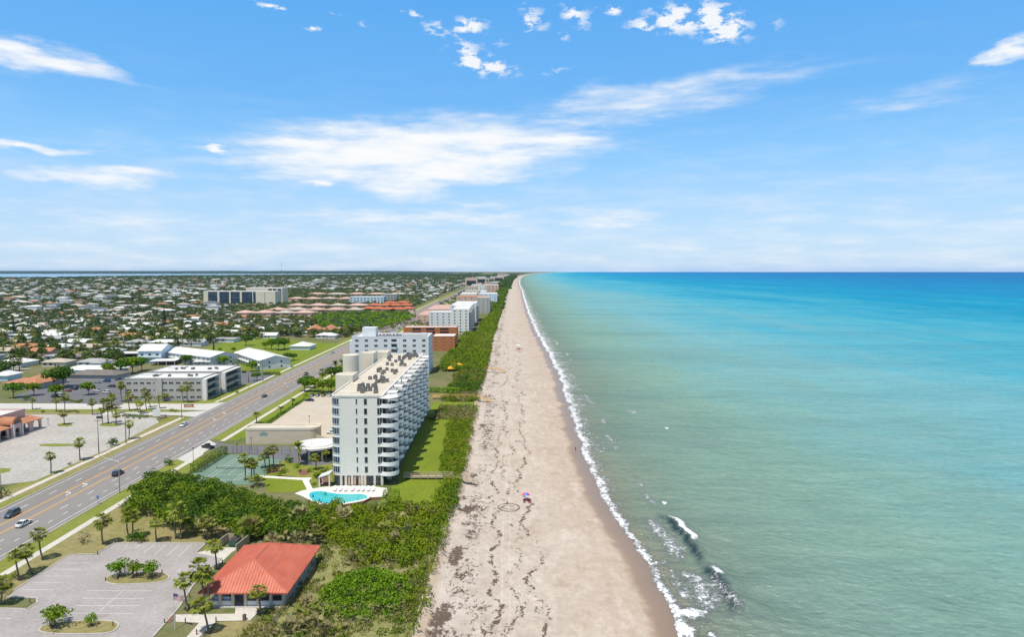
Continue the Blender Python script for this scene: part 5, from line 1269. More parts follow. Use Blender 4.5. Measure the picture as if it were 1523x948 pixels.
e = [(-hw, -hd, ez), (hw, -hd, ez), (hw, hd, ez), (-hw, hd, ez), (0, ry0, rz_), (0, ry1, rz_)]
r.add(e, [(0, 1, 4), (1, 2, 5, 4), (2, 3, 5), (3, 0, 4, 5)])
r.add([(x, y, ez - .3) for x, y in ((-hw, -hd), (hw, -hd), (hw, hd), (-hw, hd))] + e[:4], [(0, 1, 5, 4), (1, 2, 6, 5), (2, 3, 7, 6), (3, 0, 4, 7), (3, 2, 1, 0)])
r.build('roof', MT['red_metal'], pav)
sm_ = MB()
def seam(a, b_, r_=.055): sm_.tube(a, b_, r_, r_, 4)
def zf(face, u, v): pass
x = -hw + .6
while x < hw:                                   # front and back hips: seams run up the slope
    k = 1 - abs(x) / hw
    seam((x, -hd, ez + .02), (x, -hd + (ry0 + hd) * k, ez + (rz_ - ez) * k + .02)); seam((x, hd, ez + .02), (x, hd - (hd - ry1) * k, ez + (rz_ - ez) * k + .02)); x += .62
y = -hd + .6
while y < hd:
    k = min(1, (y + hd) / (ry0 + hd), (hd - y) / (hd - ry1))
    for s in (-1, 1): seam((s * hw, y, ez + .02), (s * hw * (1 - k), y, ez + (rz_ - ez) * k + .02))
    y += .62
for a, b_ in ((0, 4), (1, 4), (2, 5), (3, 5), (4, 5)): seam(tuple(np.array(e[a]) + [0, 0, .02]), tuple(np.array(e[b_]) + [0, 0, .02]), .09)
sm_.build('roof_seams', MT['red_metal'], pav)
wi = 1.3
for i in range(7): MB().box(-hw + wi + (2 * hw - 2 * wi) * i / 6 - .28, -hw + wi + (2 * hw - 2 * wi) * i / 6 + .28, -hd + wi - .28, -hd + wi + .28, 0, ez - .3).build('column', MT['beige'], pav)
for i in range(1, 7): MB().box(hw - wi - .28, hw - wi + .28, -hd + wi + (2 * hd - 2 * wi) * i / 6 - .28, -hd + wi + (2 * hd - 2 * wi) * i / 6 + .28, 0, ez - .3).build('column', MT['beige'], pav)
for i in range(6):
    if i in (2,): continue
    x = -hw + wi + (2 * hw - 2 * wi) * i / 6 + .3; MB().box(x, x + (2 * hw - 2 * wi) / 6 - .6, -hd + wi - .1, -hd + wi + .1, 0, 1.05).build('half_wall', MT['stucco_white'], pav)
for i in range(6):
    y = -hd + wi + (2 * hd - 2 * wi) * i / 6 + .3; MB().box(hw - wi - .1, hw - wi + .1, y, y + (2 * hd - 2 * wi) / 6 - .6, 0, 2.2).build('half_wall', MT['grey_wall'], pav)
MB().box(-hw + 3.4, hw - 3.0, -hd + 5.0, hd - 2.0, 0, ez - .3).build('inner_wall', MT['grey_wall'], pav)
MB().box(-hw + .5, hw - .5, -hd + .5, hd - .5, -.1, .10).build('floor_slab', MT['concrete'], pav)
MB().box(-hw + 1.0, hw - 1.0, -hd + 1.0, hd - 1.0, ez - .34, ez - .31).build('ceiling', MT['brown_wood'], pav)
MB().box(-4.8, -3.4, -hd + 4.9, -hd + 4.96, .1, 2.3).build('door', MT['dark'], pav)

# refuse enclosure, dumpster
en0 = g(*z1(1068, 520)); enc = thing('refuse_enclosure', 'tan plank enclosure around a green dumpster behind the pavilion', 'enclosure', (en0[0], en0[1], 0), R(-6))
for nm, a in (('fence_panel', (0, 5.4, 4.4, 4.6)), ('fence_panel', (-.1, .1, .2, 4.4)), ('fence_panel', (5.3, 5.5, -1.8, 4.4))):
    f_ = MB(); L = max(a[1] - a[0], a[3] - a[2]); n = int(L / .3)
    for i in range(n):
        if a[1] - a[0] > 1: f_.box(a[0] + L * i / n + .015, a[0] + L * (i + 1) / n - .015, a[2], a[3], 0, 2.1 + .04 * (i % 2))
        else: f_.box(a[0], a[1], a[2] + L * i / n + .015, a[2] + L * (i + 1) / n - .015, 0, 2.1 + .04 * (i % 2))
    f_.build(nm, MT['fence_wood'], enc)
dm = thing('dumpster', 'green steel dumpster inside the tan plank enclosure', 'dumpster', (en0[0] + 2.9, en0[1] + 2.2, 0), R(-6))
MB().add([(-1.0, -.8, .2), (1.0, -.8, .2), (1.0, .8, .2), (-1.0, .8, .2), (-1.1, -.95, 1.3), (1.1, -.95, 1.3), (1.1, .9, 1.55), (-1.1, .9, 1.55)], [(0, 3, 2, 1), (4, 5, 6, 7), (0, 1, 5, 4), (1, 2, 6, 5), (2, 3, 7, 6), (3, 0, 4, 7)]).build('bin', M('dumpster_green', (.03, .12, .08), .5, .1, 2), dm)
for s in (-1, 1): MB().obox((s * .54, 0, 1.50), (.5, .98, .035), 0, 0, R(7)).build('lid', MT['dark_metal'], dm)
for s in (-1, 1): MB().box(s * .8 - .06, s * .8 + .06, -.7, .7, 0, .2).build('skid', MT['dark_metal'], dm)

# ------------------------------------------------------------------ plaza with the arcade (left edge)
pz = thing('shopping_plaza', 'pink shopping plaza with an arched arcade at the left edge', 'shop building', (-199.2, 214.0, 0))
MB().box(-60, 0, 0, 62, -.2, 7.6).build('wall', MT['plaza_pink'], pz)
r = MB(); r.box(-59.6, -.4, .4, 61.6, 7.6, 7.7)
for a in ((-60.1, .1, -.1, .4), (-60.1, .1, 61.6, 62.1), (-60.1, -59.6, .4, 61.6), (-.4, .1, .4, 61.6)): r.box(*a, 7.4, 8.5, 1)
r.build('roof', [MT['white_roof'], MT['plaza_pink']], pz)
for y in (30, 46): MB().box(-22, -20, y, y + 2, 7.7, 9.0).build('air_conditioner', MT['unit_grey'], pz)
def arch_wall(y0, y1, x, h, arch_w, mat, nm, depth=.5):
    """wall along Y with a round arch opening, facing +X"""
    mb = MB(); c_ = (y0 + y1) / 2; r_ = arch_w / 2; sp = 2.3
    mb.box(x - depth, x, y0, c_ - r_, -.1, h); mb.box(x - depth, x, c_ + r_, y1, -.1, h)
    ap = arcpts(c_, sp, r_, 180, 0, 10)
    for i in range(10):
        (a, za), (b2, zb_) = ap[i], ap[i + 1]
        vs = [(x - depth, a, za), (x, a, za), (x, b2, zb_), (x - depth, b2, zb_), (x - depth, a, h), (x, a, h), (x, b2, h), (x - depth, b2, h)]
        mb.add(vs, [(0, 1, 2, 3), (4, 7, 6, 5), (1, 5, 6, 2), (0, 3, 7, 4)])
    return mb.build(nm, mat, pz)
for i in range(10):
    y0 = 4 + i * 6.0
    if i in (3, 7): continue
    arch_wall(y0, y0 + 6.0, 5.2, 4.3, 3.6, MT['plaza_pink'], 'arcade_arch')
for (a, b_) in ((4, 22), (28, 46), (52, 64)):
    MB().add([(.02, a, 5.4), (6.0, a, 4.3), (6.0, b_, 4.3), (.02, b_, 5.4), (.02, a, 5.2), (6.0, a, 4.1), (6.0, b_, 4.1), (.02, b_, 5.2)], [(0, 1, 2, 3), (7, 6, 5, 4), (0, 4, 5, 1), (1, 5, 6, 2), (2, 6, 7, 3), (3, 7, 4, 0)]).build('arcade_roof', MT['terracotta'], pz)
for yc in (25, 49):
    arch_wall(yc - 3.0, yc + 3.0, 6.2, 5.2, 2.6, MT['plaza_pink'], 'entrance_arch', .6)
    ped = MB(); ap = arcpts(yc, 5.2, 2.6, 0, 180, 12)
    ped.add([(.05, a, z) for a, z in ap] + [(6.2, a, z) for a, z in ap], [(i, i + 1, 14 + i, 13 + i) for i in range(12)] + [tuple(range(12, -1, -1)), tuple(range(13, 26))]); ped.build('entrance_gable', MT['terracotta'], pz)
    gl = MB(); ap = arcpts(yc, 5.25, 1.6, 0, 180, 10); gl.add([(6.22, a, z) for a, z in ap], [tuple(range(11))]); gl.build('gable_window', MT['glass'], pz)
    MB().box(6.25, 6.6, yc - 2.6, yc - 2.1, 0, 5.1).box(6.25, 6.6, yc + 2.1, yc + 2.6, 0, 5.1).build('pilaster', MT['stucco_white'], pz)
MB().box(.02, .06, 5, 60, .3, 3.2).build('shop_front', MT['glass'], pz)
MB().box(.08, 7.2, 2, 63, -.1, .15).build('walkway', MT['concrete'], pz)

# ------------------------------------------------------------------ grey three storey apartments across the side street
p0 = g(186.5, 596.5); ap_ = thing('apartment_block', 'grey three storey apartment block with white flat roofs across the side street', 'apartment building', (p0[0], p0[1], 0), R(1.5))
AW, AH = 38.0, 10.9
for (x0, y0, w_, d_, dz) in ((0, 0, AW, 17, 0), (2, 20, AW - 2 + 1.5, 24, .25)):
    MB().box(x0, x0 + w_, y0, y0 + d_, -.2, AH + dz).build('wall', MT['grey_wall'], ap_)
    r = MB(); r.box(x0 + .3, x0 + w_ - .3, y0 + .3, y0 + d_ - .3, AH + dz, AH + dz + .1)
    for a in ((x0 - .1, x0 + w_ + .1, y0 - .1, y0 + .3), (x0 - .1, x0 + w_ + .1, y0 + d_ - .3, y0 + d_ + .1), (x0 - .1, x0 + .3, y0 + .3, y0 + d_ - .3), (x0 + w_ - .3, x0 + w_ + .1, y0 + .3, y0 + d_ - .3)): r.box(*a, AH + dz - .2, AH + dz + .55, 1)
    r.build('roof', [MT['white_roof'], MT['grey_wall']], ap_)
    rd = random.Random(x0); roof_units(ap_, [(x0 + w_ * f_ + rd.uniform(-1.4, 1.4), y0 + d_ * .45 + rd.uniform(-1.5, 1.5)) for f_ in (.28, .30, .33, .47, .49, .72, .75, .78, .8) for _ in (0,)], AH + dz + .1, 1.0)
    for k in range(3):
        bz = .25 + k * 3.62
        MB().box(x0 + w_ + .02, x0 + w_ + 2.0, y0 + 1.6, y0 + d_ - 1.2, bz - .1, bz + .12, 0).box(x0 + w_ + 1.88, x0 + w_ + 2.0, y0 + 1.6, y0 + d_ - 1.2, bz + .12, bz + 1.1, 1).box(x0 + w_ + .02, x0 + w_ + .06, y0 + 1.8, y0 + d_ - 1.4, bz + .2, bz + 2.7, 2).build('gallery', [MT['stucco_white'], MT['glass_teal'], MT['glass_teal']], ap_)
    MB().box(x0 + w_ + .06, x0 + w_ + 2.1, y0 - .05, y0 + 1.5, 0, AH + dz - .21).box(x0 + w_ + .06, x0 + w_ + 2.1, y0 + d_ - 1.1, y0 + d_ + .05, 0, AH + dz - .21).box(x0 + w_ + .11, x0 + w_ + 2.1, y0 + 1.5, y0 + d_ - 1.1, AH + dz - .6, AH + dz - .1).build('gallery_frame', MT['stucco_white'], ap_)
    if y0 == 0:
        for k in range(3):
            for i, fx in enumerate((.055, .14, .225, .31, .40, .52, .60, .69, .78, .87, .955)):
                if i == 4: opening(ap_, 'S', AW * fx - .8, 1.15 + k * 3.55, .8, 1.25, 0, 'glass', bars=0)
                else: opening(ap_, 'S', AW * fx, 1.1 + k * 3.55, 2.3, 1.3, 0, 'glass')
        MB().box(AW * .425, AW * .485, -.6, -.02, -.1, AH + .4).build('stair_bay', MT['grey_wall'], ap_)
    MB().box(x0 + 3, x0 + 12, y0 + d_ * .6, y0 + d_ * .8, AH + dz + .1, AH + dz + .8).build('roof_plinth', MT['white_roof'], ap_)

# ------------------------------------------------------------------ the three white gabled motels
def gable_motel(name, label, near, far, depth, h, floors, wall, roof, nwin, ridge=2.6):
    """long two storey block: near and far are the ends of its long facade on the ground"""
    L = math.hypot(far[0] - near[0], far[1] - near[1]); a = math.atan2(far[1] - near[1], far[0] - near[0])
    root = thing(name, label, 'motel', (near[0], near[1], 0), a)        # local x along the facade, -y is behind it
    d = -depth
    mb = MB(); mb.box(0, L, d, 0, -.2, h)
    mb.add([(0, 0, h), (0, d, h), (0, d / 2, h + ridge)], [(0, 2, 1)]); mb.add([(L, 0, h), (L, d, h), (L, d / 2, h + ridge)], [(0, 1, 2)])
    mb.build('wall', MT[wall], root)
    o = .7; s = ridge / (depth / 2); r = MB()
    for sgn, y0 in ((1, 0), (-1, d)):
        ye = y0 + sgn * o; ze = h - s * o
        r.add([(-o, ye, ze), (L + o, ye, ze), (L + o, d / 2, h + ridge), (-o, d / 2, h + ridge), (-o, ye, ze + .2), (L + o, ye, ze + .2), (L + o, d / 2, h + ridge + .2), (-o, d / 2, h + ridge + .2)],
              [(0, 1, 2, 3), (4, 7, 6, 5), (0, 4, 5, 1), (3, 7, 4, 0), (1, 5, 6, 2)])
    r.build('roof', MT[roof], root)
    for k in range(floors):
        z = k * h / floors
        for i in range(nwin):
            x = L * (i + .5) / nwin
            MB().box(x - .9, x + .9, 0, .05, z + .9, z + 2.2).build('window', MT['glass'], root)
            MB().box(x + 1.3, x + 2.2, 0, .06, z + .12, z + 2.2).build('door', MT['paleblue'], root)
        if k:
            MB().box(0, L, .07, 1.6, z - .12, z + .05).box(0, L, 1.5, 1.6, z + .05, z + .2).box(0, L, 1.5, 1.6, z + .85, z + 1.0).build('gallery', MT['stucco_white'], root)
            for i in range(nwin + 1): MB().box(L * i / nwin - .08, L * i / nwin + .08, 1.42, 1.58, -.1, h - .3).build('post', MT['stucco_white'], root)
        for f_ in (.3, .7): MB().box(-.05, 0, d * f_ - .6, d * f_ + .6, z + 1.0, z + 2.2).build('window', MT['glass'], root)
    return root
gable_motel('white_motel', 'white two storey gabled motel nearest the road, standing at an angle', g(387, 551), g(349, 537.5), 20, 6.2, 2, 'bluewhite', 'white_roof', 9)
gable_motel('white_motel', 'long white two storey gabled motel in the middle of three', g(313, 545.5), g(244, 536.5), 22, 6.2, 2, 'bluewhite', 'white_roof', 11)
gable_motel('white_motel', 'taller pale blue gabled block left of the white motels', g(240, 540), g(206, 540.5), 24, 8.5, 2, 'paleblue', 'white_roof', 3, 3.4)
for f_, x, y, w_, d_, lb in ((z6, 370, 325, 16, 13, 'low white carport roof right of the spreading trees'), (z6, 700, 330, 15, 11, 'low white carport roof before the long motel'), (z6, 75, 265, 28, 12, 'long flat white carport roof left of the pale blue gabled block')):
    a = g(*f_(x, y)); cp_ = thing('carport', lb, 'carport', (a[0], a[1], 0), R(8))
    MB().box(-.4, w_ + .4, -.4, d_ + .4, 2.7, 3.0).build('roof', MT['white_roof'], cp_)
    for q in range(4):
        for r_ in (0, 1): MB().box(w_ * q / 3 - .12, w_ * q / 3 + .12, d_ * r_ - .12, d_ * r_ + .12, -.1, 2.7).build('post', MT['stucco_white'], cp_)
    MB().box(.2, w_ - .2, d_ * .8, d_ - .2, 0, 2.65).build('wall', MT['grey_wall'], cp_)

# ------------------------------------------------------------------ beachfront row behind the tower
ht = block('beach_hotel', 'blue white hotel with a plain penthouse block right behind the tower', 'hotel', -99.3, 422, 47.4, 24, 23.0, R(.8), 'bluewhite', 'white_roof', 7, 8, 3, 2.2, 1.5, .9, 1.0, bars=1)
MB().box(5.2, 13.6, 6, 14, 23.1, 28.9).build('penthouse', MT['bluewhite'], ht)
MB().box(14, 45, 10, 21, 23.09, 23.5, 0).build('roof_panel', MT['grey_roof'], ht)
roof_units(ht, [(16 + i * 2.1, 8.5 + (i % 3)) for i in range(7)], 23.1, 1.3)
MB().box(-2.0, -.05, 2, 20, -.2, 21).build('wing', MT['bluewhite'], ht)
hb = MB()
for k in range(7):
    hb = MB(); z = k * 3.28; hb.box(24, 27.6, -1.6, -.06, z - .1, z + .12).box(24, 27.6, -1.6, -1.48, z + .12, z + 1.0).box(24.3, 27.2, -.12, -.08, z + .2, z + 2.5, 1); hb.build('balcony', [MT['bluewhite'], MT['glass_blue']], ht)
ob = block('orange_condominium', 'rear orange brick condominium with dark recessed balconies', 'apartment building', -92.5, 580, 45.5, 16, 16.0, R(.9), 'orange_brick', 'white_roof', 5, 4, 3, 1.4, 1.6, .8)
for k in range(5):
    for x in (7.5, 19.2, 31): MB().box(x, x + 7.5, -.05, -.01, k * 3.2 + .5, k * 3.2 + 2.8, 0).box(x - .1, x + 7.6, -.5, -.06, k * 3.2 + .1, k * 3.2 + .9, 1).build('balcony', [MT['dark'], MT['red_brown']], ob)
block('orange_condominium', 'lower orange brick condominium wing standing nearest the dune shrubs', 'apartment building', -64, 546, 18, 24, 11.6, R(.9), 'orange_brick', 'white_roof', 4, 3, 4, 1.6, 1.5, .8)
def balconied(label, x, y, w_, d_, h, fl, wall, nx=4, group='white beachfront condominiums', roof='white_roof', step=0.0, glass='glass'):
    o = block('beach_condominium', label, 'apartment building', x, y, w_, d_, h, R(1), wall, roof, fl, nx, 0, 1.6, 1.5, .8, .6, group, glass)
    fh = h / fl; nb = max(2, min(12, int(d_ / 9)))
    for k in range(fl):
        for i in range(nb):
            y0 = d_ * i / nb; z = k * fh
            MB().box(w_ + .02, w_ + 1.8, y0 + .4, y0 + d_ / nb - .4, z - .1, z + .1).box(w_ + 1.68, w_ + 1.8, y0 + .4, y0 + d_ / nb - .4, z + .1, z + 1.0).box(w_ + .02, w_ + .06, y0 + .8, y0 + d_ / nb - .8, z + .2, z + 2.3, 1).build('balcony', [MT['stucco_white'], MT['glass_blue']], o)
    return o
balconied('grey white condominium block set back left in the white beachfront row', -90.2, 741.1, 31, 24, 19, 6, 'bluewhite', 5)
balconied('nearest white condominium with stepped balconies in the beachfront row', -61.6, 697.4, 17.5, 70, 24.6, 8, 'stucco_white', 3)
balconied('second white condominium behind the nearest one in the beachfront row', -70.8, 781.8, 25, 60, 24, 8, 'bluewhite', 4)
balconied('third white condominium deeper in the beachfront row', -72.8, 853.6, 28, 60, 23, 7, 'stucco_white', 4)
balconied('pink roofed low block beside the white beachfront row', -114.5, 814.8, 34, 90, 11, 3, 'peach', 5, None, 'pink_roof')
balconied('long pink roofed block further along beside the beachfront row', -118.3, 931.2, 40, 130, 11, 3, 'peach', 5, None, 'pink_roof')
balconied('brownish grey condominium with dark balconies at the end of the white row', -53.4, 1030.1, 20, 55, 23, 7, 'grey_wall', 3, None, 'tan_roof', 0, 'glass_blue')
balconied('orange roofed block behind the grey brown condominium', -89.2, 1096.1, 48, 60, 22, 7, 'peach', 5, None, 'terracotta')
balconied('pale blue topped condominium past the orange roofed block', -62.1, 1290.1, 34, 70, 20, 6, 'paleblue', 4, None)
rd = random.Random(12)
yy = 1440
for i, (tone, wall, roof) in enumerate((('white', 'stucco_white', 'white_roof'), ('cream', 'cream', 'tan_roof'), ('pale', 'bluewhite', 'white_roof'), ('tan', 'beige', 'tan_roof'), ('white', 'stucco_white', 'grey_roof'), ('peach', 'peach', 'white_roof'), ('white', 'stucco_white', 'white_roof'), ('cream', 'cream', 'white_roof'), ('grey', 'grey_wall', 'white_roof'), ('white', 'stucco_white', 'tan_roof'), ('peach', 'peach', 'terracotta'), ('white', 'stucco_white', 'white_roof'))):
    w_, d_, h = rd.uniform(24, 46), rd.uniform(50, 100), rd.choice((9, 12, 15, 18, 21))
    block('beach_building', f'{tone} beachfront building far down the coast, number {i + 1} beyond the pale blue one' if False else 'far beachfront building in the hazy row along the coast road', 'building', -88 - rd.uniform(0, 26) - w_ / 2 + (i % 3) * 16, yy, w_, d_, h, R(1), wall, roof, max(2, h // 4), 4, 0, 3.0, 1.6, .9, group='far beachfront buildings', east=False)
    yy += d_ + rd.uniform(30, 90)
yy = 2700
for i in range(16):
    h = rd.choice((10, 14, 20, 26, 34, 22)); w_ = rd.uniform(40, 80)
    block('beach_tower', 'tiny apartment tower on the coast close to the horizon', 'apartment building', -170 + rd.uniform(-60, 60) + 3.5e-6 * (yy - 2500) ** 2, yy, w_, 60, h, 0, rd.choice(('stucco_white', 'cream', 'bluewhite', 'peach')), 'white_roof', 1, 1, 0, w_ * .8, h * .5, h * .2, group='towers near the horizon', east=False)
    yy += rd.uniform(180, 520)

# yellow canvas canopies on the dune
for (x, y, s, lb) in ((900, 0, 1, ''),):
    for px, py, w_, d_, h, lb in ((681, 549, 8.0, 6.5, 3.4, 'larger yellow orange canopy roof on the dune'), (671, 552, 5.0, 7.0, 2.8, 'smaller yellow orange canopy roof left of the larger one')):
        a = g(px, py); c_ = thing('yellow_canopy', lb, 'canopy', (a[0], a[1], 0), R(8))
        r = MB(); q = [(-w_ / 2, -d_ / 2, h - .9), (w_ / 2, -d_ / 2, h - .9), (w_ / 2, d_ / 2, h - .9), (-w_ / 2, d_ / 2, h - .9), (-w_ * .12, 0, h + .4), (w_ * .12, 0, h + .4)]
        r.add(q, [(0, 1, 5, 4), (1, 2, 5), (2, 3, 4, 5), (3, 0, 4)]); r.add([(p[0], p[1], p[2] - .3) for p in q[:4]] + q[:4], [(0, 1, 5, 4), (1, 2, 6, 5), (2, 3, 7, 6), (3, 0, 4, 7)]); r.build('roof', MT['canvas_yellow'], c_)
        for sx in (-1, 1):
            for sy in (-1, 1): MB().tube((sx * w_ * .46, sy * d_ * .46, -.1), (sx * w_ * .46, sy * d_ * .46, h - .95), .1, .1, 8).build('post', MT['brown_wood'], c_)

# ------------------------------------------------------------------ inland landmarks
dk = thing('dark_windowed_block', 'broad pale apartment block with blue black windows standing over the suburb', 'apartment building', (g(303, 453)[0], g(303, 453)[1], 0), R(-4))
for nm, (x0, w_, y0, d_, h) in (('wall', (0, 140, 0, 26, 25)), ('wall', (55, 74, 60, 28, 30))): MB().box(x0, x0 + w_, y0, y0 + d_, -.5, h).build(nm, MT['cream'], dk)
MB().box(.6, 139.4, .6, 25.4, 25, 25.3).box(55.6, 128.4, 60.6, 87.4, 30, 30.3).build('roof', MT['white_roof'], dk)
for i, x in enumerate((9, 32, 53, 74, 92)):
    for k in range(7): MB().box(x, x + (18 if i != 4 else 10), -.4, -.05, 3.0 + k * 3.1, 5.6 + k * 3.1).build('window', MT['glass_blue'], dk)
for x in (101, 110, 119.5):
    for k in range(8): MB().box(x, x + 7, 59.6, 59.95, 4 + k * 3.1, 6.6 + k * 3.1).build('window', MT['glass_blue'], dk)
for i in range(6): MB().box(8 + i * 22, 9.6 + i * 22, -1.0, -.45, 0, 25).build('pier', MT['cream'], dk)
a = g(410.5, 431); mast = thing('radio_mast', 'thin red and white radio mast rising above the horizon', 'mast', (a[0], a[1] + 60, 0))
tp = gz(410.5, 391, a[1] + 60)[1]; mb = MB()
for i in range(8):
    MB().tube((0, 0, tp * i / 8), (0, 0, tp * (i + 1) / 8 - (0 if i == 7 else .02)), .55, .55, 3).build('lattice_section', MT['lens_red'] if i % 2 else MT['frame'], mast)
for k in range(3): MB().tube((0, 0, tp * .7), (22 * math.cos(k * 2.1), 22 * math.sin(k * 2.1), 0), .06, .06, 3).build('guy_wire', MT['grey_metal'], mast)

def hip_thing(name, label, cat, x, y, w_, d_, h, rh, wall, roof, rz=0.0, group=None, over=.8):
    root = thing(name, label, cat, (x, y, 0), rz, group)
    MB().box(-w_ / 2, w_ / 2, -d_ / 2, d_ / 2, -.3, h).build('wall', MT[wall], root)
    a, b_ = w_ / 2 + over, d_ / 2 + over; k = min(a, b_); r = MB()
    q = [(-a, -b_, h), (a, -b_, h), (a, b_, h), (-a, b_, h)] + ([(-(a - k), 0, h + rh), (a - k, 0, h + rh)] if a >= b_ else [(0, -(b_ - k), h + rh), (0, b_ - k, h + rh)])
    r.add(q, [(0, 1, 5, 4), (1, 2, 5), (2, 3, 4, 5), (3, 0, 4)] if a >= b_ else [(0, 1, 4), (1, 2, 5, 4), (2, 3, 5), (3, 0, 4, 5)]); r.add(q[:4], [(3, 2, 1, 0)])
    r.build('roof', MT[roof], root); return root
GR = 'pink tiled roofs of the low complex'
PINKS = []
for row, py, x0, x1, n, d_ in (('nearest', 471, 345, 465, 4, 24), ('second', 466, 395, 540, 5, 24), ('third', 459, 425, 545, 4, 26), ('fourth', 448, 425, 525, 4, 30), ('farthest', 440.5, 455, 605, 5, 26)):
    for i in range(n):
        a = g(x0 + (x1 - x0) * (i + .5) / n, py + (i % 2) * .8); w_ = (g(x1, py)[0] - g(x0, py)[0]) / n * (.80 + .12 * (i % 2))
        PINKS.append((a[0], a[1] + d_ / 2, w_, d_))
        hip_thing('pink_roofed_block', f"{'pink' if (i + n) % 3 else 'tan'} hipped roof, {('first', 'second', 'third', 'fourth', 'fifth')[i]} from the left in the {row} row of the pink complex", 'building', a[0], a[1] + d_ / 2, w_, d_, 5.0 + (i % 2) * .8, 3.4, 'peach', 'pink_roof' if (i + n) % 3 else 'tan_roof', R(-3), GR)
wm = block('office_block', 'pale grey office block with dark glass beyond the pink roofs', 'office building', g(520, 452)[0], g(520, 452)[1], 66, 30, 13, 0, 'paleblue', 'white_roof', 3, 10, 4, 4.0, 2.0, .8, glass='glass_blue')
block('office_block', 'right hand wing of the pale office group with a dark glass side', 'office building', g(567, 448.5)[0], g(567, 448.5)[1], 32, 30, 15, 0, 'grey_wall', 'white_roof', 3, 5, 4, 4.5, 2.4, .8, glass='glass_blue')
RR = 'red tiled houses beside the coast road'
for i, (px, py, w_, d_) in enumerate(((548, 464, 22, 16), (562, 464.5, 22, 16), (577, 465, 22, 16), (592, 465, 22, 16), (606, 464, 20, 16), (556, 458.5, 24, 16), (572, 459, 24, 16), (588, 459, 24, 16), (603, 458.5, 22, 16), (580, 455, 26, 16), (598, 454.5, 26, 16))):
    a = g(px, py); hip_thing('red_roofed_house', f"red tiled house, {('first', 'second', 'third', 'fourth', 'fifth')[i if i < 5 else (i - 5 if i < 9 else i - 9)]} from the left in the {('front', 'middle', 'back')[0 if i < 5 else 1 if i < 9 else 2]} row by the coast road", 'house', a[0], a[1] + 8, w_, d_, 5.0, 3.0, 'peach', 'red_brown', 0, RR)
hip_thing('white_pyramid_house', 'house with a bright white pyramid roof beside the green field', 'house', g(446, 521)[0], g(446, 521)[1] + 8, 16, 16, 3.2, 3.0, 'bluewhite', 'white_roof')
for px, py, lb in ((470, 499, 'left of two orange peaked roof gables behind the field'), (493, 499, 'right of two orange peaked roof gables behind the field')):
    a = g(px, py); hip_thing('orange_gable_house', lb, 'house', a[0], a[1], 13, 12, 6, 5, 'tan_roof', 'terracotta', R(45))
for f_, x, y, w_, d_, roof, wall, rz, lb in ((z5, 210, 110, 20, 13, 'terracotta', 'cream', -8, 'orange tiled house with a white garage beyond the side street'), (z5, 365, 75, 16, 10, 'terracotta', 'grey_wall', -8, 'orange tiled wing behind the orange tiled house'), (z6, -75, 395, 34, 14, 'white_roof', 'paleblue', -6, 'long pale blue house with a white hipped roof behind the orange tiled house'), (z6, -50, 432, 30, 15, 'brown_roof', 'grey_wall', -5, 'brown shingled long house beside the apartment car park'), (z5, 10, 40, 9, 12, 'white_roof', 'paleblue', 0, 'pale teal house at the left edge above the orange tiled house')):
    a = g(*f_(x, y)); hip_thing('suburban_house', lb, 'house', a[0], a[1] + 5, w_, d_, 3.2, 2.2, wall, roof, R(rz))
# sea front boardwalks
def boardwalk(name, label, x0, x1, y, z, mat, stairs, wdt=1.8, sdir=-1):
    root = thing(name, label, 'boardwalk', (x0, y, 0)); L = x1 - x0
    d = MB(); n = int(L / .6)
    for i in range(n): d.box(L * i / n + .02, L * (i + 1) / n - .02, -wdt / 2, wdt / 2, z - .06, z)
    d.build('decking', MT[mat], root)
    for s in (-1, 1):
        r = MB(); r.box(0, L, s * wdt / 2 - .05, s * wdt / 2 + .05, z + .95, z + 1.05).box(0, L, s * wdt / 2 - .04, s * wdt / 2 + .04, z + .5, z + .6).box(0, L, s * wdt / 2 - .09, s * wdt / 2 - .06 if s < 0 else s * wdt / 2 + .09, z - .35, z - .07); r.build('railing', MT[mat], root)
    n = max(3, int(L / 2.4))
    for i in range(n + 1):
        for s in (-1, 1): MB().box(L * i / n - .07, L * i / n + .07, s * (wdt / 2 + .1) - .07, s * (wdt / 2 + .1) + .07, -.4, z + 1.1).build('post', MT[mat], root)
    if stairs:
        MB().box(L, L + 2.6, -1.6, 1.6, z - .08, z).build('landing', MT[mat], root)
        ns = stairs; st_ = MB(); ex = .55
        for i in range(ns): st_.box(L + 2.6 + i * ex, L + 2.6 + (i + 1) * ex - .03, sdir * .9 - .9, sdir * .9 + .9, z - .22 * (i + 1) - .06, z - .22 * (i + 1))
        st_.build('steps', MT[mat], root)
        for s in (-.9, .9):
            r = MB(); a0 = Vector((L + 2.6, sdir * .9 + s, z + .9)); b0 = Vector((L + 2.6 + ns * ex, sdir * .9 + s, z - .22 * ns + .9)); r.tube(a0, b0, .07, .07, 5); r.tube(a0 - Vector((0, 0, .45)), b0 - Vector((0, 0, .45)), .05, .05, 5); r.tube(a0 - Vector((0, 0, 1.05)), b0 - Vector((0, 0, 1.05)), .12, .12, 4)
            for q in (.0, .33, .66, 1.0): p = a0.lerp(b0, q); r.tube(p, p - Vector((0, 0, 3.2)), .07, .07, 5)
            r.build('railing', MT[mat], root)
    return root
a, b_ = g(*zb(2, 712), .8), g(*zb(328, 700), .8)
boardwalk('beach_boardwalk', 'nearest weathered wooden boardwalk crossing the lawn to the beach stairs', a[0], b_[0] + 1, (a[1] + b_[1]) / 2, .9, 'deck_wood', 10)
a, b_ = g(*zb(205, 145), 1), g(*zb(500, 145), 1)
boardwalk('beach_boardwalk', 'middle boardwalk of new yellow wood crossing the dune shrubs', a[0], b_[0], (a[1] + b_[1]) / 2, 1.2, 'yellow_wood', 11)
a, b_ = g(*z3b(1150, 690), 1), g(*z3b(1205, 690), 1)
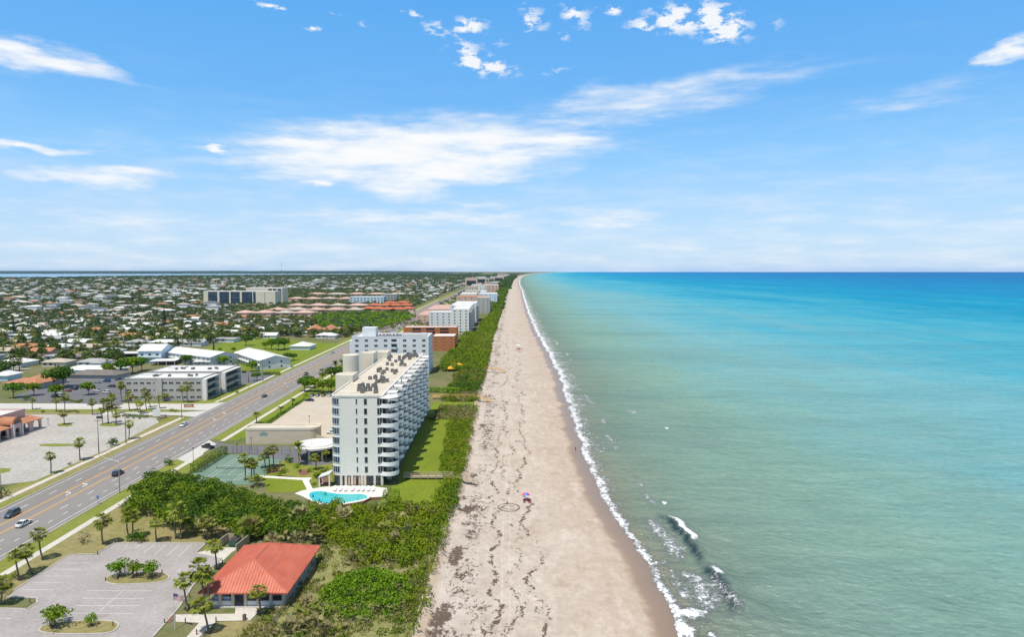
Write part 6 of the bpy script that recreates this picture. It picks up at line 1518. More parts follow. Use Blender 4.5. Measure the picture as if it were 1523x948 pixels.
boardwalk('beach_boardwalk', 'farthest boardwalk of yellow wood by the canopies', a[0], b_[0] + 2, a[1], 1.3, 'yellow_wood', 11)
# chain fence around the tennis court and dune fence
def post_fence(name, label, line, h, mat_post, n, cat='fence', rails=2):
    x0, y0 = line[0]; root = thing(name, label, cat, (x0, y0, 0)); L = [math.hypot(b_[0] - a[0], b_[1] - a[1]) for a, b_ in zip(line[:-1], line[1:])]
    ps_ = []
    for i in range(n + 1):
        t_ = sum(L) * i / n; k = 0
        while k < len(L) - 1 and t_ > L[k]: t_ -= L[k]; k += 1
        a, b_ = line[k], line[k + 1]; f_ = t_ / L[k]; ps_.append((a[0] + (b_[0] - a[0]) * f_ - x0, a[1] + (b_[1] - a[1]) * f_ - y0))
    for x, y in ps_: MB().tube((x, y, -.1), (x, y, h), .06, .06, 6).build('post', mat_post, root)
    r = MB()
    for a, b_ in zip(ps_[:-1], ps_[1:]):
        for k in range(rails): z = h * (.95 - .5 * k); r.tube((a[0], a[1], z), (b_[0], b_[1], z), .035, .035, 4, cap=False)
    r.build('rail', mat_post, root); return root
post_fence('court_fence', 'tall dark wire fence along the far side of the tennis court', [g(300, 703), (-102.5, 237.5), (-78.5, 237.5)], 3.0, MT['dark_metal'], 16, rails=3)
post_fence('dune_fence', 'low grey post fence between the pavilion and the dune', [g(*z2(310, 948)), g(*z2(345, 900)), g(*z2(400, 815)), g(*z2(405, 790))], 1.2, MT['wood_pole'], 12)
tn = thing('tennis_net', 'dark net stretched across the tennis court', 'tennis net', (-90.3, 219.5, 0))
for s in (-1, 1): MB().tube((s * 6.3, 0, -.02), (s * 6.3, 0, 1.1), .06, .06, 8).build('post', MT['dark_metal'], tn)
nm_ = MB()
for i in range(43): nm_.box(-6.3 + i * .3 - .02, -6.3 + i * .3 + .02, -.01, .01, .05, .9, 0)
for i in range(3): nm_.box(-6.3, 6.3, -.015, .015, .06 + i * .28, .10 + i * .28, 0)
nm_.box(-6.3, 6.3, -.03, .03, .9, .97, 1).build('net', [MT['dark_metal'], MT['white_plastic']], tn)
# ------------------------------------------------------------------ vehicles
def loft(mb, secs, m=0):
    n = len(secs[0]); vs = [p for s in secs for p in s]; fs = []
    for i in range(len(secs) - 1):
        for j in range(n): k = (j + 1) % n; fs.append((i * n + j, i * n + k, (i + 1) * n + k, (i + 1) * n + j))
    fs += [tuple(reversed(range(n))), tuple((len(secs) - 1) * n + j for j in range(n))]
    return mb.add(vs, fs, m)
def paint(name, col):
    m, t, b = newmat(name); b.inputs['Base Color'].default_value = rgba(col); b.inputs['Roughness'].default_value = .28; b.inputs['Coat Weight'].default_value = .6; b.inputs['Coat Roughness'].default_value = .05
    t.l.new(t.mix(t.map(t.noise(t.pos(), 1.4, 3), .3, .7), tuple(c * .9 for c in col), col), b.inputs['Base Color']); return m
PAINT = {k: paint('car_paint_' + k, c) for k, c in dict(white=(.75, .75, .74), navy=(.018, .022, .04), black=(.014, .014, .016), slate=(.06, .085, .12), silver=(.42, .43, .44), red=(.32, .025, .02), blue=(.03, .10, .28), grey=(.13, .135, .14)).items()}
CARS = {}
def car_proto(style, col):
    root = thing('parked_car', 'car', 'car'); P_ = PAINT[col]
    suv = style != 'sedan'; L = 2.35 if style != 'pickup' else 2.75; zs = 1.0 if suv else .86; zr = 1.74 if suv else 1.45
    secs = []
    for y, hw, zb, zt in ((-L, .74, .38, zs - .22), (-L + .14, .88, .26, zs - .04), (-L + 1.0, .93, .22, zs), (0, .93, .22, zs), (.9, .93, .22, zs - .01), (L - .35, .88, .25, zs - .14), (L, .72, .36, zs - .30)):
        secs.append([(-hw * .9, y, zb), (hw * .9, y, zb), (hw, y, (zb + zt) / 2), (hw * .93, y, zt), (-hw * .93, y, zt), (-hw, y, (zb + zt) / 2)])
    b_ = MB(); loft(b_, secs)
    if style == 'pickup':
        yb0, yb1, yt0, yt1 = -.55, 1.25, -.35, .55
        b_.box(-.78, .78, -L + .2, -.7, zs - .02, zs + .03, 1)
    elif suv: yb0, yb1, yt0, yt1 = -2.1, 1.1, -1.8, .3
    else: yb0, yb1, yt0, yt1 = -1.65, 1.15, -.95, .3
    b_.build('body', [P_, MT['rubber']], root)
    w_ = MB(); loft(w_, [[(-.84, yb0, zs - .03), (.84, yb0, zs - .03), (.84, yb1, zs - .03), (-.84, yb1, zs - .03)], [(-.66, yt0, zr - .05), (.66, yt0, zr - .05), (.66, yt1, zr - .05), (-.66, yt1, zr - .05)]]); w_.build('windows', MT['glass'], root)
    r = MB(); loft(r, [[(-.69, yt0 - .04, zr - .06), (.69, yt0 - .04, zr - .06), (.69, yt1 + .06, zr - .06), (-.69, yt1 + .06, zr - .06)], [(-.6, yt0 + .08, zr), (.6, yt0 + .08, zr), (.6, yt1 - .06, zr), (-.6, yt1 - .06, zr)]])
    ym = (yt0 + yt1) / 2
    for s in (-1, 1):
        for a, c_ in (((s * .845, yb0, zs - .03), (s * .67, yt0, zr - .05)), ((s * .845, yb1, zs - .03), (s * .67, yt1, zr - .05)), ((s * .85, ym - .05, zs - .03), (s * .675, ym - .05, zr - .05))): r.tube(a, c_, .045, .045, 4)
    r.build('roof_panel', P_, root)
    for s in (-1, 1):
        MB().obox((s * 1.0, yb1 - .45, zs + .06), (.1, .07, .07)).build('mirror', P_, root)
        MB().obox((s * .62, L - .12, zs - .30), (.19, .12, .08), s * -.35).build('headlight', MT['lens_clear'], root)
        MB().obox((s * .66, -L + .06, zs - .16), (.17, .06, .09)).build('tail_light', MT['lens_red'], root)
        for y in (-L + .85, L - .88):
            t_ = MB(); t_.tube((s * .74, y, .34), (s * .95, y, .34), .34, .34, 14); o = t_.build('wheel', MT['rubber'], root)
            MB().tube((s * .945, y, .34), (s * .965, y, .34), .2, .2, 10).build('rim', MT['chrome'], o)
    return root
def car(style, col, x, y, rz, label, group=None):
    k = (style, col)
    if k not in CARS: CARS[k] = Proto(car_proto(style, col))
    return CARS[k].put((x, y, .015), rz, label, group)
def carpx(style, col, px, rz, label, lane=None, group='cars on the coast road'):
    x, y = g(*px)
    if lane is not None: x = rx(lane, y)
    return car(style, col, x, y, rz, label, group)
UP, DN = R(.8), R(180.8)
carpx('suv', 'slate', (14, 768), DN, 'slate blue suv driving in the far lane at the left edge', -130.0)
carpx('sedan', 'white', (57, 782), UP, 'white car driving in the near lane close to a slate blue suv', -122.3)
carpx('suv', 'navy', (180, 707), UP, 'dark navy suv passing the street lamp by the thicket', -122.3)
carpx('sedan', 'white', (276, 634), DN, 'white car on the far side near the side street junction', -133.4)
carpx('pickup', 'black', (309, 667), R(62), 'black pickup turning out of the condominium entrance drive')
carpx('sedan', 'navy', (397, 591), UP, 'dark car driving away past the condominium car park', -122.3)
carpx('pickup', 'black', (461, 558), UP, 'black pickup driving away beyond the palms by the stair towers', -122.3)
carpx('sedan', 'silver', (502, 526), DN, 'silver car far along the road before the hotel', -133.4)
carpx('sedan', 'white', (592, 484), UP, 'white car far down the road beside the orange condominium', -122)
carpx('suv', 'navy', (632, 467.5), DN, 'dark suv tiny in the distance on the road by the red tiled houses', -130)
for i, (c_, s) in enumerate((('white', 'sedan'), ('white', 'suv'), ('blue', 'sedan'), ('white', 'sedan'), ('slate', 'suv'), ('blue', 'sedan'), ('white', 'suv'))):
    car(s, c_, -71.5 - i * .12, 268 + i * 4.1, R(88), f"{dict(white='white', blue='blue', slate='slate blue')[c_]} {s}, {('nearest', 'second', 'third', 'fourth', 'fifth', 'sixth', 'farthest')[i]} in the row parked left of the tower", 'cars parked beside the tower')
carpx('sedan', 'black', (460, 597), R(90), 'black car alone at the far end of the condominium car park', None, None)
for i, (x, c_) in enumerate(((150, 'slate'), (178, 'grey'), (208, 'black'), (238, 'silver'))):
    carpx('sedan', c_, z3(x, 371), R(5), f'{c_ if c_ != "slate" else "slate blue"} car parked under the leafy trees at the end of the condominium car park', None, 'cars under the trees')
ap_cars = ((480, 185, 'black', 'suv', 60), (540, 155, 'white', 'sedan', 60), (600, 135, 'red', 'sedan', 60), (655, 118, 'navy', 'suv', 60), (705, 105, 'black', 'sedan', 60), (845, 120, 'red', 'sedan', 10), (860, 135, 'white', 'pickup', 75), (935, 150, 'white', 'suv', 80), (985, 95, 'navy', 'sedan', 80), (940, 50, 'blue', 'suv', 80), (1010, 22, 'white', 'sedan', 80), (1050, 26, 'silver', 'pickup', 80), (780, 95, 'grey', 'sedan', 60), (860, 60, 'silver', 'sedan', 70))
for i, (x, y, c_, s, a) in enumerate(ap_cars):
    carpx(s, c_, z5(x, y), R(a), f'{c_} {s}, {i + 1}{("th", "st", "nd", "rd")[i + 1 if i < 3 else 0]} from the left in the apartment car park' if False else f'{c_} {s} parked in the apartment car park, {("first", "second", "third", "fourth", "fifth", "sixth", "seventh", "eighth", "ninth", "tenth", "eleventh", "twelfth", "thirteenth", "fourteenth")[sorted(range(14), key=lambda q: ap_cars[q][0]).index(i)]} from the left', None, 'cars in the apartment car park')
for i, (x, y, c_) in enumerate(((975, 330, 'white'), (1000, 332, 'navy'), (1030, 330, 'blue'))): carpx('suv', c_, z6(x, y), R(20), f'{c_} suv parked between the two white motels', None, 'cars at the motel')
# ------------------------------------------------------------------ street furniture
def pole_thing(name, label, cat, base, top, r0, r1, mat, cross=None, arm=None, z0=0):
    x, y = g(*base); h = gz(top[0], top[1], y)[1]
    o = thing(name, label, cat, (x, y, 0)); MB().tube((0, 0, -.2), (0, 0, h), r0, r1, 10).build('pole', MT[mat], o, smooth=True)
    if cross:
        for k, z in enumerate(cross):
            a = MB(); a.box(-1.1, 1.1, -.22, -.06, h - z - .08, h - z + .08)
            a.build('crossarm', MT['wood_pole'], o)
            for q in (-.95, -.4, .4, .95): MB().tube((q, -.14, h - z + .08), (q, -.14, h - z + .3), .06, .04, 6).build('insulator', MT['grey_metal'], o)
    if arm:
        dx, up = arm
        a = MB(); a.path([(0, 0, h - .6), (dx * .5, 0, h - .1), (dx, 0, h + up)], [.08, .06, .05], 7); a.build('arm', MT[mat], o)
        hd_ = MB(); hd_.obox((dx * 1.06, 0, h + up), (.45, .16, .07)); hd_.build('lamp_head', MT['grey_metal'], o)
    return o, h
pole_thing('street_lamp', 'tall steel street lamp by the thicket, its arm reaching over the road', 'street lamp', z1(587, 242), z1(576, 78), .13, .08, 'grey_metal', None, (-4.9, .9))
pole_thing('utility_pole', 'left weathered wooden utility pole on the plaza sidewalk', 'utility pole', z5(872, 682), z5(857, 382), .17, .11, 'wood_pole', (.5,))
pole_thing('utility_pole', 'second wooden utility pole beside a plaza palm', 'utility pole', z5(1112, 597), z5(1090, 300), .17, .11, 'wood_pole', (.5,))
pole_thing('utility_pole', 'wooden utility pole on the corner of the side street', 'utility pole', z4(467, 267), z4(462, 150), .16, .1, 'wood_pole')
pole_thing('utility_pole', 'utility pole beside the motel car park', 'utility pole', z6(1115, 455), z6(1110, 342), .16, .1, 'wood_pole', (.4,))
pole_thing('utility_pole', 'utility pole by the hedge in front of the right motel', 'utility pole', z6(1225, 440), z6(1222, 280), .16, .1, 'wood_pole', (.4,))
pole_thing('utility_pole', 'wooden pole at the left edge of the plaza lot', 'utility pole', z1(8, 275), z1(4, 150), .17, .11, 'wood_pole')
def lamp_post(base, h, label):
    x, y = g(*base); o = thing('lamp_post', label, 'lamp post', (x, y, 0)); MB().tube((0, 0, -.1), (0, 0, h), .09, .06, 8).build('pole', MT['dark_metal'], o)
    MB().obox((0, 0, h + .08), (.38, .2, .09)).build('lamp_head', MT['dark_metal'], o)
lamp_post(z4(905, 467), 4.4, 'dark lamp post on the entrance drive before the beige wall'); lamp_post(z4(1270, 305), 3.6, 'dark lamp post in the condominium car park'); lamp_post(z4(540, 545), 5.0, 'dark lamp post on the sidewalk beside the tall hedge')
lamp_post(z6(897, 605), 5.5, 'dark lamp post on the lawn corner of the apartments'); lamp_post(z4(890, 85), 6.0, 'thin lamp post on the lawn between apartments and road'); lamp_post(z5(425, 430), 2.6, 'short lamp post outside the arcade end'); lamp_post(z4(815, 485), 3.4, 'lamp post where the entrance drive leaves the road')
def sign(name, label, base, w_, h, z, mat, rz=0, posts=1):
    x, y = g(*base); o = thing(name, label, 'sign', (x, y, 0), rz)
    for i in range(posts):
        q = 0 if posts == 1 else (-w_ / 2 + w_ * i / (posts - 1)) * .85
        MB().tube((q, .06, -.1), (q, .06, z + h), .05, .05, 6).build('post', MT['grey_metal'], o)
    MB().box(-w_ / 2, w_ / 2, -.04, .0, z, z + h).build('panel', MT[mat], o)
    MB().box(-w_ / 2 - .04, w_ / 2 + .04, 0, .03, z - .04, z + h + .04).build('back_panel', MT['frame'], o)
sign('bus_stop_sign', 'small blue sign on a post at the road edge near the bus lane', z1(480, 300), .75, .85, 1.7, 'blue_sign', R(-20))
sign('information_board', 'pale blue information board before the pavilion half wall', z1(1090, 789), 3.0, 1.0, .5, 'paleblue', 0, 2)
sign('board_sign', 'white board sign on the corner of the plaza lot', z4(310, 275), 2.9, 2.9, 1.6, 'white_plastic', R(20), 2)
sign('road_sign', 'small yellow brown road sign on the verge by the condominium car park', z4(1130, 105), .8, .8, 1.6, 'yellow_paint', 0)
for f_, x, y, w_, lb in ((z4, 345, 265, 3.2, 'low brown stone plinth behind the white board sign'), (z4, 512, 196, 4.2, 'brick monument sign on the apartment lawn corner')):
    a = g(*f_(x, y)); o = thing('monument_sign', lb, 'sign', (a[0], a[1], 0), R(8)); MB().box(-w_ / 2, w_ / 2, -.3, .3, -.1, 1.5).build('wall', MT['orange_brick'] if w_ > 4 else MT['brown_wood'], o); MB().box(-w_ / 2 - .12, w_ / 2 + .12, -.4, .4, 1.5, 1.65).build('cap', MT['concrete'], o); MB().box(-w_ * .36, w_ * .36, -.34, -.3, .5, 1.2).build('plate', MT['tan_roof'], o)
a = g(*z5(878, 372)); o = thing('waste_bin', 'dark waste bin on the bed north of the plaza lot', 'bin', (a[0], a[1], 0)); MB().box(-1.0, 1.0, -.7, .7, 0, 1.1).build('body', MT['dark_metal'], o); MB().obox((0, 0, 1.16), (1.04, .74, .05), 0, 0, R(4)).build('lid', MT['grey_metal'], o)
a = g(*z1(1197, 866)); o = thing('litter_bin', 'round dark litter bin beside the path to the pavilion', 'bin', (a[0], a[1], 0)); MB().tube((0, 0, -.05), (0, 0, .95), .34, .36, 14).build('body', MT['brown_wood'], o); MB().tube((0, 0, .95), (0, 0, 1.1), .38, .22, 14).build('lid', MT['dark_metal'], o)
for (x, y), lb in (((908, 882), 'bollard by the path fork'), ((1058, 876), 'bollard at the lawn corner of the path'), ((806, 884), 'bollard beside the brick ramp'), ((553, 898), 'bollard on the right tip of the front island'), ((517, 678), 'bollard on the left tip of the long island'), ((794, 642), 'bollard on the right tip of the long island'), ((929, 758), 'bollard under the palms by the car park'), ((1089, 592), 'bollard near the enclosure pad'), ((146, 782), 'bollard on the grass spit at the left'), ((478, 545), 'bollard at the step of the car park kerb'), ((567, 487), 'bollard above the car park corner'), ((833, 482), 'bollard in front of the thicket'), ((963, 938), 'bollard on the path at the frame bottom'), ((1000, 945), 'bollard beside another one at the frame bottom'), ((690, 492), 'bollard below the dark round bush')):
    a = g(*z1(x, y)); o = tag(MB().tube((0, 0, -.1), (0, 0, .95), .12, .12, 8).tube((0, 0, .95), (0, 0, 1.02), .12, .06, 8).build('wooden_bollard', MT['brown_wood'], None, (a[0], a[1], 0)), 'dark wooden ' + lb, 'bollard', 'bollards round the car park')
# flag
a = g(*z1(857, 912)); fh_ = gz(*z1(845, 735), a[1])[1]
fp = thing('flagpole', 'slim flagpole with a stars and stripes flag beside the pavilion path', 'flagpole', (a[0], a[1], 0))
MB().tube((0, 0, -.1), (-.12, 0, fh_), .07, .04, 8).tube((-.12, 0, fh_), (-.12, 0, fh_ + .14), .08, .08, 8).build('pole', MT['frame'], fp)
fr, fw_, fb_ = M('flag_red', (.42, .03, .045), .8, .05, 3), M('flag_white', (.75, .74, .74), .8, .03, 3), M('flag_blue', (.03, .045, .16), .8, .05, 3)
fm = MB(); NX = 14
def fpt(i, r): t_ = i / NX; return (-.08 + 2.0 * t_ * .92, .16 * math.sin(t_ * 7), fh_ - .1 - r * .085 - .38 * t_ + .05 * math.sin(t_ * 6 + r * .2))
for r in range(13):
    for i in range(NX): fm.add([fpt(i, r), fpt(i + 1, r), fpt(i + 1, r + 1), fpt(i, r + 1)], [(0, 1, 2, 3)], 2 if (r < 7 and i < 6) else (0 if r % 2 == 0 else 1))
fl_ = fm.build('flag', [fr, fw_, fb_], fp)
sm2 = MB()
for r in range(1, 7):
    for i in range(1, 6): p = fpt(i - (.5 if r % 2 else 0), r); sm2.obox((p[0], p[1] - .012, p[2]), (.02, .006, .02), .78)
sm2.build('star_pattern', fw_, fl_)
# ------------------------------------------------------------------ pool furniture
def lounger_proto():
    o = thing('sun_lounger', 'lounger', 'sun lounger')
    f_ = MB(); f_.box(-.33, .33, -.95, .95, .26, .32)
    f_.build('frame', MT['white_plastic'], o)
    for s in (-1, 1):
        for y in (-.8, .7): MB().box(s * .3 - .03, s * .3 + .03, y - .03, y + .03, 0, .26).build('leg', MT['white_plastic'], o)
    MB().obox((0, .62, .55), (.33, .42, .03), 0, 0, R(38)).build('backrest', MT['white_plastic'], o); MB().box(-.3, .3, -.93, .28, .325, .39).build('cushion', MT['white_plastic'], o); return o
LG = Proto(lounger_proto()); nth = ('leftmost', 'second', 'third', 'fourth', 'fifth', 'sixth', 'seventh', 'rightmost')
for i, x in enumerate((652, 678, 704, 738, 766, 790, 815, 840)): a = g(*z2(x, 231)); LG.put((a[0], a[1], .03), R((12, 8, 15, 5, 10, 8, 12, 9)[i]), f'{nth[i]} white lounger of the row of eight on the pool deck', 'loungers on the pool deck', 1.25)
a = g(*z3(192, 822)); o = thing('patio_umbrella', 'closed dark red patio umbrella in the garden by the tower', 'umbrella', (a[0], a[1], 0)); MB().tube((0, 0, 0), (0, 0, 2.6), .04, .04, 6).build('pole', MT['frame'], o); MB().tube((0, 0, .9), (0, 0, 2.5), .55, .07, 10).build('canopy', M('dark_red_cloth', (.22, .02, .02), .8, .1, 2), o)
a = g(*z2(735, 222)); o = thing('pool_table', 'small dark round table between the pool loungers', 'table', (a[0], a[1] + .6, .02)); MB().tube((0, 0, 0), (0, 0, .7), .06, .06, 8).build('leg', MT['dark_metal'], o); MB().tube((0, 0, .7), (0, 0, .75), .55, .55, 16).build('table_top', MT['dark_metal'], o)
# ------------------------------------------------------------------ people
skin_m = [M('skin_tan', (.42, .24, .155), .6, .06, 4), M('skin_brown', (.20, .11, .07), .6, .06, 4)]
hair_m = M('hair_dark', (.04, .028, .02), .8, .1, 5)
def person(label, loc, rz, cloth, skin=0, pose='walk', group=None):
    root = thing('person', label, 'person', loc, rz, group)
    w_ = 1 if pose == 'walk' else .25
    J = {'pelvis': (0, 0, .95, .135), 'waist': (0, 0, 1.1, .12), 'chest': (0, .01, 1.32, .145), 'neck': (0, .01, 1.5, .055), 'head0': (0, .02, 1.58, .075), 'head': (0, .03, 1.68, .095), 'crown': (0, .02, 1.77, .06),
         'nose': (0, .125, 1.665, .018)}
    E = [('pelvis', 'waist'), ('waist', 'chest'), ('chest', 'neck'), ('neck', 'head0'), ('head0', 'head'), ('head', 'crown'), ('head', 'nose')]
    for s, nm in ((-1, 'l'), (1, 'r')):
        f_ = s * w_
        J.update({'hip' + nm: (s * .1, 0, .9, .1), 'knee' + nm: (s * .11, .16 * f_ + .04, .5, .062), 'ankle' + nm: (s * .1, .2 * f_ - .06, .09, .042), 'toe' + nm: (s * .11, .2 * f_ + .12, .03, .035),
                  'sho' + nm: (s * .19, 0, 1.42, .06), 'elb' + nm: (s * .25, -.12 * f_, 1.14, .042), 'wri' + nm: (s * .26, -.1 * f_ + .09, .9, .03), 'hand' + nm: (s * .26, -.1 * f_ + .12, .82, .034)})
        E += [('pelvis', 'hip' + nm), ('hip' + nm, 'knee' + nm), ('knee' + nm, 'ankle' + nm), ('ankle' + nm, 'toe' + nm), ('chest', 'sho' + nm), ('sho' + nm, 'elb' + nm), ('elb' + nm, 'wri' + nm), ('wri' + nm, 'hand' + nm)]
        for q in range(5):
            k = f'f{q}{nm}'; J[k] = (s * .26 + (q - 2) * .016 * (1 if q else 1.8), -.1 * f_ + .13 + (.03 if q == 0 else 0), .74 + abs(q - 2) * .01, .009); E.append(('hand' + nm, k))
    keys = list(J); me = bpy.data.meshes.new('body'); me.from_pydata([J[k][:3] for k in keys], [(keys.index(a), keys.index(b_)) for a, b_ in E], [])
    import bmesh
    bm = bmesh.new(); bm.from_mesh(me); ly = bm.verts.layers.skin.verify(); bm.verts.ensure_lookup_table()
    for i, k in enumerate(keys): bm.verts[i][ly].radius = (J[k][3], J[k][3]); bm.verts[i][ly].use_root = (k == 'pelvis')
    bm.to_mesh(me); bm.free(); me.materials.append(skin_m[skin])
    o = link('body', me, root); o.modifiers.new('skin', 'SKIN').use_smooth_shade = True; s = o.modifiers.new('sub', 'SUBSURF'); s.levels = s.render_levels = 1
    h_ = MB(); h_.tube((0, .0, 1.66), (0, .0, 1.80), .105, .07, 10); h_.build('hair', hair_m, root)
    c_ = MB(); c_.path([(0, 0, 1.02), (0, 0, .86)], [.165, .19], 10)
    for q in (-1, 1): c_.tube((q * .1, 0, .92), (q * .11, .06 * q * w_ + .02, .62), .12, .105, 8)
    c_.build('shorts', cloth, root)
    if pose != 'swim': MB().path([(0, .0, 1.46), (0, .01, 1.3), (0, 0, 1.08), (0, 0, .98)], [.16, .185, .16, .17], 10).build('shirt', cloth, root)
    return root
cl = {k: M('cloth_' + k, c, .85, .08, 3) for k, c in dict(red=(.35, .03, .04), black=(.03, .03, .035), blue=(.05, .12, .35), white=(.7, .7, .7)).items()}
a = g(856, 671, -2.5); person('person in dark red walking along the wet sand by the surf', (a[0], a[1], beach_z(*a)), R(180), cl['red'])
for f_, x, y, lb, c_ in ((z2, 605, 252, 'person standing in the pool near its far side', 'black'), (z2, 576, 284, 'person standing in the pool at the near left edge', 'blue'), (z2, 545, 263, 'person standing in the pool at its left end', 'black')):
    a = g(*f_(x, y)); person(lb, (a[0], a[1], -.95), R(40), cl[c_], 1, 'swim')
for px, py, lb, c_ in ((762, 468, 'tiny person far up the beach in white', 'white'), (767, 511, 'tiny person standing beyond the beach tents', 'blue'), (776.5, 520, 'tiny person beside the red beach tent', 'black')):
    a = g(px, py, -1.8); person(lb, (a[0], a[1], beach_z(*a)), R(160), cl[c_])
# beach umbrella, chairs, tents
a = g(781, 744, -1.8); bz = beach_z(*a); o = thing('beach_umbrella', 'pink purple and blue beach umbrella pitched on the open sand', 'umbrella', (a[0], a[1], bz), R(20))
MB().tube((0, 0, -.2), (.25, 0, 2.15), .03, .03, 6).build('pole', MT['frame'], o)
um = MB(); N_ = 16; cols = [M('umbrella_pink', (.65, .04, .28), .8, .05, 2), M('umbrella_blue', (.03, .30, .62), .8, .05, 2), M('umbrella_purple', (.20, .05, .40), .8, .05, 2), M('umbrella_orange', (.75, .22, .06), .8, .05, 2)]
for i in range(N_):
    a0, a1 = 6.2832 * i / N_, 6.2832 * (i + 1) / N_
    for (r0, z0), (r1, z1_) in (((0, 2.2), (.7, 2.08)), ((.7, 2.08), (1.3, 1.75))):
        um.add([(.25 + r0 * math.cos(a0), r0 * math.sin(a0), z0), (.25 + r1 * math.cos(a0), r1 * math.sin(a0), z1_), (.25 + r1 * math.cos(a1), r1 * math.sin(a1), z1_), (.25 + r0 * math.cos(a1), r0 * math.sin(a1), z0)], [(0, 1, 2, 3)], (i // 2) % 4)
um.build('canopy', cols, o)
for (dx, dy, lb) in ((-.3, -1.8, 'left red folding chair below the beach umbrella'), (1.2, -2.0, 'right red folding chair below the beach umbrella')):
    c_ = thing('beach_chair', lb, 'chair', (a[0] + dx, a[1] + dy, bz), R(170 + dx * 10)); cc = M('chair_red', (.38, .03, .03), .8, .1, 2) if dx < 0 else cl['red']
    MB().box(-.3, .3, -.3, .3, .3, .34).build('seat', cc, c_); MB().obox((0, -.36, .62), (.3, .03, .34), 0, 0, R(-20)).build('backrest', cc, c_)
    for s in (-1, 1): MB().tube((s * .3, -.3, 0), (s * .3, .25, .32), .02, .02, 5).build('leg', MT['grey_metal'], c_); MB().tube((s * .3, .3, 0), (s * .3, -.3, .32), .02, .02, 5).build('leg', MT['grey_metal'], c_)
for px, py, mat, lb in ((772, 523, cl['red'], 'dark red beach tent far up the sand'), (771, 517, cl['white'], 'small white beach tent just beyond the dark red one')):
    a = g(px, py, -1.8); bz = beach_z(*a); o = thing('beach_tent', lb, 'tent', (a[0], a[1], bz)); q = 1.5
    MB().add([(-q, -q, 2.0), (q, -q, 2.0), (q, q, 2.0), (-q, q, 2.0), (0, 0, 2.8)], [(0, 1, 4), (1, 2, 4), (2, 3, 4), (3, 0, 4)]).add([(-q, -q, 1.7), (q, -q, 1.7), (q, q, 1.7), (-q, q, 1.7), (-q, -q, 2.0), (q, -q, 2.0), (q, q, 2.0), (-q, q, 2.0)], [(0, 1, 5, 4), (1, 2, 6, 5), (2, 3, 7, 6), (3, 0, 4, 7)]).build('canopy', mat, o)
    for sx_ in (-1, 1):
        for sy_ in (-1, 1): MB().tube((sx_ * q * .97, sy_ * q * .97, -.1), (sx_ * q * .97, sy_ * q * .97, 1.98), .03, .03, 5).build('pole', MT['frame'], o)
# ------------------------------------------------------------------ the suburb: streets, houses, trees
KEEP = [gp([(188, 640), (188, 528), (255, 522), (330, 510), (395, 503), (505, 503), (800, 560), (500, 700)]), gp([(296, 457), (296, 447), (380, 429), (425, 429), (590, 437), (640, 452), (612, 474), (565, 490), (480, 490), (466, 478), (345, 473), (345, 457)]), gp([(-200, 700), (-200, 566), (0, 566), (90, 545), (190, 548), (190, 700)])]
WOOD = gp([(468, 476), (500, 470), (560, 470), (606, 470), (614, 476), (570, 491), (530, 494), (478, 491)])
LAG = gp([(-300, 414.5), (60, 414), (170, 412), (260, 411), (420, 410), (560, 409), (560, 407.6), (-600, 407.6)])
def free(x, y):
    if y > 4000 and inpoly(x, y, LAG): return False
    if x > rx(-152, y): return False
    return not any(inpoly(x, y, k) for k in KEEP)
FIELD2 = gp([(396, 512), (430, 503), (500, 505), (520, 512), (470, 540), (420, 552), (360, 540)])
st = MB(); STY = [446 + 64 * k for k in range(12)]
for y in STY:
    x = rx(-152, y)
    while x > -.8 * y - 60:
        if free(x - 20, y): st.sheet([(x - 40.2, y - 3.4), (x, y - 3.4), (x, y + 3.4), (x - 40.2, y + 3.4)], .016)
        x -= 40
kind(st.build('suburb_street', MT['street_concrete'] if False else MT['lot_asphalt']), 'structure', 'residential streets of the suburb')
_hm = {}
ROOFS = dict(white=('white_roof', 'stucco_white'), grey=('grey_roof', 'bluewhite'), tan=('tan_roof', 'cream'), terracotta=('terracotta', 'peach'), brown=('brown_roof', 'grey_wall'))
